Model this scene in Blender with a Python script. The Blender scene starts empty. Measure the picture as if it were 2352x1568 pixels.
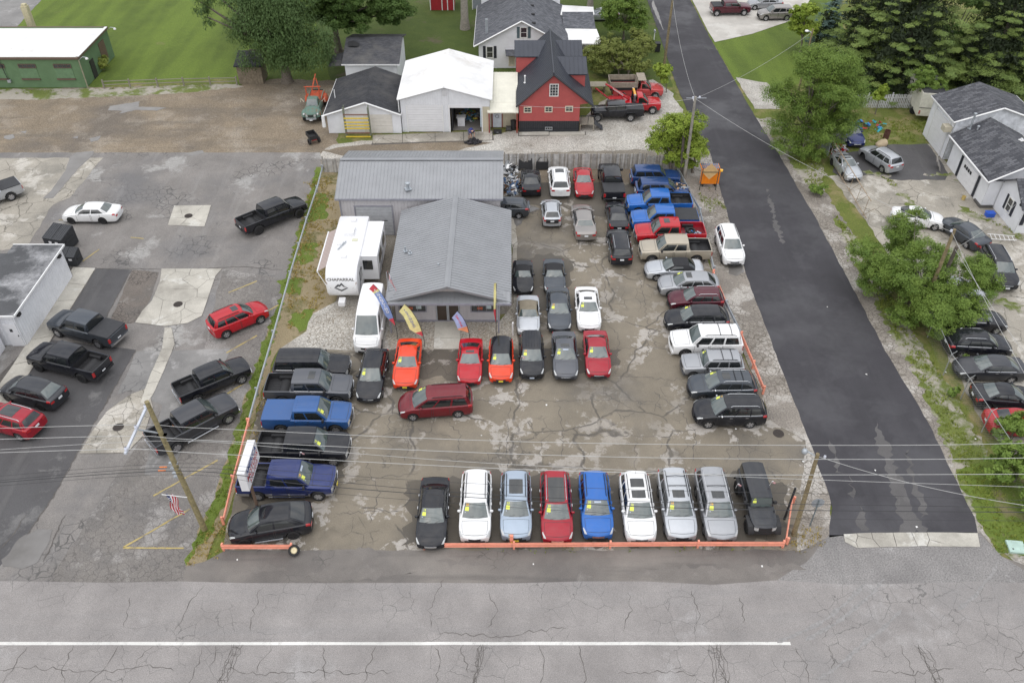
import bpy, math, random
import numpy as np
from mathutils import Vector, Matrix
random.seed(7); RNG=np.random.default_rng(7)
PI=math.pi; R=math.radians
sc=bpy.context.scene
COL=sc.collection
# ------------------------------------------------------------------ camera
CAM_F=1950.0; CAM_CX=1176.0; CAM_CY=784.0; CAM_H=41.41; CAM_P=R(40.83)   # focal length in plan pixels (2352 wide), height, pitch below horizon
cd=bpy.data.cameras.new('camera'); cam=bpy.data.objects.new('camera',cd); COL.objects.link(cam)
cam.location=(0,0,CAM_H); cam.rotation_euler=(PI/2-CAM_P,0,0)
cd.sensor_width=36; cd.lens=CAM_F/2352*36; cd.clip_end=2500; cd.clip_start=.5
sc.camera=cam
# ------------------------------------------------------------------ sky, sun, exposure
SUN_EL=R(58); SUN_AZ=R(215)          # azimuth clockwise from +Y
w=bpy.data.worlds.new('World'); sc.world=w; w.use_nodes=True
nt=w.node_tree; nt.nodes.clear()
out=nt.nodes.new('ShaderNodeOutputWorld'); bg=nt.nodes.new('ShaderNodeBackground')
sky=nt.nodes.new('ShaderNodeTexSky'); sky.sky_type='NISHITA'; sky.sun_disc=False
sky.sun_elevation=SUN_EL; sky.sun_rotation=SUN_AZ; sky.air_density=1.0; sky.dust_density=2.0; sky.ozone_density=1.0
tc=nt.nodes.new('ShaderNodeTexCoord')
cl=nt.nodes.new('ShaderNodeTexNoise'); cl.inputs['Scale'].default_value=2.6; cl.inputs['Detail'].default_value=6; cl.inputs['Roughness'].default_value=.55
mp=nt.nodes.new('ShaderNodeMapping'); mp.inputs['Scale'].default_value=(1,1,2.2)
nt.links.new(tc.outputs['Generated'],mp.inputs[0]); nt.links.new(mp.outputs[0],cl.inputs['Vector'])
cr=nt.nodes.new('ShaderNodeValToRGB'); cr.color_ramp.elements[0].position=.3; cr.color_ramp.elements[1].position=.72
cr.color_ramp.elements[0].color=(5.0,5.45,6.2,1); cr.color_ramp.elements[1].color=(12.3,12.0,11.6,1)
nt.links.new(cl.outputs[0],cr.inputs[0])
mx=nt.nodes.new('ShaderNodeMix'); mx.data_type='RGBA'; mx.inputs[0].default_value=.8
nt.links.new(sky.outputs[0],mx.inputs[6]); nt.links.new(cr.outputs[0],mx.inputs[7])
# overcast sky: about twice as bright overhead as at the horizon, all the way round
sx=nt.nodes.new('ShaderNodeSeparateXYZ'); nt.links.new(tc.outputs['Generated'],sx.inputs[0])
mr=nt.nodes.new('ShaderNodeMapRange'); nt.links.new(sx.outputs[2],mr.inputs[0]); mr.inputs[1].default_value=0; mr.inputs[2].default_value=1; mr.inputs[3].default_value=.55; mr.inputs[4].default_value=1.2
ml=nt.nodes.new('ShaderNodeVectorMath'); ml.operation='SCALE'; nt.links.new(mx.outputs[2],ml.inputs[0]); nt.links.new(mr.outputs[0],ml.inputs['Scale'])
nt.links.new(ml.outputs[0],bg.inputs[0]); bg.inputs[1].default_value=.12
nt.links.new(bg.outputs[0],out.inputs[0])
sd=bpy.data.lights.new('sun','SUN'); sun=bpy.data.objects.new('sun',sd); COL.objects.link(sun)
sd.energy=.7; sd.angle=R(110); sd.color=(1,.96,.9)
_s=Vector((math.sin(SUN_AZ)*math.cos(SUN_EL),math.cos(SUN_AZ)*math.cos(SUN_EL),math.sin(SUN_EL)))
sun.rotation_euler=_s.to_track_quat('Z','Y').to_euler(); sun.location=(0,20,80)
vs=sc.view_settings; vs.view_transform='Standard'; vs.look='None'; vs.exposure=0.44; vs.gamma=1.0; vs.use_curve_mapping=False
sc.render.engine='CYCLES'; sc.render.resolution_x=1024; sc.render.resolution_y=682
# ------------------------------------------------------------------ layout helpers: a plan pixel -> a place on the ground (or on a level plane / upright plane)
_c,_s2=math.cos(CAM_P),math.sin(CAM_P)
def _ray(x,y):
    u=(x-CAM_CX)/CAM_F; v=(CAM_CY-y)/CAM_F
    return (u,_c+v*_s2,-_s2+v*_c)
def gp(x,y,z=0.0):
    d=_ray(x,y); t=(z-CAM_H)/d[2]
    return (d[0]*t,d[1]*t)
def at(x,y,Y):
    d=_ray(x,y); t=Y/d[1]
    return Vector((d[0]*t,Y,CAM_H+d[2]*t))
# ------------------------------------------------------------------ objects
def obj(name,me,parent=None,loc=None,rz=0,kind=None):
    o=bpy.data.objects.new(name,me); COL.objects.link(o)
    if parent is not None: o.parent=parent
    if loc is not None: o.location=loc
    if rz: o.rotation_euler=(0,0,rz)
    if kind: o['kind']=kind
    return o
def tag(o,label=None,cat=None,group=None,kind=None):
    if label: o['label']=label
    if cat: o['category']=cat
    if group: o['group']=group
    if kind: o['kind']=kind
    return o
def thing(name,label,cat,loc=(0,0,0),rz=0,group=None):
    o=bpy.data.objects.new(name,None); COL.objects.link(o); o.empty_display_size=.2
    o.location=loc; o.rotation_euler=(0,0,rz)
    return tag(o,label,cat,group)
class MB:
    def __init__(s): s.v=[]; s.f=[]; s.m=[]
    def add(s,vs,fs,m=0):
        b=len(s.v); s.v+=[tuple(p) for p in vs]
        s.f+=[tuple(i+b for i in f) for f in fs]; s.m+=[m]*len(fs); return s
    def box(s,c,d,rz=0,m=0,rx=0,ry=0):
        hx,hy,hz=d[0]/2,d[1]/2,d[2]/2
        P=[Vector((x,y,z)) for z in(-hz,hz) for x,y in((-hx,-hy),(hx,-hy),(hx,hy),(-hx,hy))]
        if rz or rx or ry:
            M=Matrix.Rotation(rz,3,'Z')@Matrix.Rotation(ry,3,'Y')@Matrix.Rotation(rx,3,'X'); P=[M@p for p in P]
        c=Vector(c)
        return s.add([p+c for p in P],[(3,2,1,0),(4,5,6,7),(0,1,5,4),(1,2,6,5),(2,3,7,6),(3,0,4,7)],m)
    def prism(s,poly,z0,z1,m=0):
        n=len(poly)
        return s.add([(p[0],p[1],z0) for p in poly]+[(p[0],p[1],z1) for p in poly],
            [tuple(range(n))[::-1],tuple(range(n,2*n))]+[(i,(i+1)%n,n+(i+1)%n,n+i) for i in range(n)],m)
    def xprism(s,poly,x0,x1,m=0):      # poly in (y,z) swept along x
        n=len(poly)
        return s.add([(x0,p[0],p[1]) for p in poly]+[(x1,p[0],p[1]) for p in poly],
            [tuple(range(n))[::-1],tuple(range(n,2*n))]+[(i,(i+1)%n,n+(i+1)%n,n+i) for i in range(n)],m)
    def yprism(s,poly,y0,y1,m=0):      # poly in (x,z) swept along y
        n=len(poly)
        return s.add([(p[0],y0,p[1]) for p in poly]+[(p[0],y1,p[1]) for p in poly],
            [tuple(range(n)),tuple(range(n,2*n))[::-1]]+[(i,n+i,n+(i+1)%n,(i+1)%n) for i in range(n)],m)
    def tube(s,pts,r,n=8,m=0,cap=True):
        pts=[Vector(p) for p in pts]; rs=r if isinstance(r,(list,tuple)) else [r]*len(pts)
        V=[];F=[]; up0=None
        for i,p in enumerate(pts):
            t=(pts[min(i+1,len(pts)-1)]-pts[max(i-1,0)]).normalized()
            a=Vector((0,0,1)) if abs(t.z)<.9 else Vector((1,0,0))
            if up0 is not None: a=up0
            x=t.cross(a).normalized(); y=x.cross(t).normalized(); up0=y
            for k in range(n):
                q=2*PI*k/n; V.append(p+x*(math.cos(q)*rs[i])+y*(math.sin(q)*rs[i]))
        for i in range(len(pts)-1):
            for k in range(n):
                F.append((i*n+k,i*n+(k+1)%n,(i+1)*n+(k+1)%n,(i+1)*n+k))
        if cap: F.append(tuple(range(n))[::-1]); F.append(tuple(range((len(pts)-1)*n,len(pts)*n)))
        return s.add(V,F,m)
    def lathe(s,prof,n=16,c=(0,0,0),m=0):      # prof [(r,z)] round z
        V=[];F=[];k=len(prof)
        for i in range(n):
            q=2*PI*i/n
            for r,z in prof: V.append((c[0]+r*math.cos(q),c[1]+r*math.sin(q),c[2]+z))
        for i in range(n):
            for j in range(k-1):
                F.append((i*k+j,((i+1)%n)*k+j,((i+1)%n)*k+j+1,i*k+j+1))
        return s.add(V,F,m)
    def grid(s,fn,nu,nv,m=0,flip=False):
        V=[fn(i/nu,j/nv) for i in range(nu+1) for j in range(nv+1)]
        F=[]
        for i in range(nu):
            for j in range(nv):
                a=i*(nv+1)+j; q=(a,a+nv+1,a+nv+2,a+1)
                F.append(q[::-1] if flip else q)
        return s.add(V,F,m)
    def panel(s,fn,nu,nv,bu,bv,flip=False):
        """one sheet whose outermost ring of faces is the dark panel gap"""
        U=[0,bu]+[bu+(1-2*bu)*i/nu for i in range(1,nu)]+[1-bu,1]; W=[0,bv]+[bv+(1-2*bv)*i/nv for i in range(1,nv)]+[1-bv,1]
        V=[fn(u,v) for u in U for v in W]; n=len(W); b=len(s.v); s.v+=[tuple(q) for q in V]
        for i in range(len(U)-1):
            for j in range(n-1):
                a=i*n+j; q=(a,a+n,a+n+1,a+1); q=q[::-1] if flip else q
                s.f.append(tuple(k+b for k in q)); s.m.append(1 if i in(0,len(U)-2) or j in(0,n-2) else 0)
        return s
    def mesh(s,mats,smooth=0,name='mesh'):
        me=bpy.data.meshes.new(name); me.from_pydata(s.v,[],s.f)
        for mt in (mats if isinstance(mats,(list,tuple)) else [mats]): me.materials.append(mt)
        if any(s.m): me.polygons.foreach_set('material_index',s.m)
        if smooth:
            me.polygons.foreach_set('use_smooth',[True]*len(me.polygons))
            me.set_sharp_from_angle(angle=R(smooth))
        me.update(); return me
    def build(s,name,mats,parent=None,loc=None,rz=0,smooth=0,kind=None):
        return obj(name,s.mesh(mats,smooth,name),parent,loc,rz,kind)
# ------------------------------------------------------------------ materials
class NT:
    def __init__(s,name):
        s.mat=bpy.data.materials.new(name); s.mat.use_nodes=True; s.t=s.mat.node_tree
        s.b=s.t.nodes['Principled BSDF']; s._pos=None; s._obj=None
    def n(s,t): return s.t.nodes.new(t)
    def l(s,a,b): s.t.links.new(a,b)
    def pos(s):
        if s._pos is None: s._pos=s.n('ShaderNodeNewGeometry').outputs['Position']
        return s._pos
    def oc(s):
        if s._obj is None: s._obj=s.n('ShaderNodeTexCoord').outputs['Object']
        return s._obj
    def mapv(s,scale=(1,1,1),rot=0,vec=None):
        m=s.n('ShaderNodeMapping'); s.l(vec or s.pos(),m.inputs[0]); m.inputs['Scale'].default_value=scale; m.inputs['Rotation'].default_value=(0,0,rot); return m.outputs[0]
    def noise(s,scale,detail=3,rough=.55,vec=None,dist=0):
        n=s.n('ShaderNodeTexNoise'); s.l(vec or s.pos(),n.inputs['Vector'])
        n.inputs['Scale'].default_value=scale; n.inputs['Detail'].default_value=detail; n.inputs['Roughness'].default_value=rough; n.inputs['Distortion'].default_value=dist
        return n.outputs[0]
    def voro(s,scale,feature='DISTANCE_TO_EDGE',vec=None,out=0,rand=1):
        n=s.n('ShaderNodeTexVoronoi'); n.feature=feature; s.l(vec or s.pos(),n.inputs['Vector']); n.inputs['Scale'].default_value=scale; n.inputs['Randomness'].default_value=rand
        return n.outputs[out]
    def ramp(s,f,a,b,va=0.0,vb=1.0):
        n=s.n('ShaderNodeMapRange'); s.l(f,n.inputs[0]); n.inputs[1].default_value=a; n.inputs[2].default_value=b; n.inputs[3].default_value=va; n.inputs[4].default_value=vb
        n.clamp=True; return n.outputs[0]
    def math(s,op,a,b=None):
        n=s.n('ShaderNodeMath'); n.operation=op
        for i,q in enumerate((a,b)):
            if q is None: continue
            if isinstance(q,(int,float)): n.inputs[i].default_value=q
            else: s.l(q,n.inputs[i])
        return n.outputs[0]
    def mix(s,a,b,f,mode='MIX'):
        n=s.n('ShaderNodeMix'); n.data_type='RGBA'; n.blend_type=mode
        for k,q in ((0,f),(6,a),(7,b)):
            if isinstance(q,(int,float)): n.inputs[k].default_value=q
            elif isinstance(q,(tuple,list)): n.inputs[k].default_value=(*q[:3],1)
            else: s.l(q,n.inputs[k])
        return n.outputs[2]
    def bump(s,h,strength=.3,dist=.02):
        n=s.n('ShaderNodeBump'); s.l(h,n.inputs['Height']); n.inputs['Strength'].default_value=strength; n.inputs['Distance'].default_value=dist
        s.l(n.outputs[0],s.b.inputs['Normal'])
    def warp(s,amt,scale):
        n=s.n('ShaderNodeTexNoise'); s.l(s.pos(),n.inputs['Vector']); n.inputs['Scale'].default_value=scale; n.inputs['Detail'].default_value=3
        a=s.n('ShaderNodeVectorMath'); a.operation='MULTIPLY_ADD'; s.l(n.outputs[1],a.inputs[0]); a.inputs[1].default_value=(amt,amt,amt); s.l(s.pos(),a.inputs[2])
        return a.outputs[0]
    def set(s,color=None,rough=None,metal=None,coat=None,ior=None,alpha=None):
        for k,q in (('Base Color',color),('Roughness',rough),('Metallic',metal),('Coat Weight',coat),('IOR',ior),('Alpha',alpha)):
            if q is None: continue
            if isinstance(q,(tuple,list)): s.b.inputs[k].default_value=(*q[:3],1)
            elif isinstance(q,(int,float)): s.b.inputs[k].default_value=q
            else: s.l(q,s.b.inputs[k])
        return s
def dk(c,f): return tuple(min(1,x*f) for x in c[:3])
_MC={}
def mat(name,col,rough=.6,metal=0,var=.12,vs=3.0,coat=0,ior=None,bump=None,world=True):
    """plain surface with a little procedural unevenness"""
    if name in _MC: return _MC[name]
    n=NT(name); v=n.pos() if world else n.oc()
    c=n.mix(dk(col,1-var),dk(col,1+var),n.ramp(n.noise(vs,4,.6,v),.3,.7))
    n.set(c,rough,metal,coat,ior)
    if bump: n.bump(n.noise(bump[0],3,.6,v),bump[1],.01)
    _MC[name]=n.mat; return n.mat
def paint(name,col,metal=0.0,rough=.38):
    k='paint_'+name
    if k in _MC: return _MC[k]
    n=NT(k)
    # dust and water film: faint unevenness
    f=n.ramp(n.noise(2.2,4,.6),.35,.75); c=n.mix(col,tuple(x*.9+.012 for x in col),f)
    n.set(c,n.ramp(n.noise(6,3),.3,.8,rough-.06,rough+.08),metal,1.0)
    n.b.inputs['Coat Roughness'].default_value=.045; n.b.inputs['Coat IOR'].default_value=1.48; n.b.inputs['Specular IOR Level'].default_value=.06
    _MC[k]=n.mat; return n.mat
def glass(name,col,ior=1.9):
    if name in _MC: return _MC[name]
    n=NT(name); n.set(n.mix(col,dk(col,1.5),n.ramp(n.noise(1.1,2),.3,.7)),.04,0,.5,ior); n.b.inputs['Coat Roughness'].default_value=.02
    _MC[name]=n.mat; return n.mat
BLACK=mat('black_plastic',(.022,.022,.024),.6)
RUBBER=mat('tyre_rubber',(.02,.02,.021),.8)
CHROME=mat('chrome',(.62,.63,.65),.18,1,.05)
ALLOY=mat('alloy_rim',(.50,.50,.52),.33,.75,.08)
DRIM=mat('black_rim',(.03,.03,.032),.35,.3)
WSHIELD=glass('windshield_glass',(.05,.066,.064),1.95)
DGLASS=glass('dark_window_glass',(.012,.014,.015),1.7)
WGLASS=glass('house_window_glass',(.03,.035,.04),1.8)
HLAMP=mat('headlamp_lens',(.55,.56,.56),.12,.25,.2,20)
TLAMP=mat('tail_lamp_lens',(.42,.012,.015),.2,0,.15,12,coat=.8)
ALAMP=mat('amber_lens',(.75,.25,.03),.25)
GALV=mat('galvanised_steel',(.42,.45,.48),.45,.5,.15,2)
ORANGE=mat('orange_guardrail_paint',(.80,.31,.21),.55,0,.12,3)
WHITE=mat('white_paint',(.78,.78,.78),.55,0,.05,2)
WOODP=mat('pole_wood',(.22,.175,.10),.85,0,.35,6,bump=(30,.5))
STICK=mat('yellow_price_sticker',(.72,.78,.12),.6,0,.06)
STICKO=mat('orange_sticker_number',(.95,.5,.06),.6,0,.06)
STICKW=mat('white_round_sticker',(.42,.47,.56),.6,0,.06)
PLATEW=mat('white_licence_plate',(.7,.72,.74),.4,0,.1,20)
PLATEY=mat('yellow_dealer_plate',(.75,.6,.05),.4,0,.1,20)
_TX={}
def _outline(s):
    cu=bpy.data.curves.new('lettering',type='FONT'); cu.body=s; cu.size=1; cu.align_x='CENTER'; cu.align_y='CENTER'; cu.resolution_u=2; cu.offset=.025; cu.fill_mode='BOTH'
    o=bpy.data.objects.new('lettering',cu); COL.objects.link(o)
    dg=bpy.context.evaluated_depsgraph_get(); me=o.evaluated_get(dg).to_mesh()
    r=([tuple(v.co) for v in me.vertices],[tuple(q.vertices) for q in me.polygons])
    o.evaluated_get(dg).to_mesh_clear(); bpy.data.objects.remove(o); bpy.data.curves.remove(cu); return r
for _s in ['14','20','03','16','10','12','05','19','06','11','96','13','17','CHAPARRAL','AMERICA','MOTORS','574-1010','STOP','TOWING']+list('FINACGPREOWDV'): _TX[_s]=_outline(_s)
def text_mesh(s,size=1.0,bold=0.0):
    """outline of a word as flat verts/faces, origin at its centre"""
    V,F=_TX[s]; return [(x*size,y*size,0) for x,y,_ in V],F
# ================================================================== ground
def jag(poly,step=1.0,amp=.12,closed=True,seed=0):
    """ragged outline in metres"""
    rn=random.Random(seed or int(abs(poly[0][0]*37+poly[0][1]*11))); o=[]
    n=len(poly)
    for i in range(n if closed else n-1):
        a=Vector(poly[i]).to_2d(); b=Vector(poly[(i+1)%n]).to_2d(); L=(b-a).length; k=max(1,min(160,int(L/step)))
        nn=Vector((-(b-a).y,(b-a).x)).normalized()
        for j in range(k):
            q=a.lerp(b,j/k); off=0 if (j==0 and amp<.05) else rn.uniform(-amp,amp)
            o.append((q.x+nn.x*off,q.y+nn.y*off))
    if not closed: o.append(tuple(poly[-1]))
    return o
from mathutils.geometry import tessellate_polygon
def sheet(name,px,z,m,kind='structure',amp=.12,step=.8,world=False,parent=None):
    poly=[tuple(p) for p in px] if world else [gp(*p) for p in px]
    if amp: poly=jag(poly,step,amp)
    V=[Vector((x,y,0)) for x,y in poly]; T=tessellate_polygon([V])
    F=[]
    for t in T:
        a,b,c=(V[i] for i in t); F.append(t if (b-a).cross(c-a).z>0 else t[::-1])
    return MB().add([(v.x,v.y,z) for v in V],F).build(name,m,parent,kind=kind)
def pave(name,base,light=None,lsc=.22,lcov=.56,dark=None,dsc=.18,dcov=.6,cracks=None,speck=.25,speck_s=22,rough=.85,rlow=.5,streak=None,sharp=.03,lwarp=1.2,soft=None,vein=None):
    n=NT(name); wv=n.warp(lwarp,.7)
    c=n.mix(dk(base,.82),dk(base,1.16),n.ramp(n.noise(.35,5,.6),.3,.7))
    r=rough
    if dark:
        f=n.ramp(n.noise(dsc,5,.62,wv),dcov-.08,dcov+.10); c=n.mix(c,dark,n.math('MULTIPLY',f,.85)); r=n.ramp(f,0,1,rough,rlow)
    if light and not vein:
        f=n.ramp(n.noise(lsc,7,.68,wv),lcov-sharp,lcov+sharp); f=n.math('MULTIPLY',f,n.ramp(n.noise(3.5,3),.25,.6,.55,1)); c=n.mix(c,light,f)
    if vein:
        vs_,k_,th_=vein; e=n.voro(vs_,vec=n.warp(2.2,.35)); nz=n.noise(.75,7,.66,n.warp(.6,1.2)); q=n.math('SUBTRACT',nz,n.math('MULTIPLY',e,k_))
        f=n.math('MULTIPLY',n.ramp(q,th_-.012,th_+.018),n.ramp(n.noise(.09,2),.35,.55)); f=n.math('MULTIPLY',f,n.ramp(n.noise(4,3),.2,.55,.6,1)); c=n.mix(c,light or (.4,.37,.33),f)
        ln=n.math('MULTIPLY',n.ramp(e,.006,.016,1,0),n.ramp(n.noise(.5,3),.38,.5)); c=n.mix(c,(.085,.076,.066),n.math('MULTIPLY',ln,.8))
    if soft:
        f=n.ramp(n.noise(soft[0],3,.5,n.warp(.8,.5)),soft[1],soft[1]+.16); c=n.mix(c,soft[2],n.math('MULTIPLY',f,.75))
    if streak:
        f=n.ramp(n.noise(1,4,.6,n.mapv(streak[0],streak[1])),.52,.72); c=n.mix(c,streak[2],n.math('MULTIPLY',f,streak[3]))
    s=n.noise(speck_s,2,.7); c=n.mix(c,n.mix((.5-speck,)*3,(.5+speck,)*3,n.ramp(s,.25,.75)),.55,'OVERLAY')
    s2=n.noise(70,2,.6); c=n.mix(c,n.mix((.32,)*3,(.68,)*3,n.ramp(s2,.3,.7)),.35,'OVERLAY')
    if cracks:
        sc_,wd,cov,col=cracks
        e=n.voro(sc_,vec=n.warp(.25,2.5)); m_=n.ramp(e,wd*.5,wd,1,0)
        g=n.ramp(n.noise(.21,4,.6,wv),cov-.02,cov+.05); c=n.mix(c,col,n.math('MULTIPLY',m_,n.math('MULTIPLY',g,.8)))
    n.set(c,r); n.bump(n.noise(30,3,.7),.35,.012)
    return n.mat
LOTM=pave('lot_asphalt',(.215,.186,.143),(.40,.37,.335),.23,.56,(.105,.094,.08),.13,.57,(.9,.022,.54,(.10,.09,.078)),sharp=.022,soft=(.5,.60,(.13,.114,.09)),vein=(.17,.55,.50))
APRONM=pave('apron_asphalt',(.205,.186,.168),(.29,.27,.245),.2,.66,(.095,.085,.08),.10,.54,(1.6,.04,.6,(.07,.065,.06)),sharp=.05,streak=((.08,.9,1),0,(.085,.078,.075),.7))
ROADM=pave('road_asphalt',(.270,.252,.242),(.385,.372,.365),.16,.64,(.22,.21,.205),.2,.64,(.85,.011,.50,(.125,.12,.115)),speck=.34,speck_s=26,sharp=.07,streak=((.05,1.3,1),0,(.24,.23,.225),.5))
STREETM=pave('street_asphalt',(.043,.041,.047),(.057,.055,.062),.3,.62,(.062,.06,.066),.15,.55,None,speck=.16,speck_s=40,rough=.8,streak=((1.2,.06,1),R(-22),(.063,.061,.067),.4),sharp=.1)
STREETW=pave('street_scuffed_asphalt',(.105,.10,.10),(.13,.125,.122),.5,.6,None,cracks=None,speck=.2,speck_s=40)
LEFTM=pave('left_lot_asphalt',(.208,.193,.180),(.33,.32,.305),.17,.60,(.125,.12,.12),.12,.57,(1.4,.05,.56,(.075,.072,.07)),speck=.3,streak=((.9,.10,1),R(-12),(.29,.28,.27),.35))
LEFTO=pave('left_lot_old_asphalt',(.19,.175,.16),(.28,.265,.25),.3,.57,(.115,.108,.105),.2,.56,(2.2,.04,.42,(.11,.10,.095)),speck=.4)
DARKM=pave('new_patch_asphalt',(.083,.08,.082),(.15,.146,.143),.22,.64,(.075,.073,.075),.15,.55,None,speck=.2,streak=((.8,.08,1),R(-25),(.16,.155,.15),.4))
LIGHTM=pave('light_patch_asphalt',(.235,.228,.22),(.33,.32,.31),.3,.6,(.14,.135,.13),.22,.56,(.8,.02,.55,(.1,.1,.1)),speck=.15)
CONCM=pave('old_concrete',(.47,.445,.39),(.56,.545,.5),.4,.6,(.26,.24,.205),.3,.56,None,speck=.12,speck_s=14)
CONCD=pave('stained_concrete',(.36,.33,.28),(.5,.47,.42),.35,.56,(.2,.185,.155),.3,.55,(.5,.016,.45,(.12,.11,.09)),speck=.2,speck_s=12)
DIRTM=pave('dirt_yard',(.222,.178,.127),(.33,.29,.24),.3,.62,(.125,.105,.085),.1,.55,None,speck=.42,speck_s=9,rough=.95,rlow=.75,streak=((.09,.8,1),R(8),(.13,.112,.09),.6),sharp=.12)
GRAVM=pave('gravel',(.39,.365,.325),(.5,.48,.44),.4,.56,(.23,.205,.17),.22,.57,None,speck=.48,speck_s=7,rough=.95,rlow=.9,sharp=.12)
PEBM=pave('brown_pebbles',(.34,.305,.25),(.46,.43,.38),.8,.55,(.2,.17,.13),.5,.58,None,speck=.5,speck_s=6,rough=.9,rlow=.9,sharp=.12)
SHOULM=pave('broken_shoulder',(.255,.228,.197),(.42,.395,.36),.35,.53,(.15,.13,.11),.2,.57,(2.4,.07,.45,(.12,.105,.085)),speck=.42,speck_s=10,rough=.92,sharp=.05)
def grassy(name,a,b,dry=None,dcov=.55,dsc=.25,mow=None):
    n=NT(name)
    c=n.mix(a,b,n.ramp(n.noise(.5,5,.65),.3,.7))
    if mow: c=n.mix(c,dk(b,1.5),n.math('MULTIPLY',n.ramp(n.noise(1,2,.5,n.mapv(mow[0],mow[1])),.4,.6),.55))
    c=n.mix(c,n.mix((.12,)*3,(.88,)*3,n.ramp(n.noise(9,4,.75),.25,.75)),.5,'OVERLAY')
    c=n.mix(c,n.mix((.2,)*3,(.8,)*3,n.ramp(n.noise(28,3,.7),.3,.7)),.45,'OVERLAY')
    if dry: c=n.mix(c,n.mix(dry,dk(dry,1.5),n.ramp(n.noise(12,3,.7),.3,.7)),n.ramp(n.noise(dsc,6,.7,n.warp(1,.8)),dcov-.05,dcov+.06))
    n.set(c,.95); n.bump(n.noise(14,4,.7),.8,.08); return n.mat
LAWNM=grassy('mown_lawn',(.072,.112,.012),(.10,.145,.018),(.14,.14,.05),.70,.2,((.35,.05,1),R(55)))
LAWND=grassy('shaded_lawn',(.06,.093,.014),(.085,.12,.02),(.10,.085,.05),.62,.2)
STRIPM=grassy('strip_grass',(.10,.15,.02),(.145,.195,.03),(.17,.15,.075),.60,.35)
DRYM=grassy('dry_grass',(.12,.12,.04),(.17,.15,.065),(.235,.19,.115),.44,.5)
WEEDM=grassy('weedy_gravel',(.11,.145,.028),(.15,.18,.04),(.30,.275,.235),.50,.35)
WILDM=grassy('rough_grass',(.10,.135,.02),(.15,.17,.035),(.20,.17,.075),.55,.3)
PUDM=NT('puddle'); PUDM.set(PUDM.mix((.14,.13,.12),(.20,.19,.18),PUDM.ramp(PUDM.noise(.6,3),.3,.7)),.06,0,.0,1.6); PUDM=PUDM.mat
YLINE=pave('worn_yellow_paint',(.42,.33,.13),(.24,.2,.13),1.6,.55,None,cracks=None,speck=.2)
WLINE=pave('worn_white_paint',(.66,.65,.62),(.40,.39,.38),2.2,.62,None,cracks=None,speck=.2,sharp=.08)
CRACKM=mat('crack_filler',(.11,.10,.092),.95,0,.3,5)
ground=sheet('ground',[(-420,-90),(420,-90),(420,900),(-420,900)],-.040,WILDM,amp=0,world=True)
# lawns
sheet('lawn',[(-300,-60),(900,-60),(880,150),(760,190),(540,205),(545,180),(235,192),(235,204),(-300,212)],-.036,LAWNM,amp=.1)
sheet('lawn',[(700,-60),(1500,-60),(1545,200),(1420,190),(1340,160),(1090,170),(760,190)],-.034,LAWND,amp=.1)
sheet('lawn',[(1600,-40),(1900,-40),(1960,120),(1800,210),(1690,185),(1632,88)],-.034,LAWNM,amp=.05)
sheet('yard_grass',[(1800,240),(2352,215),(2600,240),(2600,330),(2130,325),(2060,345),(1960,335),(1900,300),(1790,330)],-.034,WILDM,amp=.2)
# dirt yard behind the lots
sheet('dirt_yard',[(-320,200),(0,205),(235,200),(400,196),(545,196),(640,180),(770,185),(775,330),(740,352),(300,352),(-320,358)],-.030,DIRTM,amp=.25)
sheet('weedy_strip',[(-60,206),(230,203),(545,192),(560,200),(400,214),(240,222),(60,230),(-60,228)],-.027,WEEDM,amp=.2,step=.5)
sheet('gravel_drive',[(735,352),(765,330),(850,322),(1130,312),(1180,300),(1330,300),(1360,250),(1400,222),(1500,182),(1545,215),(1590,290),(1600,330),(1480,358),(1180,362),(735,372)],-.026,GRAVM,amp=.2)
sheet('dirt_track',[(735,345),(860,330),(1060,322),(1130,326),(1050,345),(800,358)],-.0225,DIRTM,amp=.2)
# left lot
sheet('left_lot',[(-420,350),(735,350),(742,385),(665,640),(600,800),(515,1120),(432,1290),(428,1345),(-420,1350)],-.022,LEFTM,amp=.05)
sheet('old_asphalt_band',[(510,618),(655,640),(600,800),(515,1120),(432,1290),(428,1334),(110,1338),(210,1180),(300,1040),(470,800)],-.018,LEFTO,amp=.1)
sheet('new_asphalt_patch',[(120,780),(312,803),(242,928),(176,1044),(122,1140),(60,1230),(-10,1310),(-420,1310),(-420,1010),(0,878)],-.014,DARKM,amp=.03)
sheet('new_asphalt_patch',[(222,616),(303,619),(225,764),(128,764)],-.014,DARKM,amp=.03)
sheet('old_asphalt_patch',[(305,619),(366,625),(345,690),(308,740),(245,752)],-.014,pave('reddish_asphalt',(.16,.138,.12),(.22,.2,.18),.4,.6,(.1,.09,.08),.3,.58,(3,.08,.45,(.06,.05,.045)),speck=.4),amp=.06)
sheet('light_asphalt_patch',[(313,806),(528,800),(505,865),(455,930),(428,1000),(400,1080),(330,1090),(352,1000),(372,930),(300,895),(270,905)],-.010,LIGHTM,amp=.06)
sheet('old_concrete_yard',[(-420,364),(235,362),(222,378),(160,455),(120,470),(66,560),(30,572),(-420,590)],-.012,CONCD,amp=.1)
sheet('puddle',[(175,350),(215,347),(215,355),(183,384),(122,455),(98,456),(118,437),(150,392),(160,362)],-.004,PUDM,amp=.04,step=.4)
sheet('puddle',[(252,243),(320,233),(318,245),(383,247),(360,254),(310,253),(275,261),(280,255),(248,253)],-.020,PUDM,amp=.08,step=.4)
for a in([(10,312),(30,308),(34,316),(22,321),(8,317)],[(205,318),(232,311),(226,322),(208,326)],[(165,316),(180,312),(178,318)],[(420,352),(465,345),(470,352),(440,358)],[(45,303),(62,300),(58,306)]): sheet('puddle',a,-.017,PUDM,amp=.04,step=.4)
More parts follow.
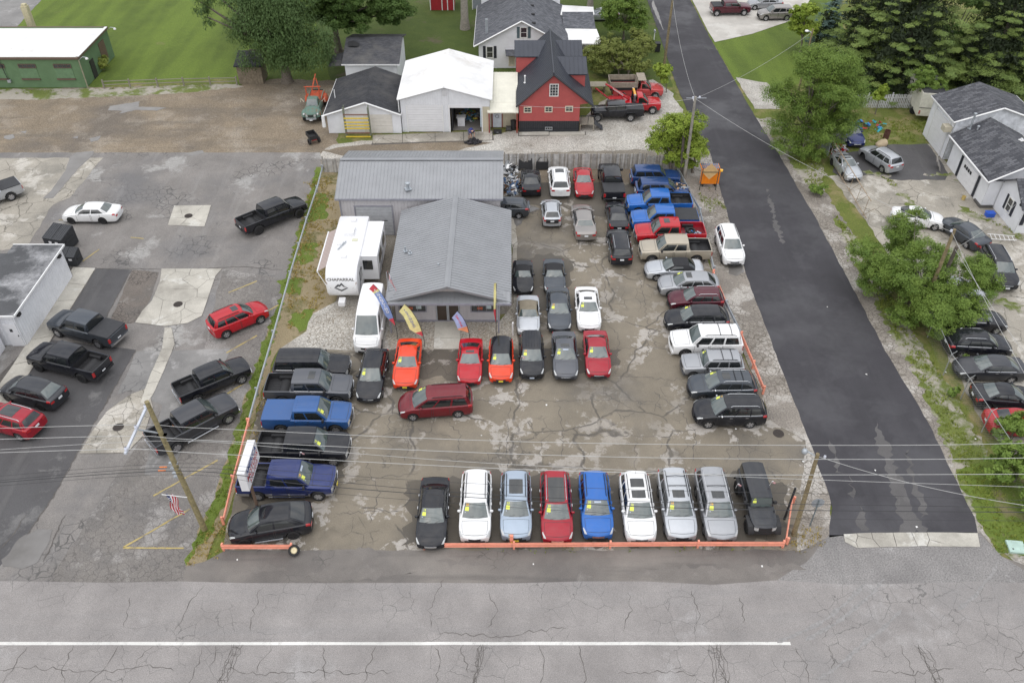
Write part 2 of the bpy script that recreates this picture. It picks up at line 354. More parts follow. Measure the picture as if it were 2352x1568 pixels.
sheet('puddle',[(8,1300),(5,1285),(45,1235),(85,1215),(120,1215),(115,1240),(85,1290),(50,1305)],-.006,PUDM,amp=.08,step=.3)
# sales lot
sheet('yard_dirt',[(735,366),(1000,358),(1570,340),(1578,430),(1156,400),(1190,720),(900,745),(640,800),(742,380)],-.0185,pave('yard_gravel_dirt',(.22,.195,.16),(.33,.305,.26),.4,.58,(.14,.12,.09),.25,.56,None,speck=.45,speck_s=9,rough=.95,sharp=.1),amp=.15)
sheet('bare_yard',[(742,380),(800,380),(800,500),(775,690),(700,780),(640,800),(600,900),(552,1085),(512,1200),(470,1300),(425,1300),(500,1120),(600,800),(665,640),(735,385)],-.0165,DRYM,amp=.15)
sheet('grass_strip',[(727,385),(742,383),(704,510),(668,630),(630,770),(590,900),(555,1020),(520,1150),(490,1215),(455,1255),(425,1298),(455,1225),(500,1120),(552,960),(600,800),(640,690),(668,590)],-.0120,STRIPM,amp=.22,step=.35)
for a in([(715,450),(755,440),(748,500),(705,512)],[(690,560),(730,560),(722,600),(684,610)],[(668,720),(720,710),(726,740),(690,760),(660,745)],[(640,640),(700,640),(690,675),(646,672)]): sheet('grass_patch',a,-.0110,STRIPM,amp=.25,step=.3)
sheet('gravel_bed',[(775,690),(830,668),(890,690),(900,735),(1150,735),(1184,700),(1190,805),(800,806),(640,803),(700,760),(720,720)],-.0085,GRAVM,amp=.15)
sheet('pebble_bed',[(902,735),(1150,735),(1184,690),(1190,804),(900,806),(885,770)],-.0045,PEBM,amp=.05)
LOTP=[(512,1262),(545,1100),(600,920),(645,806),(800,803),(1000,803),(1190,803),(1188,640),(1180,480),(1156,448),(1156,392),(1470,392),(1568,420),(1642,640),(1690,780),(1752,905),(1762,960),(1850,1000),(1885,1090),(1900,1232),(1832,1268),(512,1268)]
sheet('lot_pavement',LOTP,-.0040,LOTM,amp=.08)
LOTD=pave('damp_shaded_asphalt',(.112,.097,.077),(.29,.265,.235),.23,.56,(.085,.075,.062),.13,.55,(.9,.022,.54,(.07,.062,.052)),sharp=.022,soft=(.5,.58,(.10,.088,.07)),vein=(.17,.55,.57),rough=.75,rlow=.5)  # damp asphalt, darkened further: shade between parked cars put into the colour
for a in([(935,1108),(1100,1085),(1400,1095),(1700,1085),(1812,1110),(1806,1246),(1400,1252),(935,1252)],[(818,806),(1190,806),(1420,800),(1412,846),(1200,858),(1040,872),(960,868),(900,880),(820,900)],[(1160,398),(1478,426),(1470,470),(1410,500),(1300,476),(1220,470),(1190,500),(1180,478)],[(1192,600),(1240,580),(1320,600),(1300,660),(1240,720),(1196,740)],[(560,1080),(600,930),(650,812),(800,812),(812,870),(800,960),(790,1080),(740,1150),(570,1200)],[(1520,600),(1640,640),(1690,790),(1740,900),(1700,900),(1600,880),(1560,820),(1540,700)]): sheet('damp_shaded_pavement',a,-.0004,LOTD,amp=.38,step=.4)  # ragged sheets under the parked rows: real damp plus painted car shade
sheet('gravel_edge',[(1236,388),(1480,388),(1484,424),(1400,418),(1300,424),(1240,420)],.0030,DIRTM,amp=.2)
sheet('side_walk_strip',[(1158,470),(1182,476),(1188,560),(1190,700),(1180,700),(1176,560),(1170,500)],.0035,CONCD,amp=.05)
sheet('puddle',[(1180,478),(1212,468),(1240,480),(1210,490),(1196,515),(1186,520),(1178,500)],.0045,PUDM,amp=.06,step=.3)
sheet('puddle',[(1672,612),(1706,605),(1708,625),(1690,634),(1674,628)],.0045,PUDM,amp=.05,step=.3)
# main road and its apron
sheet('road_apron',[(428,1300),(470,1290),(520,1262),(1832,1262),(1905,1228),(2250,1222),(2300,1275),(2420,1325),(2420,1345),(420,1345)],.0005,APRONM,amp=.08)
sheet('junction_apron',[(1905,1228),(2250,1226),(2300,1278),(2352,1310),(2460,1350),(1760,1345),(1850,1290)],.0045,pave('junction_asphalt',(.235,.224,.217),(.34,.33,.32),.3,.6,(.17,.16,.155),.25,.56,None,speck=.42,speck_s=12,streak=((.9,.12,1),R(20),(.17,.165,.16),.5)),amp=.06)
RY=gp(600,1337)[1]
sheet('main_road',[(-300,RY),(300,RY),(300,-20),(-300,-20)],.0085,ROADM,amp=.16,step=.45,world=True)
LY=gp(900,1477)[1]
sheet('edge_line',[(-300,LY-.09),(gp(1815,1475)[0],LY-.09),(gp(1815,1475)[0],LY+.09),(-300,LY+.09)],.0125,WLINE,amp=.012,step=.5,world=True)
# side street
LE=[(1487,0),(1530,125),(1553,195),(1590,280),(1629,345),(1676,509),(1711,623),(1735,689),(1800,860),(1863,1020),(1885,1085),(1904,1132),(1910,1166),(1904,1232)]
RE=[(2247,1223),(2238,1187),(2197,1105),(2132,970),(2033,804),(1980,702),(1868,491),(1848,459),(1784,345),(1740,277),(1684,180),(1628,82),(1586,0)]
sheet('street_shoulder',[(1600,340),(1640,345),(1740,690),(1870,1020),(1908,1130),(1912,1230),(1830,1266),(1840,1150),(1850,1010),(1760,960),(1752,905),(1690,780),(1642,640),(1568,420),(1572,360)],.0025,SHOULM,amp=.12)
sheet('verge',[(1740,270),(1800,330),(1880,420),(1960,540),(2080,740),(2180,900),(2260,1040),(2352,1180),(2500,1330),(2500,1350),(2352,1308),(2250,1222),(2100,960),(1950,690),(1840,470),(1720,270)],-.020,SHOULM,amp=.25,step=.4)
sheet('verge_grass',[(1770,270),(1850,300),(1870,330),(1900,400),(1880,430),(1850,420),(1800,350),(1745,275)],-.016,WEEDM,amp=.25,step=.3)
sheet('verge_grass',[(1915,490),(1960,540),(2040,660),(2110,780),(2190,900),(2250,1010),(2310,1100),(2420,1230),(2500,1330),(2460,1325),(2352,1275),(2292,1270),(2262,1232),(2200,1110),(2150,960),(2090,830),(2060,800),(1990,650),(1940,560)],-.016,WEEDM,amp=.3,step=.3)
sheet('verge_grass',[(2200,1080),(2280,1050),(2420,1180),(2420,1290),(2340,1276),(2290,1268),(2256,1225)],-.012,STRIPM,amp=.25,step=.3)
sheet('yard_pavement',[(1905,405),(1990,395),(2050,335),(2140,330),(2200,400),(2600,380),(2600,1250),(2352,1080),(2250,960),(2150,760),(2040,580),(1960,470)],-.024,CONCD,amp=.15)
sheet('yard_asphalt',[(1925,340),(2050,332),(2130,330),(2180,400),(2170,412),(2050,413),(1990,400),(1950,420),(1915,395)],-.010,DARKM,amp=.12)
for a in([(2020,400),(2040,402),(2100,470),(2090,475),(2050,430)],[(2110,400),(2190,395),(2230,420),(2180,412)],[(2200,470),(2352,540),(2352,556),(2210,490)],[(2300,680),(2352,700),(2352,722),(2290,700)],[(2280,760),(2340,800),(2352,840),(2330,820)],[(1990,392),(2030,396),(2022,404),(1985,402)]): sheet('weed_patch',a,-.007,WEEDM,amp=.35,step=.3)
sheet('yard_gap_grass',[(1880,305),(1960,335),(1985,345),(1940,352),(1900,335)],-.008,WILDM,amp=.2)
_w=[gp(*p) for p in LE]; _r=[gp(*p) for p in RE]
far=[( _r[-1][0]+3+ (_r[-1][0]-_r[-2][0])*7,_r[-1][1]+(_r[-1][1]-_r[-2][1])*7),(_w[0][0]+(_w[0][0]-_w[1][0])*5,_w[0][1]+(_w[0][1]-_w[1][1])*5)]
sheet('side_street',_w+_r+far,.0045,STREETM,amp=.05,step=.7,world=True)
for a in([(2010,970),(2035,1010),(2060,1080),(2105,1180),(2130,1222),(2072,1222),(2060,1160),(2035,1080),(2015,1020)],[(2080,1030),(2100,1090),(2130,1180),(2118,1190),(2092,1110)],[(1905,1010),(1922,1060),(1935,1090),(1925,1085)],[(1975,1160),(2000,1222),(1970,1222)],[(1762,430),(1790,520),(1800,560),(1786,545),(1768,480)],[(1950,1090),(1962,1150),(1955,1150)]): sheet('scuffed_patch',a,.0085,STREETW,amp=.22,step=.25)
sheet('driveway',[(1590,0),(1600,-40),(1880,-40),(1840,40),(1728,78),(1642,97),(1628,75)],.0005,pave('driveway_concrete',(.5,.475,.435),(.56,.54,.5),.3,.6,(.36,.33,.29),.2,.58,None,speck=.1),amp=.02)
sheet('gravel_driveway',[(1690,178),(1760,190),(1800,215),(1790,250),(1735,250),(1712,215)],-.012,GRAVM,amp=.12)
sheet('puddle',[(1500,0),(1512,30),(1524,70),(1508,40),(1496,10)],.0090,PUDM,amp=.05,step=.4)
for a in([(1616,106),(1640,112),(1626,116)],): sheet('road_stain',a,.0088,mat('tar',(.03,.03,.032),.5),amp=.1,step=.3)
# top-left street
sheet('far_street',[(-60,-40),(150,-60),(40,60),(20,72),(-60,90)],-.028,LIGHTM,amp=.05)
# bottom concrete slab pieces across the street mouth
def clip(poly,p,nrm):
    o=[]
    for i in range(len(poly)):
        a,b=poly[i],poly[(i+1)%len(poly)]; da=(a[0]-p[0])*nrm[0]+(a[1]-p[1])*nrm[1]; db=(b[0]-p[0])*nrm[0]+(b[1]-p[1])*nrm[1]
        if da<=0: o.append(a)
        if da*db<0:
            t=da/(da-db); o.append((a[0]+(b[0]-a[0])*t,a[1]+(b[1]-a[1])*t))
    return o
def inset(poly,g):
    c=(sum(p[0] for p in poly)/len(poly),sum(p[1] for p in poly)/len(poly)); o=[]
    for p in poly:
        d=math.hypot(p[0]-c[0],p[1]-c[1]) or 1; k=max(.3,(d-g)/d); o.append((c[0]+(p[0]-c[0])*k,c[1]+(p[1]-c[1])*k))
    return o
def slabs(name,label_name,px,n,z,m,gap=.02,seed=1,th=.02,piece='slab'):
    """cracked concrete: a bed with separate broken pieces on it"""
    poly=[gp(*p) for p in px]; rn=random.Random(seed)
    xs=[p[0] for p in poly]; ys=[p[1] for p in poly]
    bed=sheet(name,poly,z,CRACKM,amp=0,world=True); S=[]
    while len(S)<n:
        q=(rn.uniform(min(xs),max(xs)),rn.uniform(min(ys),max(ys)))
        if inpoly(q,poly): S.append(q)
    for i,a in enumerate(S):
        c=poly
        for j,b in enumerate(S):
            if i!=j:
                mid=((a[0]+b[0])/2,(a[1]+b[1])/2); c=clip(c,mid,(b[0]-a[0],b[1]-a[1]))
                if len(c)<3: break
        if len(c)>=3:
            c=jag(inset(c,gap),.35,.012,seed=seed*100+i)
            h=rn.uniform(0,.006)
            MB().prism(c,z+.001,z+th+h).build(piece,m,bed)
    return bed
def inpoly(q,poly):
    r=False; n=len(poly)
    for i in range(n):
        a,b=poly[i],poly[(i+1)%n]
        if (a[1]>q[1])!=(b[1]>q[1]) and q[0]<(b[0]-a[0])*(q[1]-a[1])/(b[1]-a[1])+a[0]: r=not r
    return r
slabs('concrete_patch','',[(400,472),(485,471),(470,520),(385,517)],6,-.016,CONCM,seed=3)
slabs('concrete_patch','',[(371,617),(510,617),(495,634),(464,725),(430,742),(378,749),(310,741),(326,714),(349,690),(367,646)],17,-.008,CONCM,seed=5)
slabs('concrete_patch','',[(182,1041),(290,1040),(330,1000),(352,935),(340,890),(300,905),(245,945),(215,985)],20,-.006,CONCD,seed=8)
slabs('concrete_patch','',[(378,752),(394,752),(402,790),(375,855),(352,905),(335,930),(322,925),(345,860),(372,800)],7,-.004,CONCM,seed=9)
slabs('concrete_apron','',[(1937,1226),(1990,1223),(2100,1222),(2190,1222),(2246,1224),(2252,1256),(2120,1254),(1968,1258),(1940,1244)],9,.0085,CONCM,seed=12,th=.012)
# pavement slabs along the white building
pv=[(168,614),(220,615)]; 
sw=sheet('side_walk',[(160,612),(222,614),(126,770),(52,882),(-60,1040),(-160,1040),(-20,880),(66,792)],-.013,CRACKM,amp=0)
IN=[(168,614),(146,650),(120,692),(92,738),(66,782),(30,838),(-8,892),(-60,965)]; OU=[(220,616),(196,655),(174,690),(150,730),(124,771),(88,826),(53,880),(-2,962)]
for i in range(7):
    q=[gp(*IN[i]),gp(*OU[i]),gp(*OU[i+1]),gp(*IN[i+1])]
    MB().prism(inset(q,.03)[::-1],-.012,.045).build('slab',CONCM,sw)
fw=sheet('front_walk',[(1000,736),(1058,736),(1056,803),(996,803)],-.0005,CRACKM,amp=0)
for a,b in((737,750),(750,777),(777,802)):
    f=lambda y:(1000-(y-736)*.06,1058-(y-736)*.03)
    MB().prism([gp(f(b)[0],b),gp(f(b)[1],b),gp(f(a)[1],a+.6),gp(f(a)[0],a+.6)],.0,.05).build('slab',CONCM,fw)
gw=sheet('garage_apron',[(860,312),(1132,300),(1134,322),(1000,327),(852,333)],-.018,CRACKM,amp=0)
for a,b in((856,925),(925,1000),(1000,1065),(1065,1132)):
    MB().prism([gp(a,330-(a-856)*.03),gp(b-1.2,330-(b-856)*.03),gp(b-1.2,311-(b-860)*.035),gp(a,311-(a-860)*.035)],-.017,.04).build('slab',CONCD,gw)
hw=sheet('house_apron',[(1190,304),(1345,302),(1346,310),(1190,313)],-.018,CRACKM,amp=0)
for a,b in((1192,1262),(1262,1345)): MB().prism([gp(a,311.5),gp(b-1.5,310.5),gp(b-1.5,303.5),gp(a,304.5)],-.017,.06).build('slab',CONCM,hw)
# ---- long cracks: ragged dark lines in the surface
def crack(pts,wd,z,parent,rn,world=False,amp=.14):
    P=[gp(*p) for p in pts] if not world else pts
    Q=jag(P,.22,amp,False,seed=rn.randint(1,99999)); b=MB(); V=[]
    for i,p in enumerate(Q):
        a=Q[max(0,i-1)]; c=Q[min(len(Q)-1,i+1)]; d=(c[0]-a[0],c[1]-a[1]); L=math.hypot(*d) or 1; h=wd*rn.uniform(.25,1.0)*(.3 if i in(0,len(Q)-1) else 1)/2
        V+=[(p[0]-d[1]/L*h,p[1]+d[0]/L*h,z),(p[0]+d[1]/L*h,p[1]-d[0]/L*h,z)]
    b.add(V,[(2*i,2*i+1,2*i+3,2*i+2) for i in range(len(Q)-1)]); return b
rn=random.Random(11)
LC=[[(1094,919),(1200,921),(1350,918),(1504,921)],[(1200,868),(1191,919)],[(1285,930),(1291,997),(1290,1050)],[(1174,930),(1162,1011),(1166,1080)],[(1291,997),(1400,999),(1531,1001),(1600,985)],[(1045,1086),(1056,994),(1021,961)],
[(1350,547),(1365,611),(1388,637),(1392,700)],[(1469,637),(1480,700),(1491,755),(1489,820)],[(1266,560),(1268,520),(1255,480)],[(1298,575),(1355,570)],[(1404,800),(1500,797),(1560,812)],[(1404,860),(1540,872),(1572,868)],[(1040,870),(1035,810)],[(1010,905),(985,1000)],[(890,860),(905,925),(890,990)],[(820,1010),(960,985),(1060,1010)],[(780,1110),(960,1085)],[(1500,900),(1560,940),(1600,1000),(1590,1060)],[(1620,870),(1560,935)],[(1690,1000),(1700,1060)],[(1100,1100),(1060,1160)],[(1460,1010),(1462,1080)],[(770,1180),(920,1172)],[(840,1060),(870,1130),(850,1200)],[(1330,690),(1420,770),(1415,860)],[(940,960),(930,1060)],[(1230,1000),(1120,1060),(1000,1050)]]
for c in LC: crack(c,.06,.0022,None,rn).build('pavement_crack',CRACKM,kind='structure')
for c in([(303,619),(290,640),(225,764)],[(313,803),(242,928),(176,1044),(122,1140),(60,1230)],[(222,616),(430,618),(560,612),(650,620)],[(240,930),(260,890)],[(505,870),(470,930)],[(150,1180),(100,1290)],[(60,1180),(20,1240),(0,1260)]): crack(c,.09,-.0055,None,rn,amp=.06).build('pavement_crack',CRACKM,kind='structure')
rn=random.Random(4)
def xroad(x,y): return gp(x,y)
RC=[[(0,1537),(70,1532),(140,1535),(200,1540)],[(170,1482),(150,1520),(142,1535),(148,1568)],[(270,1482),(245,1525),(215,1560),(190,1580)],[(352,1482),(318,1515),(300,1540)],[(200,1542),(290,1538),(345,1525),(400,1540)],[(468,1480),(462,1510),(442,1545),(430,1580)],[(500,1482),(490,1515),(480,1530)],[(520,1535),(600,1548),(700,1540),(820,1546),(900,1542)],[(625,1482),(602,1520),(590,1545)],[(0,1490),(20,1484)],[(60,1485),(30,1540),(0,1575)],
[(860,1482),(850,1520),(835,1568)],[(1000,1485),(1010,1530),(1000,1570)],[(1240,1480),(1250,1530),(1240,1575)],[(1330,1482),(1345,1540),(1340,1580)],[(1420,1545),(1520,1540),(1600,1548)],[(1828,1485),(1852,1525),(1858,1568)],[(1904,1482),(1915,1520),(1910,1540)],[(2065,1480),(2090,1530),(2105,1580)],[(2000,1540),(2100,1546),(2190,1535)],[(2390,1480),(2330,1510),(2400,1580)],[(2250,1540),(2352,1536)],[(1060,1480),(1075,1545)],[(740,1485),(748,1560)],
[(470,1345),(425,1400),(400,1450)],[(1125,1360),(1140,1400),(1120,1440)],[(1445,1360),(1450,1400),(1432,1450)],[(1590,1355),(1605,1410),(1590,1455)],[(1020,1330),(985,1400),(990,1440)],[(300,1370),(285,1440)],[(600,1350),(585,1400),(575,1450)],[(1700,1370),(1708,1430)],[(1300,1440),(1150,1460),(1000,1455)]]
for c in RC: crack(c,.05,.0128,None,rn,amp=.12).build('road_crack',CRACKM,kind='structure')
for x0,x1 in((545,505),(1105,1085),(1640,1660),(2110,2160)):     # alligator bands crossing the lane
    b=MB(); rn2=random.Random(x0)
    for k in range(6):
        o=rn2.uniform(-13,13); q=crack([(x0+o,1479),((x0+x1)/2+o+rn2.uniform(-9,9),1520),(x1+o+rn2.uniform(-6,6),1580)],.042,.0129+.0001*k,None,rn2,amp=.1); b.add(q.v,q.f)
    for k in range(12):
        y=rn2.uniform(1480,1570); xx=x0+(x1-x0)*(y-1479)/90; q=crack([(xx-rn2.uniform(2,14),y),(xx+rn2.uniform(2,14),y+rn2.uniform(-6,6))],.05,.0140+.0001*k,None,rn2,amp=.05); b.add(q.v,q.f)
    b.build('road_crack_band',CRACKM,kind='stuff')
STN=pave('wet_stain',(.185,.168,.153),(.21,.19,.175),.6,.6,(.135,.122,.112),.4,.55,None,speck=.25,rough=.8,rlow=.6)
for a in([(690,1322),(760,1306),(880,1300),(960,1310),(930,1322),(820,1330),(720,1332)],[(1440,1312),(1560,1300),(1700,1302),(1820,1292),(1850,1306),(1760,1326),(1560,1330),(1450,1326)],[(800,1262),(850,1252),(875,1275),(840,1292),(806,1284)],[(1000,1290),(1080,1284),(1140,1292),(1060,1300)],[(560,1306),(640,1298),(660,1310),(590,1316)]): sheet('wet_stain',a,.0052,STN,amp=.22,step=.3)
# tyre marks at the junction
TM=mat('tyre_mark',(.265,.256,.25),.9,0,.25,6)
for k,(a,b_,c_) in enumerate((((1785,1475),(1900,1420),(1985,1340)),((1850,1470),(1960,1400),(2030,1330)),((2200,1400),(2260,1340),(2290,1290)),((1880,1560),(1990,1470),(2070,1400)))):
    q=crack([a,((a[0]+b_[0])/2+8,(a[1]+b_[1])/2),b_,((b_[0]+c_[0])/2+6,(b_[1]+c_[1])/2),c_],.28,.0160+.0004*k,None,rn,amp=.03); q.build('tyre_mark',TM,kind='structure')
# painted bay lines on the left lot
for a,b_ in(((283,1256),(436,1168)),((283,1257),(422,1258)),((352,1138),(500,1056)),((525,672),(590,645)),((560,745),(640,700)),((520,810),(590,770)),((480,930),(560,880)),((300,545),(330,548)),((135,505),(260,507)),((190,600),(228,572)),((405,965),(470,925))):
    A=Vector(gp(*a)); B=Vector(gp(*b_)); d=(B-A).normalized(); n_=Vector((-d.y,d.x))*.055
    sheet('bay_line',[A-n_,B-n_,B+n_,A+n_],-.0035,YLINE,amp=.02,step=.3,world=True)
# manholes and drain grates
IRON=mat('cast_iron',(.06,.05,.045),.7,.3,.25,8)
for i,(x,y,lab) in enumerate(((433,496,'round iron manhole cover in the small concrete patch'),(409,699,'round iron manhole cover in the large pale concrete patch'),(272,981,'round iron drain grate in cracked concrete near the road sign'),(1788,995,'slotted iron drain grate beside the side street'))):
    X,Y_=gp(x,y); t=thing('drain_cover',lab,'manhole cover',(X,Y_,.018))
    MB().lathe([(.36,-.03),(.36,.012),(.30,.012),(.30,.004),(.001,.004)],20).build('rim',IRON,t)
    for k in range(-3,4):
        h=math.sqrt(.3**2-(k*.085)**2); MB().box((0,k*.085,.009),(2*h,.035,.014)).build('bar',IRON,t)
# ================================================================== buildings
def metal(name,col,rough=.45,mt=.2):
    return mat(name,col,rough,mt,.07,.8)
GROOF=metal('gray_metal_roof',(.285,.292,.305)); GWALL=mat('gray_metal_siding',(.50,.485,.50),.5,0,.05,1.5); GTRIM=mat('gray_trim',(.27,.27,.31),.5)
WROOF=pave('white_membrane_roof',(.78,.775,.765),(.82,.815,.81),.4,.55,(.58,.55,.51),.3,.63,None,speck=.05,rough=.6,sharp=.1)
WSIDE=mat('white_siding',(.74,.75,.78),.55,0,.05,1.5); WDOOR=mat('white_door',(.76,.76,.78),.5,0,.04,2); CREAM=mat('cream_metal',(.72,.70,.60),.5,0,.08,1); BEIGE=mat('beige_siding',(.55,.50,.38),.6,0,.06,1)
BROOF=metal('black_metal_roof',(.05,.055,.07),.42,.3); RSIDE=mat('red_siding',(.42,.085,.08),.55,0,.07,1.5); BMET=mat('black_metal_skirt',(.028,.03,.036),.5)
GREENB=mat('green_block_wall',(.115,.195,.10),.8,0,.10,1.2,bump=(8,.2)); BTRIM=mat('brown_trim',(.13,.085,.065),.6)
DARKIN=mat('dark_interior',(.03,.03,.032),.9); DSHUT=mat('dark_shutter',(.022,.025,.035),.6); FRAMEW=mat('window_frame_white',(.76,.76,.74),.5); FRAMEC=mat('window_frame_cream',(.66,.6,.48),.5)
def shingle(name,a,b,c=None,sx=2.2,rot=0):
    n=NT(name); br=n.n('ShaderNodeTexBrick'); n.l(n.mapv((1,1,1),rot),br.inputs[0]); br.inputs['Scale'].default_value=sx; br.inputs['Mortar Size'].default_value=.02; br.inputs['Row Height'].default_value=.32; br.inputs['Brick Width'].default_value=.75; br.inputs['Bias'].default_value=-.2
    br.inputs['Color1'].default_value=(*a,1); br.inputs['Color2'].default_value=(*b,1); br.inputs['Mortar'].default_value=(*dk(a,.55),1)
    col=n.mix(br.outputs[0],n.mix((.25,)*3,(.75,)*3,n.ramp(n.noise(1.1,5,.7),.25,.75)),.5,'OVERLAY')
    if c: col=n.mix(col,c,n.ramp(n.noise(.35,5,.65,n.warp(1,.6)),.5,.75))
    n.set(col,.9); n.bump(br.outputs[1],.5,.02); return n.mat
SHD=shingle('dark_shingles',(.032,.033,.038),(.055,.056,.062),(.085,.082,.08)); SHG=shingle('gray_shingles',(.09,.094,.108),(.19,.195,.215),None); SHB=shingle('charcoal_shingles',(.06,.062,.072),(.15,.152,.165),None,1.3); SHO=shingle('weathered_shingles',(.06,.062,.07),(.10,.10,.11),(.13,.125,.12))
def xf(o,ang,p):
    c,s=math.cos(ang),math.sin(ang); return (o[0]+c*p[0]-s*p[1],o[1]+s*p[0]+c*p[1],o[2]+p[2])
def lapwall(name,m,parent,o,ang,xl,xr,z0,z1,h=.14,dp=.018):
    """lap siding: one stepped sheet, outer face toward local -y"""
    b=MB(); V=[];F=[]; k=max(1,round((z1-z0)/h)); h=(z1-z0)/k
    for i in range(k):
        a,c=z0+i*h,z0+(i+1)*h
        V+=[(xl(a),-dp,a),(xr(a),-dp,a),(xr(c),0,c),(xl(c),0,c)]
        F.append((4*i,4*i+1,4*i+2,4*i+3))
        if i: F.append((4*i-1,4*i-2,4*i+1,4*i))
    b.add([xf(o,ang,p) for p in V],F); return b.build(name,m,parent)
def ribwall(name,m,parent,o,ang,x0,x1,zb,zt,pitch=.25,dp=.025,rib=.05):
    b=MB(); X=[]; x=x0
    while x<x1-1e-6:
        X+=[(x,0),(min(x1,x+pitch-rib),0),(min(x1,x+pitch-rib+.01),-dp),(min(x1,x+pitch-.01),-dp)]; x+=pitch
    X.append((x1,0)); V=[]
    for px,py in X: V+=[(px,py,zb(px) if callable(zb) else zb),(px,py,zt(px) if callable(zt) else zt)]
    b.add([xf(o,ang,p) for p in V],[(2*i,2*i+2,2*i+3,2*i+1) for i in range(len(X)-1)]); return b.build(name,m,parent)
def panels(parent,m,a,b,e,n,rib=.024,name='roof_panel',th=.02):
    """standing-seam panels between ridge a->b, running down to the eave; e = eave point under a"""
    a,b,e=Vector(a),Vector(b),Vector(e); ux=(b-a).normalized(); uy=(e-a); Ls=uy.length; uy=uy.normalized(); uz=ux.cross(uy)
    if uz.z<0: uz=-uz
    w=(b-a).length/n; mb=MB(); mb.box((w/2,Ls/2,-th/2),(w-.006,Ls,th)); mb.box((.018,Ls/2,rib/2+.0005),(.036,Ls-.004,rib)); me=mb.mesh(m,name=name)
    for i in range(n):
        o=obj(name,me,parent); M=Matrix((ux,uy,uz)).transposed().to_4x4(); M.translation=a+ux*(w*i); o.matrix_local=M
def slab4(name,m,parent,P,th=.08):
    """a flat plate with thickness from 4 corners (top face)"""
    P=[Vector(p) for p in P]; n=(P[1]-P[0]).cross(P[3]-P[0]).normalized()
    if n.z<0: P=P[::-1]; n=-n
    Q=[p-n*th for p in P]
    return MB().add(P+Q,[(0,1,2,3),(7,6,5,4)]+[(i,i+4,(i+1)%4+4,(i+1)%4) for i in range(4)]).build(name,m,parent)
def window(parent,o,ang,w,h,fm,gm=WGLASS,cols=2,rows=2,fr=.07,sill=False,shut=None):
    """o = centre of the window on the wall; local -y is outward"""
    b=MB(); f=lambda x,z,sx,sz,y=-.03,sy=.06: b.box((x,y,z),(sx,sy,sz))
    f(-w/2,0,fr,h+fr);f(w/2,0,fr,h+fr);f(0,-h/2,w-fr,fr);f(0,h/2,w-fr,fr)
    for i in range(1,cols): f(-w/2+w*i/cols,0,.03,h-fr,-.025,.04)
    for i in range(1,rows): f(0,-h/2+h*i/rows,w-fr,.03,-.0235,.045)
    b.v=[xf(o,ang,p) for p in b.v]; fo=b.build('window_frame',fm,parent)
    for i in range(cols):
        for j in range(rows):
            q=MB().box((-w/2+w*(i+.5)/cols,-.012,-h/2+h*(j+.5)/rows),(w/cols,.012,h/rows)); q.v=[xf(o,ang,p) for p in q.v]; q.build('pane',gm,fo)
    if sill: q=MB().box((0,-.07,-h/2-.08),(w+.25,.14,.06)); q.v=[xf(o,ang,p) for p in q.v]; q.build('sill',fm,fo)
    if shut:
        for s in(-1,1): q=MB().box((s*(w/2+.26),-.02,0),(.32,.04,h+.1)); q.v=[xf(o,ang,p) for p in q.v]; q.build('shutter',shut,parent)
    return fo
def garage_door(parent,x0,x1,y,z0,z1,n,m,name='garage_door'):
    d=MB().box(((x0+x1)/2,y+.03,(z0+z1)/2),(x1-x0,.03,z1-z0)).build(name,m,parent); h=(z1-z0)/n
    me=MB().box((0,0,0),(x1-x0-.02,.03,h-.022)).mesh(m,name='door_panel')
    for i in range(n): obj('door_panel',me,d,((x0+x1)/2,y-.002,z0+h*(i+.5)))
    return d
def vent(parent,p,h=.5,r=.09,cap=True,m=GALV):
    b=MB().tube([(p[0],p[1],p[2]-.1),(p[0],p[1],p[2]+h)],r,10)
    o=b.build('vent_pipe',m,parent,smooth=40)
    MB().box((p[0],p[1],p[2]+.03),(r*4.2,r*4.2,.05),rz=.4).build('flashing',m,o)
    if cap: MB().lathe([(r*1.7,0),(r*1.7,.10),(.01,.17)],10,(p[0],p[1],p[2]+h)).build('vent_cap',m,o)
def gable_roof(parent,m,x0,xr,x1,y0,y1,zl,zr_,zt,th=.1,trim=None):
    for (xa,za,s) in((x0,zl,-1),(x1,zr_,1)):
        slab4('roof_slope',m,parent,[(xr,y0,zt),(xa,y0,za),(xa,y1,za),(xr,y1,zt)],th)
    if trim:
        for (xa,za) in((x0,zl),(x1,zr_)):
            for yy in(y0-.02,): MB().tube([(xr,yy,zt-.09),(xa,yy,za-.09)],.09,4).build('rake_board',trim,parent)
            MB().box((xa,(y0+y1)/2,za-.07),(.09,y1-y0,.13)).build('fascia',trim,parent)
# ---- sales office: front gable block
t=thing('sales_office','gray metal sales office with low gabled roof and glass doors','building',(-4.7,56,0)); o0=Vector((-4.7,56,0))
def L(p): return (p[0]-o0.x,p[1]-o0.y,p[2]-o0.z)
X0,X1,Y0,Y1=-8.85,-.95,50.28,62.05
MB().box(L(((X0+X1)/2,Y0-.02,.08)),(X1-X0+.04,.1,.16)).build('footing',GTRIM,t)
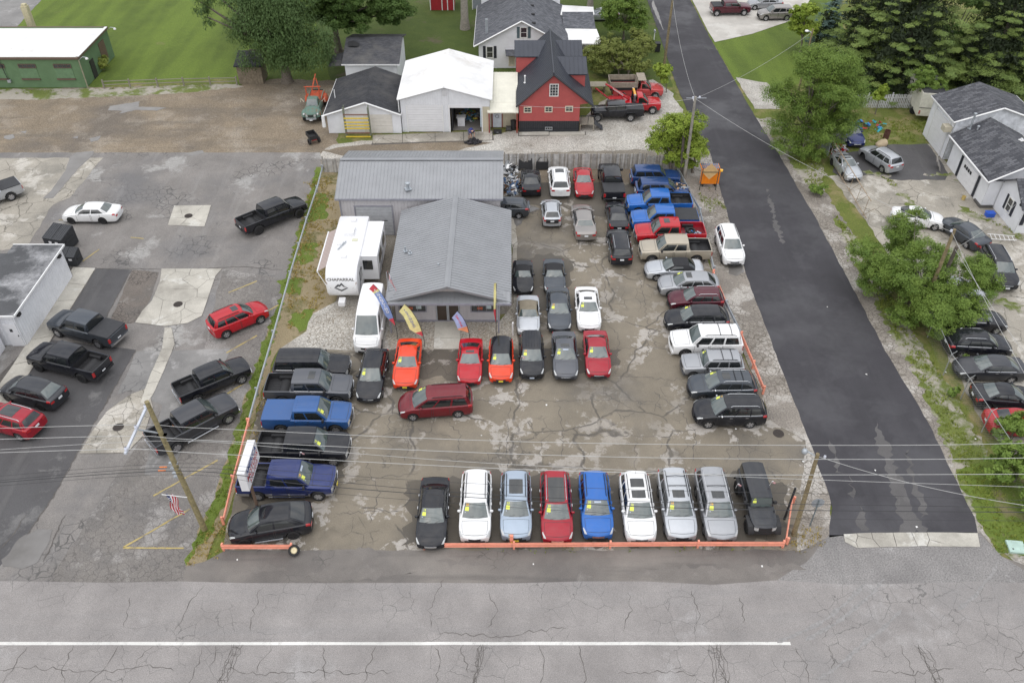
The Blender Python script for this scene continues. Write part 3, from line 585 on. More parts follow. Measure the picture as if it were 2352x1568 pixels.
# front wall with openings: left pier, window strips, door
def seg(x0,x1,z0,z1): ribwall('wall_panel',GWALL,t,L((0,Y0,0)),0,x0,x1,z0,z1,.28,.02)
DX0,DX1=-5.85,-4.2
DX0,DX1=at(1003,735,Y0).x,at(1057,735,Y0).x
WL0,WL1=at(917,710,Y0).x,at(980,710,Y0).x; WR0,WR1=at(1081,710,Y0).x,at(1141,710,Y0).x-.15
seg(X0,DX0,0,.98);seg(DX1,X1,0,.98);seg(X0,WL0,.98,2.7);seg(WL1,DX0,.98,2.7);seg(DX1,WR0,.98,2.7);seg(WR1,X1,.98,2.7);seg(WL0,WL1,1.85,2.7);seg(WR0,WR1,1.85,2.7)
for a,b_ in((WL0,WL1),(WR0,WR1)):
    window(t,L(((a+b_)/2,Y0-.01,1.41)),0,b_-a-.06,.84,GTRIM,WGLASS,3,1,.1)
    MB().box(L(((a+b_)/2-.2,Y0-.03,1.3)),(.4,.012,.25)).build('window_display',mat('window_poster',(.45,.12,.06),.7),t)
    MB().box(L(((a+b_)/2+.45,Y0-.028,1.4)),(.4,.012,.3)).build('window_poster',mat('pale_poster',(.5,.6,.62),.7),t)
for k in range(2):
    w_=(DX1-DX0)/2; x=DX0+w_*(k+.5)
    d=MB().box(L((x,Y0-.01,1.1)),(w_-.05,.04,2.18)).build('glass_door',mat('door_glass_brown',(.055,.04,.03),.15,0,.2,3),t)
    for a in((x-w_/2+.05,.09,1.1,2.2),(x+w_/2-.05,.09,1.1,2.2)): MB().box(L((a[0],Y0-.03,a[2])),(a[1],.06,a[3])).build('stile',GALV,d)
    for zz,hh in((.08,.16),(1.72,.05),(2.17,.08)): MB().box(L((x,Y0-.033,zz)),(w_-.2,.05,hh)).build('rail',GALV,d)
    MB().box(L((x,Y0-.045,1.9)),(.28,.01,.2)).build('notice',WHITE,d)
MB().box(L(((DX0+DX1)/2,Y0+.03,2.4)),(DX1-DX0,.06,.4)).build('door_header',GTRIM,t)
ribwall('wall_panel',GWALL,t,L((X0,Y1,0)),-PI/2,0,Y1-Y0,0,2.9,.28,.02)
ribwall('wall_panel',GWALL,t,L((X1,Y0,0)),PI/2,0,Y1-Y0,0,2.9,.28,.02)
MB().box(L(((X0+X1)/2,(Y0+Y1)/2+.5,1.3)),(X1-X0-.3,Y1-Y0-1.2,2.5)).build('interior',DARKIN,t)
RX0,RXR,RX1,RY0,RY1,ZE,ZT=-9.35,-4.7,-.05,48.95,61.5,2.9,4.28
rl=slab4('roof_slope',GROOF,t,[L((RXR,RY0,ZT-.03)),L((RX0,RY0,ZE-.03)),L((RX0,RY1,ZE-.03)),L((RXR,RY1,ZT-.03))],.12); rr_=slab4('roof_slope',GROOF,t,[L((RXR,RY0,ZT-.03)),L((RX1,RY0,ZE-.03)),L((RX1,RY1,ZE-.03)),L((RXR,RY1,ZT-.03))],.12)
panels(rl,GROOF,L((RXR,RY0,ZT)),L((RXR,RY1,ZT)),L((RX0,RY0,ZE)),40); panels(rr_,GROOF,L((RXR,RY0,ZT)),L((RXR,RY1,ZT)),L((RX1,RY0,ZE)),40)
MB().yprism([(-.22,-.075),(0,.0),(.22,-.075),(.22,-.055),(0,.03),(-.22,-.055)],RY0-o0.y-.03,RY1-o0.y,0).build('ridge_cap',GROOF,t,loc=(0,0,ZT+.05))
GB=MB().yprism([(RX0+.8-o0.x,3.1),(RX1-.8-o0.x,3.1),(0,ZT-.14)],49.95-o0.y,50.1-o0.y).build('gable_backing',GTRIM,t)
zt_=lambda x: ZT-.16-abs(x)*(ZT-ZE)/(RX1-RXR)
ribwall('gable_panel',mat('gable_siding',(.50,.45,.43),.55,0,.05),t,L((RXR,49.93,0)),0,-3.6,3.6,3.1,lambda x:max(3.101,zt_(x)),.28,.02)
sk=slab4('porch_roof',GROOF,t,[L((RX0+.1,49.9,3.12)),L((RX1-.1,49.9,3.12)),L((RX1-.1,48.8,2.88)),L((RX0+.1,48.8,2.88))],.10)
panels(sk,GROOF,L((RX0+.1,49.9,3.15)),L((RX1-.1,49.9,3.15)),L((RX0+.1,48.8,2.91)),31)
MB().box(L(((RX0+RX1)/2,48.78,2.83)),(RX1-RX0,.07,.17)).build('porch_fascia',GTRIM,t)
for x in(RX0+.25,RX1-.95): MB().box(L((x,48.95,1.38)),(.12,.12,2.75)).build('porch_post',GTRIM,t)
MB().box(L((-4.55,50.0,.03)),(.7,.5,.03)).build('door_mat',mat('brown_mat',(.06,.045,.035),.95),t)
for (x,y,z_,h) in((931,575,3.4,.45),(942,580,3.45,.28),(1007,610,3.95,.3),(947,452,3.2,.5)): q=gp(x,y,z_); vent(t,L((q[0],q[1],z_-.1)),h,.07,False)
# ---- back building
t=thing('back_building','long gray metal building with ridge roof and roll-up door behind the sales office','building',(-7.75,66.1,0)); o0=Vector((-7.75,66.1,0))
BX0,BX1,BY0,BY1=-14.55,-1.05,62.1,70.0; GX0,GX1=-13.35,-10.25
ribwall('wall_panel',GWALL,t,L((0,BY0,0)),0,BX0,GX0,0,3.75,.28,.02); ribwall('wall_panel',GWALL,t,L((0,BY0,0)),0,GX1,BX1,0,3.75,.28,.02); ribwall('wall_panel',GWALL,t,L((0,BY0,0)),0,GX0,GX1,2.9,3.75,.28,.02)
for (o_,a_,l_) in(((BX0,BY1,0),-PI/2,BY1-BY0),((BX1,BY0,0),PI/2,BY1-BY0)):
    ribwall('wall_panel',GWALL,t,L(o_),a_,0,l_,0,lambda x:3.7+1.2*(1-abs(x-l_/2)/(l_/2)),.28,.02)
ribwall('wall_panel',GWALL,t,L((BX1,BY1,0)),PI,0,BX1-BX0,0,3.7,.28,.02)
garage_door(t,GX0-o0.x,GX1-o0.x,BY0-o0.y,.02,2.88,9,mat('gray_roll_door',(.45,.46,.48),.5,.1))
MB().box(L((GX1-.7,BY0-.02,1.5)),(.5,.02,.07)).build('door_slot',DARKIN,t)
MB().box(L(((GX0+GX1)/2,BY0-.04,2.95)),(GX1-GX0+.2,.06,.1)).build('door_trim',GTRIM,t)
for x in(GX0-.05,GX1+.05): MB().box(L((x,BY0-.04,1.45)),(.09,.06,2.9)).build('door_trim',GTRIM,t)
MB().box(L((BX0-.03,BY0-.06,1.85)),(.1,.1,3.6)).build('downspout',GTRIM,t)
ZR=5.1; YR=66.2
bf=slab4('roof_slope',GROOF,t,[L((-14.95,YR,ZR-.03)),L((-.75,YR,ZR-.03)),L((-.75,61.95,3.72)),L((-14.95,61.95,3.72))],.1); bk=slab4('roof_slope',GROOF,t,[L((-14.95,YR,ZR-.03)),L((-.75,YR,ZR-.03)),L((-.75,70.3,3.72)),L((-14.95,70.3,3.72))],.1)
panels(bf,GROOF,L((-14.95,YR,ZR)),L((-.75,YR,ZR)),L((-14.95,61.95,3.75)),47); panels(bk,GROOF,L((-14.95,YR,ZR)),L((-.75,YR,ZR)),L((-14.95,70.3,3.75)),47)
MB().box(L((-7.85,YR,ZR+.045)),(14.2,.36,.03)).build('ridge_cap',GROOF,t); MB().box(L((-7.85,61.92,3.66)),(14.2,.06,.16)).build('fascia',GTRIM,t)
q=gp(937,432,4.2); vent(t,L((q[0],q[1],4.1)),.5,.13)
# ---- white two-bay garage
t=thing('garage','white two-bay garage with white gable roof and one bay open','garage',(-6.85,86,0)); o0=Vector((-6.85,86,0))
GXL,GXR,GY=-11.4,-2.3,81.35; Z1=3.72; ZA=5.1
a0,a1=at(938,300,GY).x,at(1019,300,GY).x; c0_,c1=at(1034,298,GY).x,at(1108,298,GY).x; dz=at(980,241,GY).z; oz=at(1060,248,GY).z
tz=lambda x:Z1+(ZA-.12-Z1)*(1-abs(x+6.85)/4.55)
ribwall('wall_panel',WSIDE,t,L((0,GY,0)),0,GXL,a0,0,tz,.25,.02); ribwall('wall_panel',WSIDE,t,L((0,GY,0)),0,a1,c0_,0,tz,.25,.02); ribwall('wall_panel',BEIGE,t,L((0,GY,0)),0,c1,GXR,0,Z1,.25,.02); ribwall('wall_panel',WSIDE,t,L((0,GY,0)),0,a0,a1,dz,tz,.25,.02); ribwall('wall_panel',WSIDE,t,L((0,GY,0)),0,c0_,c1,oz+.35,tz,.25,.02)
ribwall('wall_panel',WSIDE,t,L((0,GY-.03,0)),0,c1,GXR,Z1-.9,Z1+.02,.25,.02)
ribwall('wall_panel',WSIDE,t,L((GXL,90.4,0)),-PI/2,0,9.05,0,Z1,.25,.02); ribwall('wall_panel',WSIDE,t,L((GXR,GY,0)),PI/2,0,9.05,0,Z1,.25,.02)
MB().box(L((-6.85,90.42,1.9)),(9.1,.06,3.8)).build('rear_wall',WSIDE,t)
garage_door(t,a0-o0.x,a1-o0.x,GY-o0.y,.03,dz,11,WDOOR)
MB().box(L(((c0_+c1)/2,GY-.0,oz+.18)),(c1-c0_,.05,.36)).build('raised_door',WDOOR,t)
MB().box(L((c1-.14,GY+.25,oz/2+.3)),(.1,.5,oz-.5)).build('side_door',mat('pale_door',(.5,.6,.66),.5),t)
for x in(a0,a1,c0_,c1): MB().box(L((x,GY-.035,dz/2)),(.12,.05,dz)).build('door_trim',WHITE,t)
MB().box(L((-6.85,GY-.03,4.35)),(.5,.04,.75)).build('gable_vent',mat('vent_louvre',(.62,.62,.64),.6),t)
# things inside the open bay are dim: floor and back
MB().box(L((-6.85,86,.02)),(8.9,8.6,.04)).build('floor',mat('shop_floor',(.2,.185,.17),.8),t)
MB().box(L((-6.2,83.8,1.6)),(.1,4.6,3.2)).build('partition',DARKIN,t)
gable_roof(t,WROOF,GXL-.25-o0.x,0,GXR+.25-o0.x,GY-.25-o0.y,90.7-o0.y,Z1+.05,Z1+.05,ZA,.12,WHITE)
MB().tube([L((GXL-.15,GY-.2,3.6)),L((GXL-.15,GY-.2,.1))],.05,6).build('downspout',WHITE,t)
# ---- dark roofed shed beside it
t=thing('storage_shed','white sided shed with black shingle gable roof left of the white garage','shed',(-15.3,85,0)); o0=Vector((-15.3,85,0))
SX0,SX1,SXA,SY=-19.0,-11.5,-14.9,81.1; SE=2.25; SA=3.55
lapwall('siding',WSIDE,t,L((0,SY,0)),0,lambda z:SX0 if z<SE else SX0+(SXA-SX0)*(z-SE)/(SA-SE),lambda z:SX1 if z<SE else SX1+(SXA-SX1)*(z-SE)/(SA-SE),0,SA-.08)
MB().box(L((SX0,85.2,1.1)),(.08,8.2,2.2)).build('side_wall',WSIDE,t); MB().box(L((SX1,85.2,1.1)),(.08,8.2,2.2)).build('side_wall',WSIDE,t); MB().box(L((-15.25,89.2,1.1)),(7.5,.08,2.2)).build('rear_wall',WSIDE,t)
x0_,x1_=at(785,300,SY).x,at(833,300,SY).x; x2,x3=at(838,300,SY).x,at(903,300,SY).x; dz=at(840,263,SY).z
garage_door(t,x0_-o0.x,x1_-o0.x,SY-.05-o0.y,.03,dz,5,WDOOR); garage_door(t,x2-o0.x,x3-o0.x,SY-.05-o0.y,.03,dz,5,mat('aged_door',(.68,.65,.6),.55,0,.06))
gable_roof(t,SHD,SX0-.3-o0.x,SXA-o0.x,SX1+.12-o0.x,SY-.3-o0.y,89.6-o0.y,SE-.08,SE+.0,SA+.02,.1,WHITE)
q=gp(766,235,3); MB().tube([L((-18.6,84.3,2.4)),L((-18.6,84.3,3.3))],.05,6).build('vent_pipe',WHITE,t)
MB().tube([L((-19.35,80.75,2.1)),L((-19.35,80.7,.9))],[.16,.2],8).build('rain_barrel',WHITE,t)
# ---- second shed behind
t=thing('back_shed','white shed with weathered gray shingle roof and a hole in it','shed',(-15.7,94,0)); o0=Vector((-15.7,94,0))
lapwall('siding',WSIDE,t,L((0,92.0,0)),0,lambda z:-18.7,lambda z:-12.9,0,2.95)
lapwall('siding',WSIDE,t,L((-12.9,92,0)),PI/2,lambda z:0 if z<2.9 else (z-2.9)*4.5,lambda z:8 if z<2.9 else 8-(z-2.9)*3.2,0,3.9)
lapwall('siding',WSIDE,t,L((-18.7,100,0)),-PI/2,lambda z:0 if z<2.9 else (z-2.9)*3.2,lambda z:8 if z<2.9 else 8-(z-2.9)*4.5,0,3.9)
MB().box(L((-15.8,100,1.45)),(5.8,.06,2.9)).build('rear_wall',WSIDE,t)
slab4('roof_slope',SHO,t,[L((-19.05,96.5,4.05)),L((-12.6,96.8,4.05)),L((-12.55,91.6,2.98)),L((-18.95,91.6,2.98))],.1); slab4('roof_slope',SHO,t,[L((-19.05,96.5,4.05)),L((-12.6,96.8,4.05)),L((-12.6,100.4,2.98)),L((-19,100.4,2.98))],.1)
hl=[gp(800,97,3.95),gp(812,95,3.95),gp(826,101,3.88),gp(822,107,3.80),gp(800,106,3.82)]
MB().add([L((p[0],p[1],z_)) for p,z_ in zip(hl,(4.0,4.03,3.93,3.83,3.83))],[tuple(range(5))]).build('roof_hole',DARKIN,t)
slab4('lean_to_roof',SHO,t,[L((-19.15,95.0,3.0)),L((-19.02,92.2,2.6)),L((-20.6,92.2,2.5)),L((-20.6,95,2.6))],.08)
MB().box(L((-15.75,91.58,2.9)),(6.5,.05,.13)).build('fascia',WHITE,t)
# ---- red house
t=thing('red_house','red sided house with steep black metal roof and dormers','house',(4.2,87,0)); o0=Vector((4.2,87,0))
HX0,HX1,HXA,HY=.72,6.95,4.15,81.4; HE=3.05; HA=6.4; sl=lambda z:HX0 if z<HE else HX0-.25+(HXA-HX0+.25)*(z-HE+.25)/(HA-HE+.1); 
srx=lambda z:HX1 if z<3.5 else min(HX1+.6,HXA+(8.3-HXA)*(HA-z)/(HA-3.1))
zs_=at(1260,278,HY).z
lapwall('siding',RSIDE,t,L((0,HY,0)),0,lambda z:HX0 if z<3.15 else HXA-(HXA-.42)*(HA-.08-z)/(HA-3.02),lambda z:HX1 if z<3.15 else HXA+(8.2-HXA)*(HA-.08-z)/(HA-3.1),zs_,HA-.1,.13)
ribwall('skirt_panel',BMET,t,L((0,HY-.02,0)),0,HX0,HX1,0,zs_,.23,.02)
MB().box(L((3.85,HY-.06,.16)),(6.2,.08,.3)).build('footing',BMET,t)
lapwall('siding',RSIDE,t,L((HX0,92.5,0)),-PI/2,lambda z:0,lambda z:11.1,0,3.0,.13); lapwall('siding',RSIDE,t,L((HX1,HY,0)),PI/2,lambda z:0,lambda z:11.1,0,3.4,.13)
MB().box(L((3.85,92.5,2)),(6.2,.06,4)).build('rear_wall',RSIDE,t)
rl=slab4('roof_slope',BROOF,t,[L((HXA,HY-.35,HA+.02)),L((.42,HY-.35,3.0)),L((.42,92.8,3.0)),L((HXA,92.8,HA+.02))],.12); rr_=slab4('roof_slope',BROOF,t,[L((HXA,HY-.35,HA+.02)),L((8.3,HY-.35,3.08)),L((8.3,92.8,3.08)),L((HXA,92.8,HA+.02))],.12)
panels(rl,BROOF,L((HXA,HY-.35,HA+.05)),L((HXA,92.8,HA+.05)),L((.42,HY-.35,3.03)),29,.025); panels(rr_,BROOF,L((HXA,HY-.35,HA+.05)),L((HXA,92.8,HA+.05)),L((8.3,HY-.35,3.11)),29,.025)
MB().tube([L((HXA,HY-.36,HA+.06)),L((HXA,92.8,HA+.06))],.1,6).build('ridge_cap',BROOF,t)
for xa,za in((.42,3.0),(8.3,3.08)): MB().tube([L((HXA,HY-.38,HA-.07)),L((xa,HY-.38,za-.07))],.1,4).build('rake_board',BMET,t)
def dormer(sd,yf,yb,xo,zr_,ze):
    d=MB().box(L(((HXA+xo)/2,(yf+yb)/2,(ze+3.4)/2)),(abs(xo-HXA)-.5,yb-yf-.5,ze-3.4)).build('dormer',BROOF,t)
    lapwall('dormer_siding',RSIDE,d,L((0,yf+.22,0)),0,lambda z:min(HXA,xo)+.2 if sd<0 else HXA,lambda z:HXA if sd<0 else xo-.2,3.4,ze,.13)
    ym=(yf+yb)/2+.6
    s1=slab4('dormer_slope',BROOF,d,[L((HXA,ym,zr_)),L((xo,ym,zr_)),L((xo,yf,ze)),L((HXA,yf,ze))],.08); slab4('dormer_slope',BROOF,d,[L((HXA,ym,zr_)),L((xo,ym,zr_)),L((xo,yb+.4,ze)),L((HXA,yb+.4,ze))],.08)
    panels(d,BROOF,L((min(HXA,xo)+.02,ym,zr_+.03)),L((max(HXA,xo)-.02,ym,zr_+.03)),L((min(HXA,xo)+.02,yf,ze+.03)),8,.03,'dormer_panel')
dormer(-1,88.2,92.0,.25,6.0,5.2); dormer(1,88.3,92.0,7.55,6.0,5.2); dormer(1,83.8,87.6,7.75,6.0,5.15)
for (x,y) in((1212,252),(1260,251),(1307,250)): p=at(x,y,HY); window(t,L((p.x,HY-.02,p.z)),0,.72,.55,FRAMEC,WGLASS,2,2,.09)
p=at(1272.5,207,HY); window(t,L((p.x,HY-.02,p.z)),0,.85,1.25,FRAMEW,WGLASS,3,4,.09)
p=at(1260,299,HY); window(t,L((p.x,HY-.11,.42)),0,.7,.3,GALV,WGLASS,3,1,.06)
q=gp(1190,178,4.2); vent(t,L((1.35,84.6,3.9)),.7,.06,True,WHITE)
# porch deck at the side
t2=thing('side_porch','small wooden porch with black railing and steps at the right side of the red house','porch',(7.7,82.4,0))
for k in range(9): MB().box((-.55+k*.17,0,.72),(.155,1.7,.05)).build('plank',mat('gray_deck_wood',(.3,.27,.22),.85,0,.2,5),t2)
for x,y in((-.6,-.8),(.8,-.8),(-.6,.8),(.8,.8)): MB().box((x,y,.34),(.1,.1,.68)).build('post',mat('gray_deck_wood',(.3,.27,.22)),t2)
for x in(-.55,.2,.85): MB().box((x,-.8,1.2),(.05,.05,.95)).build('baluster',BMET,t2)
MB().box((.15,-.8,1.66),(1.5,.06,.05)).build('handrail',BMET,t2)
for k in range(4): MB().box((1.02+k*.22,-.2,.62-k*.17),(.24,1.1,.04)).build('step',BMET,t2)
# ---- cream lean-to between garage and red house
t=thing('lean_to','cream metal roofed lean-to between the white garage and the red house','shed',(-.9,84.5,0)); o0=Vector((-.9,84.5,0))
ribwall('wall_panel',BEIGE,t,L((0,82.4,0)),0,-2.28,.6,0,2.5,.25,.02); MB().box(L((-.85,88.2,1.5)),(2.9,.06,3)).build('rear_wall',BEIGE,t)
u=slab4('roof_slope',CREAM,t,[L((-2.5,88.3,3.45)),L((.6,88.3,3.45)),L((.6,82.4,2.75)),L((-2.5,82.4,2.75))],.08); panels(u,CREAM,L((-2.5,88.3,3.48)),L((.6,88.3,3.48)),L((-2.5,82.4,2.78)),11,.03)
u=slab4('roof_slope',CREAM,t,[L((-2.55,82.38,2.74)),L((.66,82.38,2.74)),L((.66,81.0,2.3)),L((-2.55,81.0,2.3))],.08); panels(u,CREAM,L((-2.55,82.38,2.77)),L((.66,82.38,2.77)),L((-2.55,81.0,2.33)),11,.03)
RPOST=mat('red_post',(.26,.05,.035),.6)
for x in(-2.35,.52): MB().box(L((x,81.12,1.12)),(.13,.13,2.2)).build('porch_post',RPOST,t)
d=MB().box(L((-1.55,82.36,1.05)),(.92,.06,2.05)).build('door',mat('pale_blue_door',(.66,.70,.76),.5),t)
for s in(-1,1): MB().box(L((-1.55+s*.52,82.33,1.05)),(.09,.08,2.1)).build('door_trim',RPOST,d)
for k,(w_,z_) in enumerate(((.7,1.86),(.62,1.74),(.7,1.6))): MB().box(L((-1.55,82.32,z_)),(w_,.02,.07)).build('door_lettering',mat('blue_lettering',(.05,.12,.25),.7),d)
MB().lathe([(.17,0),(.2,0),(.2,.02),(.17,.02),(.17,0)],16).build('door_emblem',mat('dark_emblem',(.06,.07,.09),.6),d,loc=L((-1.55,82.31,1.28))).rotation_euler=(PI/2,0,0)
# ---- white house
t=thing('white_house','white clapboard house with gray shingle gable roof behind the red house','house',(1.1,102,0)); o0=Vector((1.1,102,0))
WX0,WX1,WXA,WY=-3.9,6.1,1.1,97.6; WE=3.15; WA=5.75
lapwall('siding',WSIDE,t,L((0,WY,0)),0,lambda z:WX0 if z<WE else WXA-(WXA-WX0)*(WA-z)/(WA-WE),lambda z:WX1 if z<WE else WXA+(WX1-WXA)*(WA-z)/(WA-WE),0,WA-.1,.2)
lapwall('siding',WSIDE,t,L((WX0,110,0)),-PI/2,lambda z:0,lambda z:12.4,0,3.1,.2); lapwall('siding',WSIDE,t,L((WX1,WY,0)),PI/2,lambda z:0,lambda z:12.4,0,3.1,.2)
MB().box(L((1.1,110,2)),(10,.06,4)).build('rear_wall',WSIDE,t)
gable_roof(t,SHG,WX0-.55-o0.x,0,WX1+.55-o0.x,WY-.5-o0.y,110.4-o0.y,WE-.3,WE-.3,WA+.05,.12,WHITE)
p=at(1125,120,WY); window(t,L((p.x,WY-.02,p.z)),0,.75,1.35,FRAMEW,WGLASS,1,2,.1,shut=DSHUT)
p=at(1203,75,WY); window(t,L((p.x,WY-.02,p.z)),0,.75,1.2,FRAMEW,WGLASS,1,2,.1,shut=mat('gray_shutter',(.09,.13,.15),.6))
p=at(1176,138,WY); window(t,L((p.x,WY-.02,p.z)),0,.7,1.3,FRAMEC,mat('cream_blind',(.45,.42,.33),.7),1,1,.1)
slab4('door_hood',SHG,t,[L((p.x-.8,WY-.02,p.z+1.25)),L((p.x+.8,WY-.02,p.z+1.25)),L((p.x+.7,WY-.9,p.z+.85)),L((p.x-.7,WY-.9,p.z+.85))],.08)
q=gp(1118,65,4.2); MB().box(L((q[0],q[1],4.3)),(.3,.3,1.9)).build('chimney',GALV,t)
for k in range(3): p=gp(1228+k*2-6,12+k*20,5.2); MB().box(L((p[0],p[1],5.15)),(.45,.3,.12)).build('roof_vent',DARKIN,t)
# right wing of the white house
slab4('wing_roof',SHG,t,[L((6.2,106.0,3.6)),L((10.0,106.0,3.6)),L((10.1,102.2,3.0)),L((6.2,102.2,3.0))],.12)
slab4('porch_roof',WROOF,t,[L((5.6,110.2,3.0)),L((10.4,110.0,2.8)),L((10.2,106.1,3.2)),L((5.9,106.1,3.2))],.12); slab4('porch_roof',WROOF,t,[L((6.4,102.1,3.0)),L((10.2,102.1,2.95)),L((10.6,98.3,2.6)),L((6.8,98.6,2.6))],.12)
lapwall('siding',WSIDE,t,L((0,102.3,0)),0,lambda z:6.1,lambda z:9.8,0,2.9,.2); lapwall('siding',WSIDE,t,L((9.8,102.3,0)),PI/2,lambda z:0,lambda z:7,0,2.9,.2)
# ---- green block building
t=thing('green_building','green block building with white flat roof','building',(-56,96.5,0)); o0=Vector((-56,96.5,0))
for (a,b_,c_,e_) in((-64,92.15,-48.45,92.35),(-64,100.9,-48.45,101.1)): MB().box(L(((a+c_)/2,(b_+e_)/2,1.75)),(c_-a,.2,3.5)).build('wall',GREENB,t)
for x in(-48.55,-63.9): MB().box(L((x,96.62,1.75)),(.2,8.55,3.5)).build('wall',GREENB,t)
MB().box(L((-56.2,96.6,3.42)),(15.4,8.7,.1)).build('roof',WROOF,t)
for p,s in((( -56.2,92.05,3.45),(15.8,.22,.2)),((-56.2,101.2,3.45),(15.8,.22,.2)),((-48.35,96.62,3.45),(.22,8.9,.2))): MB().box(L(p),s).build('parapet_trim',BTRIM,t)
MB().box(L((-48.38,96.6,3.6)),(.3,8.8,.06)).build('parapet_cap',WHITE,t)
for x in(62,143,-10):
    p=at(x,152,92.12); window(t,L((p.x,92.12,p.z)),0,1.9,.42,BTRIM,WGLASS,4,1,.06)
    p=at(x+6,182,92.12); MB().box(L((p.x+.2,92.08,p.z)),(2.1,.12,.16)).build('sill',BTRIM,t)
    MB().box(L((p.x+.2,92.13,p.z+.75)),(2.0,.04,1.3)).build('blocked_opening',mat('green_infill',(.13,.22,.12),.8),t)
p=at(222,143,97); MB().box(L((-48.42,98.6,1.7)),(.06,1.6,2.2)).build('window_frame',BTRIM,t); MB().box(L((-48.40,95.0,1.05)),(.06,1.0,2.1)).build('door',mat('dark_door',(.03,.03,.03),.6),t)
MB().tube([L((-48.3,92.05,3.3)),L((-48.3,92.05,.1))],.06,6).build('downspout',mat('tan_downspout',(.32,.3,.22),.6),t)
for (x,y) in((-48.3,92.2),(-48.3,101)):
    a=MB().tube([L((x,y,3.2)),L((x+.5,y-.1,3.6)),L((x+.9,y-.1,3.55))],.035,6).build('lamp_arm',GALV,t); MB().lathe([(.05,.12),(.16,0),(.16,-.1),(.02,-.16)],10,L((x+.95,y-.1,3.45))).build('lamp_head',WHITE,a,smooth=50)
MB().tube([L((-57.0,92.0,.9)),L((-57.3,92.05,4.6))],.035,5).build('conduit',DARKIN,t); MB().box(L((-56.9,91.95,.85)),(.35,.2,.3)).build('meter_box',GALV,t)
t2=thing('chimney_stack','narrow cream brick chimney rising behind the green building','chimney',(-58.6,103.5,0)); MB().box((0,0,2.6),(.7,.7,5.2)).build('stack',mat('cream_brick',(.5,.45,.3),.85,0,.15,6),t2); MB().box((0,0,5.3),(.5,.5,.3)).build('flue',mat('cream_brick',(.5,.45,.3)),t2)
# ---- white building at the left edge
BLKR=pave('tar_roof',(.085,.087,.092),(.36,.36,.37),.42,.54,(.045,.046,.05),.3,.55,None,speck=.3,rough=.8,sharp=.10,lwarp=.8)
t=thing('white_outbuilding','white ribbed metal building with stained black flat roof at the left edge','building',(-38,51.7,0)); o0=Vector((-38,51.7,0))
ribwall('wall_panel',WSIDE,t,L((-35.95,47.5,0)),PI/2,0,8.55,0,2.9,.3,.025); ribwall('wall_panel',WSIDE,t,L((0,47.5,0)),0,-39.7,-35.95,0,2.9,.3,.025); ribwall('wall_panel',WSIDE,t,L((-35.95,56.05,0)),PI,0,3.7,0,2.9,.3,.025)
MB().box(L((-37.75,51.75,2.92)),(4.0,8.95,.12)).build('roof',BLKR,t)
for p,s in(((-35.72,51.75,2.95),(.08,9.1,.14)),((-37.75,47.22,2.95),(4.1,.08,.14)),((-37.75,56.28,2.95),(4.1,.08,.14))): MB().box(L(p),s).build('roof_edge',WHITE,t)
d=MB().box(L((-36.55,47.44,1.05)),(.9,.06,2.1)).build('door',WDOOR,t); MB().box(L((-36.55,47.4,1.5)),(.2,.03,.25)).build('door_window',DGLASS,d); MB().box(L((-36.2,47.4,1.0)),(.05,.06,.14)).build('door_handle',DARKIN,d)
for (x,y) in((-35.8,47.9),(-35.8,55.2)): MB().box(L((x,y,2.62)),(.22,.35,.22)).build('wall_lamp',DARKIN,t)
MB().box(L((-50,50,1.25)),(20.4,11.0,2.5)).build('annex',WSIDE,t); MB().box(L((-50,50,2.55)),(20.6,11.2,.1)).build('annex_roof',BLKR,t)
MB().box(L((-49,42.6,1.4)),(23.1,9.2,2.8)).build('front_block',WSIDE,t); MB().box(L((-49,42.6,2.85)),(23.3,9.4,.1)).build('front_block_roof',BLKR,t)
# ---- house on the right
t=thing('right_house','white sided house with charcoal shingle roofs and attached garage at the right edge','house',(47,71,0)); o0=Vector((47,71,0))
lapwall('siding',WSIDE,t,L((42.7,80.8,0)),-PI/2,lambda z:0,lambda z:5.2,0,4.25,.22)
lapwall('gable_siding',mat('mildewed_siding',(.62,.64,.68),.6,0,.25,2.2),t,L((0,75.55,0)),0,lambda z:42.7 if z<4.25 else 46.65-(46.65-42.7)*(5.6-z)/1.35,lambda z:50.6 if z<4.25 else 46.65+(50.6-46.65)*(5.6-z)/1.35,0,5.5,.22)
MB().box(L((46.6,80.8,2.1)),(7.9,.06,4.2)).build('rear_wall',WSIDE,t)
gable_roof(t,SHB,42.35-o0.x,46.65-o0.x,50.9-o0.x,75.3-o0.y,81.1-o0.y,4.15,4.15,5.6,.12,WHITE)
d=MB().box(L((42.66,78.05,1.75)),(.06,3.3,3.4)).build('garage_door',WDOOR,t)
for k in range(6): MB().box(L((42.62,78.05,.33+k*.57)),(.03,3.25,.545)).build('door_panel',WDOOR,d)
for y in(76.3,79.8): MB().box(L((42.62,y,1.8)),(.05,.14,3.6)).build('door_trim',WHITE,t)
MB().box(L((42.3,76.1,3.1)),(.7,.8,.55)).build('wall_unit',mat('tan_unit',(.5,.46,.36),.6),t)
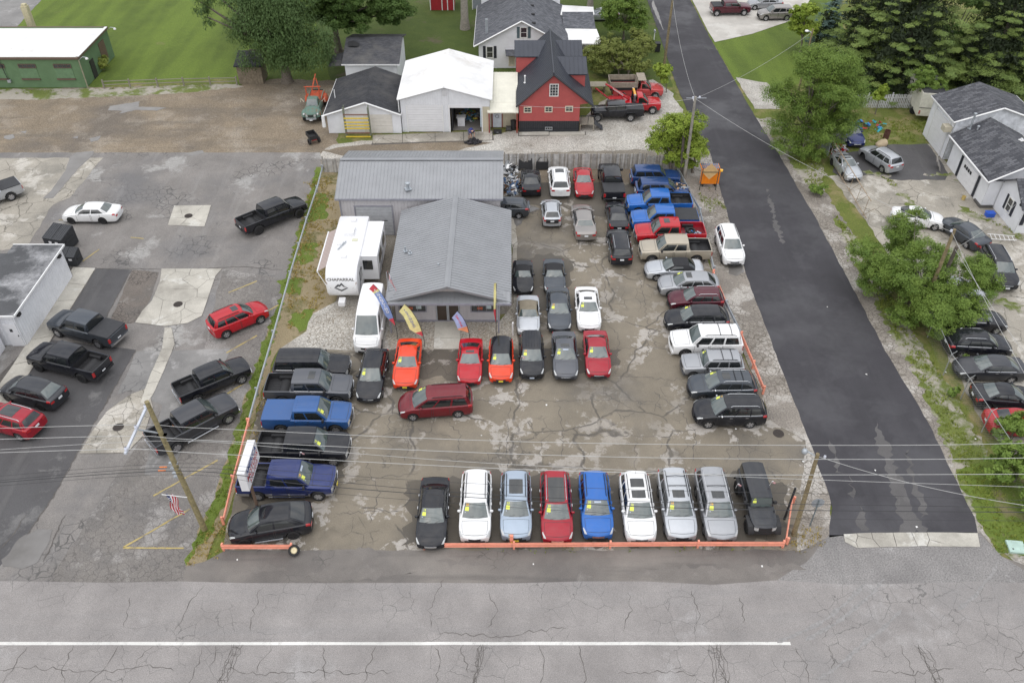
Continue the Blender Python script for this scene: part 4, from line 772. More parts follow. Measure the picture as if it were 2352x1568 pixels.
# middle wing
lapwall('siding',WSIDE,t,L((42.75,74.6,0)),-PI/2,lambda z:0,lambda z:7.9,0,2.85,.22)
lapwall('siding',WSIDE,t,L((0,66.7,0)),0,lambda z:42.75 if z<2.85 else 45.7-2.95*(4.55-z)/1.7,lambda z:49 if z<2.85 else 45.7+3.3*(4.55-z)/1.7,0,4.4,.22)
gable_roof(t,SHB,42.35-o0.x,45.7-o0.x,49.4-o0.x,66.4-o0.y,75.3-o0.y,2.8,2.8,4.6,.12,WHITE)
d=MB().box(L((42.7,70.3,1.1)),(.06,3.2,2.15)).build('garage_door',WDOOR,t)
for k in range(4): MB().box(L((42.66,70.3,.29+k*.53)),(.03,3.15,.51)).build('door_panel',WDOOR,d)
for k in range(4): MB().box(L((42.63,71.2-k*.42,1.65)),(.03,.3,.3)).build('door_pane',DGLASS,d)
for y in(72.2,68.4): MB().box(L((42.66,y,1.15)),(.06,.3,2.1)).build('shutter',DSHUT,t)
MB().tube([L((42.32,66.5,2.75)),L((42.32,75.2,2.75))],.07,6).build('gutter',WHITE,t)
# entry and front wing
MB().box(L((43.6,67.3,1.05)),(.06,.9,2.05)).build('entry_door',mat('gray_entry_door',(.36,.38,.46),.5),t); MB().box(L((43.2,67.2,.1)),(1.2,1.3,.2)).build('entry_step',mat('dark_step',(.1,.095,.09),.9),t)
lapwall('siding',WSIDE,t,L((43.9,66.6,0)),-PI/2,lambda z:0 if z<2.7 else 2.1*(z-2.7)/1.45,lambda z:4.2 if z<2.7 else 4.2-2.1*(z-2.7)/1.45,0,4.1,.22); lapwall('siding',WSIDE,t,L((0,62.4,0)),0,lambda z:43.9,lambda z:52,0,2.7,.22)
for (ya,s) in((62.0,-1),(67.0,1)): slab4('wing_roof',SHB,t,[L((43.5,64.5,4.2)),L((52,64.5,4.2)),L((52,ya,2.6)),L((43.5,ya,2.6))],.12)
slab4('entry_roof',SHB,t,[L((42.4,68.2,3.05)),L((44.2,68.2,3.05)),L((44.2,66.5,2.85)),L((42.4,66.5,2.85))],.1)
window(t,L((43.88,64.5,1.55)),-PI/2,.8,1.3,FRAMEW,WGLASS,1,2,.1,shut=DSHUT)
MB().box(L((43.82,63.0,2.5)),(.12,.2,.2)).build('wall_lamp',DARKIN,t)
q=gp(2222,275,4.2); vent(t,L((43.9,74.9,3.6)),1.5,.09); vent(t,L((44.3,74.3,3.6)),.5,.08); vent(t,L((47.4,72.0,3.9)),.2,.1,False,WHITE)
window(t,L((44.9,62.38,1.55)),0,1.0,1.3,FRAMEW,WGLASS,1,2,.1,shut=DSHUT)
# ================================================================== vehicles
PRE={
'sedan':dict(L=4.85,W=1.84,H=1.46,wb=2.8,fo=.93,r=.335,gc=.2,cowl=1.30,rf=2.15,rr=1.42,dk=.62,zh=.99,zf=.77,zd=1.05,tr=.77,win=[(.05,.47),(.51,.90)],cat='sedan'),
'coupe':dict(L=4.7,W=1.86,H=1.40,wb=2.72,fo=.93,r=.34,gc=.18,cowl=1.45,rf=2.25,rr=1.5,dk=.6,zh=.96,zf=.76,zd=1.02,tr=.76,win=[(.07,.60),(.64,.88)],doors=1,cat='coupe'),
'conv':dict(L=4.1,W=1.75,H=1.27,wb=2.42,fo=.82,r=.315,gc=.16,cowl=1.40,rf=1.92,rr=1.25,dk=.78,zh=.88,zf=.68,zd=.9,tr=.8,win=[(.05,.68)],doors=1,cat='convertible'),
'suv':dict(L=4.75,W=1.9,H=1.70,wb=2.78,fo=.93,r=.37,gc=.25,cowl=1.18,rf=1.98,rr=.46,dk=.14,zh=1.09,zf=.92,zd=1.17,tr=.78,win=[(.05,.36),(.39,.67),(.71,.93)],cat='SUV'),
'xsuv':dict(L=5.15,W=2.0,H=1.92,wb=2.95,fo=.98,r=.40,gc=.28,cowl=1.38,rf=1.98,rr=.34,dk=.1,zh=1.2,zf=1.08,zd=1.22,tr=.86,win=[(.05,.33),(.37,.62),(.66,.95)],truck=1,cat='SUV'),
'hatch':dict(L=4.0,W=1.72,H=1.5,wb=2.48,fo=.80,r=.31,gc=.18,cowl=1.0,rf=1.78,rr=.6,dk=.16,zh=1.02,zf=.80,zd=1.08,tr=.77,win=[(.05,.44),(.48,.86)],cat='hatchback'),
'minivan':dict(L=5.08,W=1.98,H=1.76,wb=3.03,fo=.98,r=.345,gc=.2,cowl=.98,rf=2.0,rr=.45,dk=.1,zh=1.06,zf=.82,zd=1.12,tr=.82,win=[(.04,.30),(.34,.62),(.66,.94)],cat='minivan'),
'pickup':dict(L=5.9,W=2.02,H=1.93,wb=3.7,fo=.95,r=.41,gc=.36,cowl=1.38,rf=2.05,cab=4.0,zh=1.22,zf=1.12,zd=1.27,tr=.83,win=[(.05,.48),(.53,.90)],truck=1,cat='pickup truck'),
'van':dict(L=6.0,W=2.06,H=2.55,wb=3.75,fo=1.02,r=.36,gc=.2,cowl=.72,rf=1.72,rr=.12,dk=.05,zh=1.32,zf=1.0,zd=1.38,tr=.87,win=[(.02,.17)],doors=1,cat='van'),
'jeep':dict(L=4.5,W=1.6,H=1.86,wb=2.95,fo=.62,r=.42,gc=.48,cowl=1.42,rf=1.62,rr=.12,dk=.05,zh=1.2,zf=1.1,zd=1.18,tr=.93,win=[(.04,.34),(.38,.63),(.67,.95)],truck=1,cat='SUV'),
}
def sm(t): t=max(0,min(1,t)); return t*t*(3-2*t)
_WH={}
def wheel_meshes(r,dark):
    k=(round(r,3),dark)
    if k in _WH: return _WH[k]
    wd=.22 if r<.38 else .27
    b=MB(); n=22
    prof=[(r*.62,-wd/2),(r*.9,-wd/2),(r*.985,-wd/2+.03),(r,-wd/4),(r,wd/4),(r*.985,wd/2-.03),(r*.9,wd/2),(r*.62,wd/2),(r*.6,wd/2-.05),(0.01,wd/2-.06)]
    V=[];F=[];m=len(prof)
    for i in range(n):
        q=2*PI*i/n
        for rr,y in prof: V.append((rr*math.cos(q),y,rr*math.sin(q)))
    for i in range(n):
        for j in range(m-1): F.append((i*m+j,i*m+j+1,((i+1)%n)*m+j+1,((i+1)%n)*m+j))
    b.add(V,F); tyre=b.mesh(RUBBER,40,'tyre')
    b=MB(); y=wd/2-.012
    # spoked rim: outer ring + spokes + hub
    ns=6 if r>.38 else 5; n=24; V=[];F=[]
    for i in range(n):
        q=2*PI*i/n
        for rr,yy in((r*.66,y+.006),(r*.57,y-.012)): V.append((rr*math.cos(q),yy,rr*math.sin(q)))
    for i in range(n): F.append((2*i,2*i+1,2*((i+1)%n)+1,2*((i+1)%n)))
    b.add(V,F)
    for k2 in range(ns):
        q=2*PI*k2/ns; d=(math.cos(q),math.sin(q)); t=(-d[1],d[0])
        P=[(r*.08,.055*r/.35),(r*.6,.075*r/.35)]
        vv=[]
        for rr,hw in P:
            for sgn in(-1,1): vv.append((d[0]*rr+t[0]*hw*sgn*.9,y-.008,d[1]*rr+t[1]*hw*sgn*.9))
        b.add(vv,[(0,1,3,2)])
    b.add([(r*.15*math.cos(2*PI*i/10),y-.004,r*.15*math.sin(2*PI*i/10)) for i in range(10)],[tuple(range(10))[::-1]])
    rim=b.mesh(DRIM if dark else ALLOY,0,'rim')
    _WH[k]=(tyre,rim,wd); return _WH[k]
class Car:
    def __init__(s,P):
        s.__dict__.update(P); p=P
        s.bed='cab' in P and not P.get('nobed')
        if 'cab' in P: s.rr=s.L-s.cab+.10; s.dk=s.L-s.cab
        s.wf=s.fo; s.wr=s.fo+s.wb; s.AR=s.r+(.09 if P.get('truck') else .055)
        s.ftap=P.get('ftap',.13 if not P.get('truck') else .08); s.rtap=P.get('rtap',.09 if not P.get('truck') else .04)
        s.bowf=.2 if not P.get('truck') else .10; s.bowr=.10 if not P.get('truck') else .03
        s.bedf=s.gc+.42; s.tr=P['tr']
    def w(s,d):
        W=s.W/2; k=1
        if d<1.0: k-=s.ftap*((1.0-d)/1.0)**2.4
        if d>s.L-1.0: k-=s.rtap*((d-s.L+1.0)/1.0)**2.4
        return W*k
    def zs(s,d):
        L=s.L; tr=s.__dict__.get('truck')
        K=[(0,s.zf-(.05 if tr else .17)),(.06,s.zf-(.02 if tr else .09)),(.25,s.zf),(s.cowl*.6,s.zf+(s.zh-s.zf)*.62),(s.cowl,s.zh)]
        e=L-s.dk
        K+=[(e,s.zd),(L-.1,s.zd-(.0 if (tr or s.dk<.3) else .03)),(L,s.zd-(.02 if tr else (.07 if s.dk<.3 else .13)))]
        for (a,za),(b,zb) in zip(K,K[1:]):
            if d<=b: return za+(zb-za)*((d-a)/max(1e-6,b-a))
        return K[-1][1]
    def cr(s,d):
        if d<s.cowl+.3: return .07*sm(d/.5)
        if d>s.L-s.dk-.2 and not s.bed: return .035*sm((s.L-d)/.3)
        return .0
    def zb(s,d):
        z=s.gc
        if d<.2: z+=.1*(1-d/.2)
        if d>s.L-.25: z+=.16*(1-(s.L-d)/.25)
        for c in(s.wf,s.wr):
            q=s.AR**2-(d-c)**2
            if q>=-1e-9: z=max(z,s.r+math.sqrt(max(0,q)))
        return z
    def half(s,d,bed=False):
        w=s.w(d); zs=s.zs(d); zb=s.zb(d); zb=min(zb,zs-.12); cr=s.cr(d); g=s.gc
        f=[0,0,0,.07,.32,.56,.80,.945]
        yy=[0,.72*w,w-.075,w-.045,w-.012,w,w-.012,w-.035]
        pts=[]
        for j in range(8):
            z=zb if j<3 else max(g+f[j]*(zs-g),zb+.012*(j-2)); z=min(z,zs-.012*(8-j))
            pts.append((yy[j],z))
        if bed: pts+=[(w-.02,zs),(w-.11,zs),(w-.125,s.bedf),(0,s.bedf)]
        else: pts+=[(w-.10,zs),(.62*w,zs+.62*cr),(.32*w,zs+.92*cr),(0,zs+cr)]
        return pts
    def X(s,d,y):
        x=s.L/2-d; w=s.w(d); q=(y/max(w,.1))**2
        if d<.9: x-=s.bowf*q*(1-d/.9)**1.5
        if d>s.L-.7: x+=s.bowr*q*(1-(s.L-d)/.7)**1.5
        return x
    def S(s,d,v,off=0,side=1):
        h=s.half(d); i=min(10,int(v)); t=v-i
        y=h[i][0]*(1-t)+h[i+1][0]*t; z=h[i][1]*(1-t)+h[i+1][1]*t
        ny=h[i+1][1]-h[i][1]; nz=-(h[i+1][0]-h[i][0]); q=math.hypot(ny,nz) or 1
        return (s.X(d,y),(y+off*ny/q)*side,z+off*nz/q)
    # ---- cabin surfaces
    def cab_setup(s):
        L=s.L; s.c0=s.cowl; s.e0=L-s.dk
        s.yb=lambda d: s.w(d)-.10
        s.yr=lambda t: (s.w(L/2)-.10)*s.tr*(1-.03*(2*t-1)**2)-(0.04*max(0,t-.6) if not s.__dict__.get('truck') else 0)
        s.wbulge=.16 if not s.__dict__.get('truck') else .07
        s.rb=.12 if s.dk>.3 else .06
        if 'cab' in s.__dict__: s.rb=.01
    def zr(s,u): return s.H-.045*u*u-.035*u**6
    def ws(s,u,v,off=0):
        yb=s.yb(s.c0+.15); yr=s.yr(0)
        b=Vector((s.L/2-(s.c0-.02+s.wbulge*u*u),u*yb,s.zs(s.c0)+s.cr(s.c0)*(1-u*u)*.8-.02))
        t=Vector((s.L/2-(s.rf+s.wbulge*.6*u*u),u*yr,s.zr(u)))
        p=b.lerp(t,v); n=Vector((s.H-s.zh,0,s.rf-s.c0)).normalized()
        k=.03*math.sin(PI*v)+off
        return p+n*k
    def rw(s,u,v,off=0):
        yb=s.yb(s.e0-.1); yr=s.yr(1)
        b=Vector((s.L/2-(s.e0-s.rb*u*u),u*yb,s.zs(s.e0)+s.cr(s.e0)*(1-u*u)*.8-.02))
        t=Vector((s.L/2-(s.L-s.rr-s.rb*.6*u*u),u*yr,s.zr(u)))
        p=b.lerp(t,v); n=Vector((-(s.H-s.zd),0,s.rr-s.dk)).normalized()
        return p+n*(.02*math.sin(PI*v)+off)
    def sd_(s,t,v,side=1,off=0):
        d0=s.c0-.02+s.wbulge; d1=s.e0-s.rb; r0=s.rf+s.wbulge*.6; r1=s.L-s.rr-s.rb*.6
        db=d0+(d1-d0)*t; dr=r0+(r1-r0)*t
        b=Vector((s.L/2-db,s.yb(db),s.zs(db)-.02)); tp=Vector((s.L/2-dr,s.yr(t),s.zr(1)))
        p=b.lerp(tp,v); n=Vector((0,tp.z-b.z,b.y-tp.y)).normalized()
        p=p+n*(.025*math.sin(PI*v)+off); p.y*=side; return p
    def rf_(s,t,u,off=0):
        r0=s.rf+s.wbulge*.6*u*u; r1=s.L-s.rr-s.rb*.6*u*u; d=r0+(r1-r0)*t
        return Vector((s.L/2-d,u*s.yr(t),s.zr(u)+.02*math.sin(PI*t)+off))
    def body(s):
        D=set([0,.03,.08,.16,.25,.4,.6,.8,s.cowl*.75,s.cowl-.05,s.cowl+.15])
        n=int(s.L/.3)
        for i in range(1,n): D.add(s.L*i/n)
        for q in(.6,.4,.25,.14,.06,.02,0): D.add(s.L-q)
        for c in(s.wf,s.wr):
            for k in range(11):
                D.add(c+s.AR*math.cos(PI*k/10))
            D.add(c-s.AR-.004); D.add(c+s.AR+.004)
        D=sorted(d for d in D if 0<=d<=s.L)
        st=[]; b0=s.__dict__.get('cab',99)+.06; b1=s.L-.07
        if s.bed:
            for d in D:
                st.append((d,b0<d<b1))
            st+=[(b0,False),(b0+.001,True),(b1,True),(b1+.001,False)]; st.sort()
        else: st=[(d,False) for d in D]
        V=[];F=[];M=[];N=22
        cl=s.__dict__.get('clad')
        for d,bd in st:
            h=s.half(d,bd); ring=h+[(-y,z) for y,z in h[10:0:-1]]
            for y,z in ring: V.append((s.X(d,y),y,z))
        for i in range(len(st)-1):
            for k in range(N):
                a=i*N+k;b=i*N+(k+1)%N
                F.append((a,b,b+N,a+N)); kk=k if k<11 else 21-k
                mi=0
                if kk<2: mi=1
                elif cl and kk in(2,3): mi=2 if cl==1 else 3
                elif kk==2: mi=1
                if kk>=9 and st[i][1] and st[i+1][1]: mi=4
                elif kk>=9 and (st[i][1]!=st[i+1][1]): mi=4
                M.append(mi)
        F.append(tuple(range(N))); M.append(0)
        o=(len(st)-1)*N; F.append(tuple(range(o,o+N))[::-1]); M.append(0)
        mb=MB(); mb.v=V; mb.f=[f[::-1] for f in F]; mb.m=M; return mb
    def cap(s,front,y0,y1,z0,z1,off,ny=8,thick=.05):
        sg=1 if front else -1; d=0 if front else s.L; bow=s.bowf if front else s.bowr; w=s.w(d)
        b=MB(); V=[];
        for i in range(ny+1):
            y=y0+(y1-y0)*i/ny; x=sg*(s.L/2-bow*(y/w)**2+off)
            V+= [(x,y,z0),(x-sg*.012,y,z1),(x-sg*thick-sg*.012,y,z1),(x-sg*thick,y,z0)]
        F=[]
        for i in range(ny):
            for k in range(4): F.append((i*4+k,i*4+(k+1)%4,(i+1)*4+(k+1)%4,(i+1)*4+k))
        F+=[(3,2,1,0),(ny*4,ny*4+1,ny*4+2,ny*4+3)]
        if not front: F=[f[::-1] for f in F]
        b.add(V,[f[::-1] for f in F]); return b
def vehicle(pre,name,label,px,heading,color,group=None,z=.75,pos=None,**kw):
    P=dict(PRE[pre]); P.update({k:v for k,v in kw.items()})
    c=Car(P); c.cab_setup()
    q=pos or gp(px[0],px[1],z)
    t=thing(name,label,P['cat'],(q[0],q[1],0.0),R(heading),group)
    pm=color; tr=P.get('truck'); shell=P.get('roofmat') or pm
    w0=c.w(.05)
    # body, cabin
    c.body().build('body',[pm,BLACK,BLACK,P.get('cladmat') or GALV,P.get('bedmat') or BLACK],t,smooth=32)
    b=MB()
    b.grid(lambda u,v:c.ws(u*2-1,v),8,3); b.grid(lambda u,v:c.rw(u*2-1,v),8,3,flip=True)
    b.grid(lambda u,v:c.sd_(u,v,1),10,4); b.grid(lambda u,v:c.sd_(u,v,-1),10,4,flip=True)
    b.grid(lambda u,v:c.rf_(u,v*2-1),8,10,flip=True)
    pil=P.get('pillar')
    if pil: b.m=[1 if i<24+24+80 else 0 for i in range(len(b.f))]
    cabn=b.build('cabin',[shell,pil] if pil else shell,t,smooth=40)
    if not P.get('nowind'):
        g=MB().grid(lambda u,v:c.ws((u*2-1)*.9,.05+.9*v,.010),8,3).build('windshield',WSHIELD,t,smooth=60)
        for k in(-.45,.25): MB().tube([c.ws(k,.06,.02),c.ws(k+.38,.16,.022)],.011,4).build('wiper',BLACK,t)
    rv=P.get('rwv',(.12,.9)); ru=P.get('rwu',.86)
    if not P.get('norear'): MB().grid(lambda u,v:c.rw((u*2-1)*ru,rv[0]+(rv[1]-rv[0])*v,.010),8,3,flip=True).build('rear_window',P.get('rearglass') or DGLASS,t,smooth=60)
    for k,(a,e) in enumerate(P['win']):
        for sd in(1,-1):
            MB().grid(lambda u,v:c.sd_(a+(e-a)*u,.07+.80*v,sd,.010),5,3,flip=(sd<0)).build('side_window',DGLASS,t,smooth=60)
            if P.get('trim'):
                MB().tube([c.sd_(a-.01+(e-a+.02)*u/4,.05,sd,.012) for u in range(5)],.014,4).build('window_trim',CHROME,t)
    # doors follow the windows
    nd=P.get('doors',2); d0=c.c0-.02+c.wbulge; d1=c.e0-c.rb
    for k in range(min(nd,len(P['win']))):
        a,e=P['win'][k]; da=d0+(d1-d0)*(a-.02)+.02; de=d0+(d1-d0)*e
        if k==nd-1 and not tr: de=min(de,c.wr-.10)
        if k==0: da=max(da,c.wf+c.AR+.06)
        if de-da<.3: continue
        for sd in(1,-1):
            dr=MB().panel(lambda u,v:c.S(da+(de-da)*u,3.3+4.2*v,.007,sd),6,5,.022/(de-da),.02,flip=(sd<0)).build('door',[pm,BLACK],t,smooth=40)
            p=Vector(c.S(da+(de-da)*.85,6.45,.02,sd))
            MB().box(p,(.2,.03,.035)).build('door_handle',CHROME if P.get('trim') or P.get('chr') else pm,dr)
    # bonnet panel
    def hs(u,q):
        k=q*2-1; return c.S(.16+(c.cowl-.28)*u,11-2.65*abs(k),.006,-1 if k<0 else 1)
    MB().panel(hs,6,8,.022/(c.cowl-.28),.014,flip=True).build('hood',[pm,BLACK],t,smooth=40)
    # wheels
    ty,rm,wd=wheel_meshes(c.r,bool(P.get('drim')))
    miss=P.get('nowheel',())
    for i,(d,sd) in enumerate(((c.wf,1),(c.wf,-1),(c.wr,1),(c.wr,-1))):
        if i in miss: continue
        W=c.W/2+(.02 if tr else -.015)+P.get('track',0)
        o=obj('wheel',ty,t,(c.L/2-d,sd*(W-wd/2),c.r),0 if sd>0 else PI)
        obj('rim',rm,o)
    # lamps
    if tr:
        z0=c.zf-.34;z1=c.zf-.10
        for sd in(1,-1):
            y0,y1=sorted((sd*w0*.60,sd*w0*.97))
            c.cap(1,y0,y1,z0,z1,.02,4).build('headlight',HLAMP,t)
        c.cap(1,-w0*.56,w0*.56,z0-.06,z1+.02,.025,8).build('grille',P.get('grille') or CHROME,t)
        c.cap(1,-w0*.48,w0*.48,z0,z1-.03,.034,8).build('grille_mesh',BLACK,t)
        c.cap(1,-w0*.99,w0*.99,c.gc+.06,c.gc+.26,.07,10,.14).build('bumper',P.get('bump') or (CHROME if not P.get('drim') else BLACK),t)
        c.cap(0,-w0*1.0,w0*1.0,c.gc+.1,c.gc+.26,.07,8,.12).build('bumper',P.get('bump') or (CHROME if not P.get('drim') else BLACK),t)
        for sd in(1,-1):
            y0,y1=sorted((sd*w0*.86,sd*w0*1.06))
            c.cap(0,y0,y1,c.zd-.46,c.zd-.10,.015,2).build('taillight',TLAMP,t)
    else:
        for sd in(1,-1):
            MB().grid(lambda u,v:c.S(.015+(.42)*u,7.0+(1.35-.5*u)*v,.008,sd),5,4,flip=(sd<0)).build('headlight',HLAMP,t,smooth=40)
            MB().grid(lambda u,v:c.S(c.L-.03-.30*u,6.3+1.6*v,.008,sd),4,3,flip=(sd>0)).build('taillight',TLAMP,t,smooth=40)
            y0,y1=sorted((sd*w0*.62,sd*w0*.97)); zt=c.zs(c.L)
            c.cap(0,y0,y1,zt-.2,zt-.06,.012,3).build('taillight',TLAMP,t)
        zt=c.zs(0)
        c.cap(1,-w0*.42,w0*.42,zt-.17,zt-.03,.012,6).build('grille',P.get('grille') or BLACK,t)
        c.cap(1,-w0*.7,w0*.7,c.gc+.12,c.gc+.22,.012,6).build('air_intake',BLACK,t)
        if P.get('nosebar'): c.cap(1,-w0*.44,w0*.44,zt-.06,zt-.035,.02,6).build('grille_trim',CHROME,t)
    pl=P.get('fplate')
    if pl: c.cap(1,-.16,.16,.42,.54,.09 if tr else .03,2).build('licence_plate',pl,t)
    if not P.get('norplate'):
        zz=c.gc+.34 if tr else c.zs(c.L)-.24
        c.cap(0,-.16,.16,zz,zz+.13,.025,2).build('licence_plate',PLATEW,t)
    # mirrors
    if not P.get('nomirror'):
        for sd in(1,-1):
            p=c.sd_(.10 if not tr else .08,.10,sd,.12 if not tr else .17); dm=(.13,.22,.15) if not tr else (.14,.26,.24)
            b=MB().lathe([(.01,-.5),(.38,-.46),(.5,-.2),(.5,.25),(.36,.46),(.01,.5)],8)
            b.v=[(x*dm[0]*1.2+p.x,y*dm[1]*1.1+p.y,zq*dm[2]+p.z) for x,y,zq in b.v]
            b.build('mirror',P.get('mirror') or (BLACK if tr else pm),t,smooth=50)
    # roof fittings
    if P.get('rails'):
        for sd in(1,-1):
            b=MB().tube([c.rf_(.10,sd*.9,-.01),c.rf_(.16,sd*.88,.05),c.rf_(.5,sd*.87,.045),c.rf_(.86,sd*.88,.05),c.rf_(.93,sd*.9,-.01)],.022,5)
            b.build('roof_rail',CHROME if P['rails']==1 else BLACK,t)
    if P.get('cross'):
        for q in P['cross']: MB().tube([c.rf_(q,-.88,.05),c.rf_(q,0,.065),c.rf_(q,.88,.05)],.02,5).build('crossbar',BLACK,t)
    for (a,e,u) in P.get('sunroof',[]):
        MB().grid(lambda s_,v:c.rf_(a+(e-a)*s_,(v*2-1)*u,.009),4,5,flip=True).build('sunroof',DGLASS,t,smooth=50)
    if P.get('ribs'):
        for k in range(-2,3): MB().tube([c.rf_(.12,k*.3,.004),c.rf_(.9,k*.3,.004)],.012,4).build('roof_rib',pm,t)
    if P.get('fin'): MB().add([c.rf_(.93,-.02,0),c.rf_(.93,.02,0),c.rf_(.87,0,.0),c.rf_(.95,0,.09)],[(0,1,2),(0,2,3),(1,3,2),(0,3,1)]).build('antenna',BLACK,t)
    if c.bed:
        b0=c.cab+.06; b1=c.L-.07
        if P.get('tonneau'):
            b=MB(); y=c.w(4.8)-.05; z=c.zd+.012
            b.box((c.L/2-(b0+b1)/2,0,z+.02),(b1-b0,2*y,.05))
            b.build('bed_cover',P['tonneau'],t)
        else:
            for sd in(1,-1):
                MB().box((c.L/2-c.wr,sd*(c.w(c.wr)-.22),c.bedf+.13),(.95,.2,.26)).build('wheel_well',BLACK,t)
            for k in range(-4,5): MB().box((c.L/2-(b0+b1)/2,k*.17,c.bedf+.008),(b1-b0-.06,.05,.016)).build('bed_rib',BLACK,t)
        c.cap(0,-w0*.84,w0*.84,c.gc+.34,c.zd-.03,.018,6).build('tailgate',pm,t)
        if P.get('step'):
            for sd in(1,-1): MB().tube([(c.L/2-1.75,sd*(c.W/2+.06),.42),(c.L/2-3.95,sd*(c.W/2+.06),.42)],.05,6).build('side_step',CHROME if P['step']==2 else BLACK,t)
    if P.get('sidestep'):
        for sd in(1,-1): MB().tube([(c.L/2-c.wf-.6,sd*(c.W/2+.03),.34),(c.L/2-c.wr+.6,sd*(c.W/2+.03),.34)],.045,6).build('side_step',GALV,t)
    if P.get('flares'):
        for d in(c.wf,c.wr):
            for sd in(1,-1):
                b=MB(); V=[]
                n=8
                for i in range(n+1):
                    q=PI*(.04+.92*i/n); x=(c.AR+.10)*math.cos(q)*1.05; zz=c.r+(c.AR+.06)*min(math.sin(q)*1.25,1)
                    for y in(c.W/2-.2,c.W/2+.17): V+=[(c.L/2-d+x,sd*y,zz+(.03 if y<c.W/2 else 0))]
                F=[(2*i,2*i+1,2*i+3,2*i+2) for i in range(n)]
                if sd>0: F=[f[::-1] for f in F]
                b.add(V,F); b.add([(x,y,zq-.05) for x,y,zq in V],[f[::-1] for f in F]); b.build('fender_flare',BLACK,t,smooth=40)
    if P.get('cladarch'):
        for d in(c.wf,c.wr):
            for sd in(1,-1):
                V=[];n=10
                for i in range(n+1):
                    q=PI*(-.02+1.04*i/n)
                    for rr in(c.AR-.005,c.AR+.075): V.append((c.L/2-d+rr*math.cos(q),sd*(c.w(d)+.008),c.r+rr*math.sin(q)))
                F=[(2*i,2*i+1,2*i+3,2*i+2) for i in range(n)]
                if sd<0: F=[f[::-1] for f in F]
                MB().add(V,F).build('arch_trim',P['cladarch'],t)
    # price sticker on the windshield
    sk=P.get('sticker')
    if sk:
        num,colm=sk
        MB().grid(lambda u,v:c.ws(-.80+.30*u,.46+.24*v,.016),2,2).build('price_sticker',STICK,t)
        MB().add([c.ws(-.74+.04*math.cos(k*PI/5),.37+.035*math.sin(k*PI/5),.017) for k in range(10)],[tuple(range(10))]).build('round_sticker',STICKW,t)
        V,F=digits(num)
        MB().add([c.ws(-.66+x*.15,.82+y*.12,.017) for x,y,_ in V],F).build('sticker_number',colm,t)
    if P.get('banner'):
        MB().grid(lambda u,v:c.ws(-.25+.6*u,.80+.11*v,.016),3,1).build('windshield_banner',STICKW,t)
    return t,c
_DG={}
def digits(s):
    if s not in _DG: _DG[s]=text_mesh(s,1.6,.03)
    return _DG[s]
# paint colours
K=dict(black=paint('black',(.009,.010,.015)),charcoal=paint('charcoal',(.03,.032,.038),.3),navy=paint('navy',(.012,.022,.075),.2),
 gray=paint('gray',(.10,.105,.12),.5),dgray=paint('dark_gray',(.045,.047,.055),.4),silver=paint('silver',(.50,.52,.55),.55),white=paint('white',(.80,.80,.80),0,.42),
 red=paint('red',(.46,.008,.018),.05),crim=paint('crimson',(.34,.008,.022),.15),dred=paint('dark_red',(.17,.010,.018),.25),maroon=paint('maroon',(.085,.008,.02),.25),
 orange=paint('orange_red',(.74,.055,.012),0),blue=paint('bright_blue',(.018,.13,.46),.15),mblue=paint('mid_blue',(.028,.10,.29),.3),dblue=paint('deep_blue',(.018,.055,.18),.25),rblue=paint('royal_blue',(.018,.032,.14),.25),
 tan=paint('tan',(.44,.39,.31),.35),taupe=paint('taupe',(.30,.28,.265),.5),sblue=paint('silver_blue',(.36,.43,.52),.5),slate=paint('slate',(.06,.07,.085),.5),mred=paint('matte_red',(.40,.012,.02),0,.6),ltgray=paint('light_gray',(.36,.37,.39),.5))
FABB=mat('black_soft_top',(.022,.022,.025),.85); FABT=mat('tan_soft_top',(.22,.19,.14),.85)
VINYL=mat('black_bed_cover',(.035,.036,.04),.7)
REDGR=mat('black_gloss_trim',(.02,.02,.02),.2)
Y=STICK; O=STICKO
rg='vehicles for sale in the front row'; lg='pickups and SUVs parked along the left guardrail'; bg_='vehicles parked nose-out along the right guardrail'; mg='vehicles parked in the middle of the sales lot'
# ---- front row, noses to the road
vehicle('sedan','sedan','black sedan with white number on its glass, leftmost of the front row',(995,1172),-90,K['black'],rg,L=4.94,trim=1,nosebar=1,sticker=('14',Y),grille=CHROME)
vehicle('suv','suv','white SUV with black roof rails, second from the left in the front row',(1093,1160),-90,K['white'],rg,L=4.95,W=1.9,rails=2,sticker=('20',O),grille=BLACK)
vehicle('suv','suv','pale silver blue SUV with wide glass sunroof behind the upright rail stub',(1185,1160),-90,K['sblue'],rg,L=4.74,rails=2,sunroof=[(.22,.70,.62)],sticker=('03',Y),fplate=PLATEY,trim=1)
vehicle('suv','suv','red SUV with full black glass roof in the front row',(1277,1163),-90,K['crim'],rg,L=4.96,rails=1,sunroof=[(.04,.78,.74)],sticker=('20',Y),trim=1,grille=CHROME)
vehicle('suv','suv','bright blue compact SUV in the front row',(1368,1158),-90,K['blue'],rg,L=4.66,H=1.65,rails=2,sticker=('20',Y),banner=1,grille=CHROME)
vehicle('suv','suv','white SUV with two dark roof panes in the front row',(1464,1162),-90,K['white'],rg,L=4.83,rails=2,sunroof=[(.12,.36,.62),(.46,.74,.62)],sticker=('16',Y),nosebar=1,fin=1)
vehicle('suv','suv','silver SUV with crossbars and black push bar in the front row',(1554,1156),-90,K['silver'],rg,L=4.98,rails=2,cross=(.42,.72),sunroof=[(.08,.30,.55)],sticker=('10',O))
vehicle('suv','suv','bluish silver SUV beside the black off-roader in the front row',(1643,1156),-90,K['ltgray'],rg,L=5.10,W=1.95,rails=1,cross=(.42,.74),sunroof=[(.08,.28,.55)],sticker=('16',O),nosebar=1,grille=CHROME)
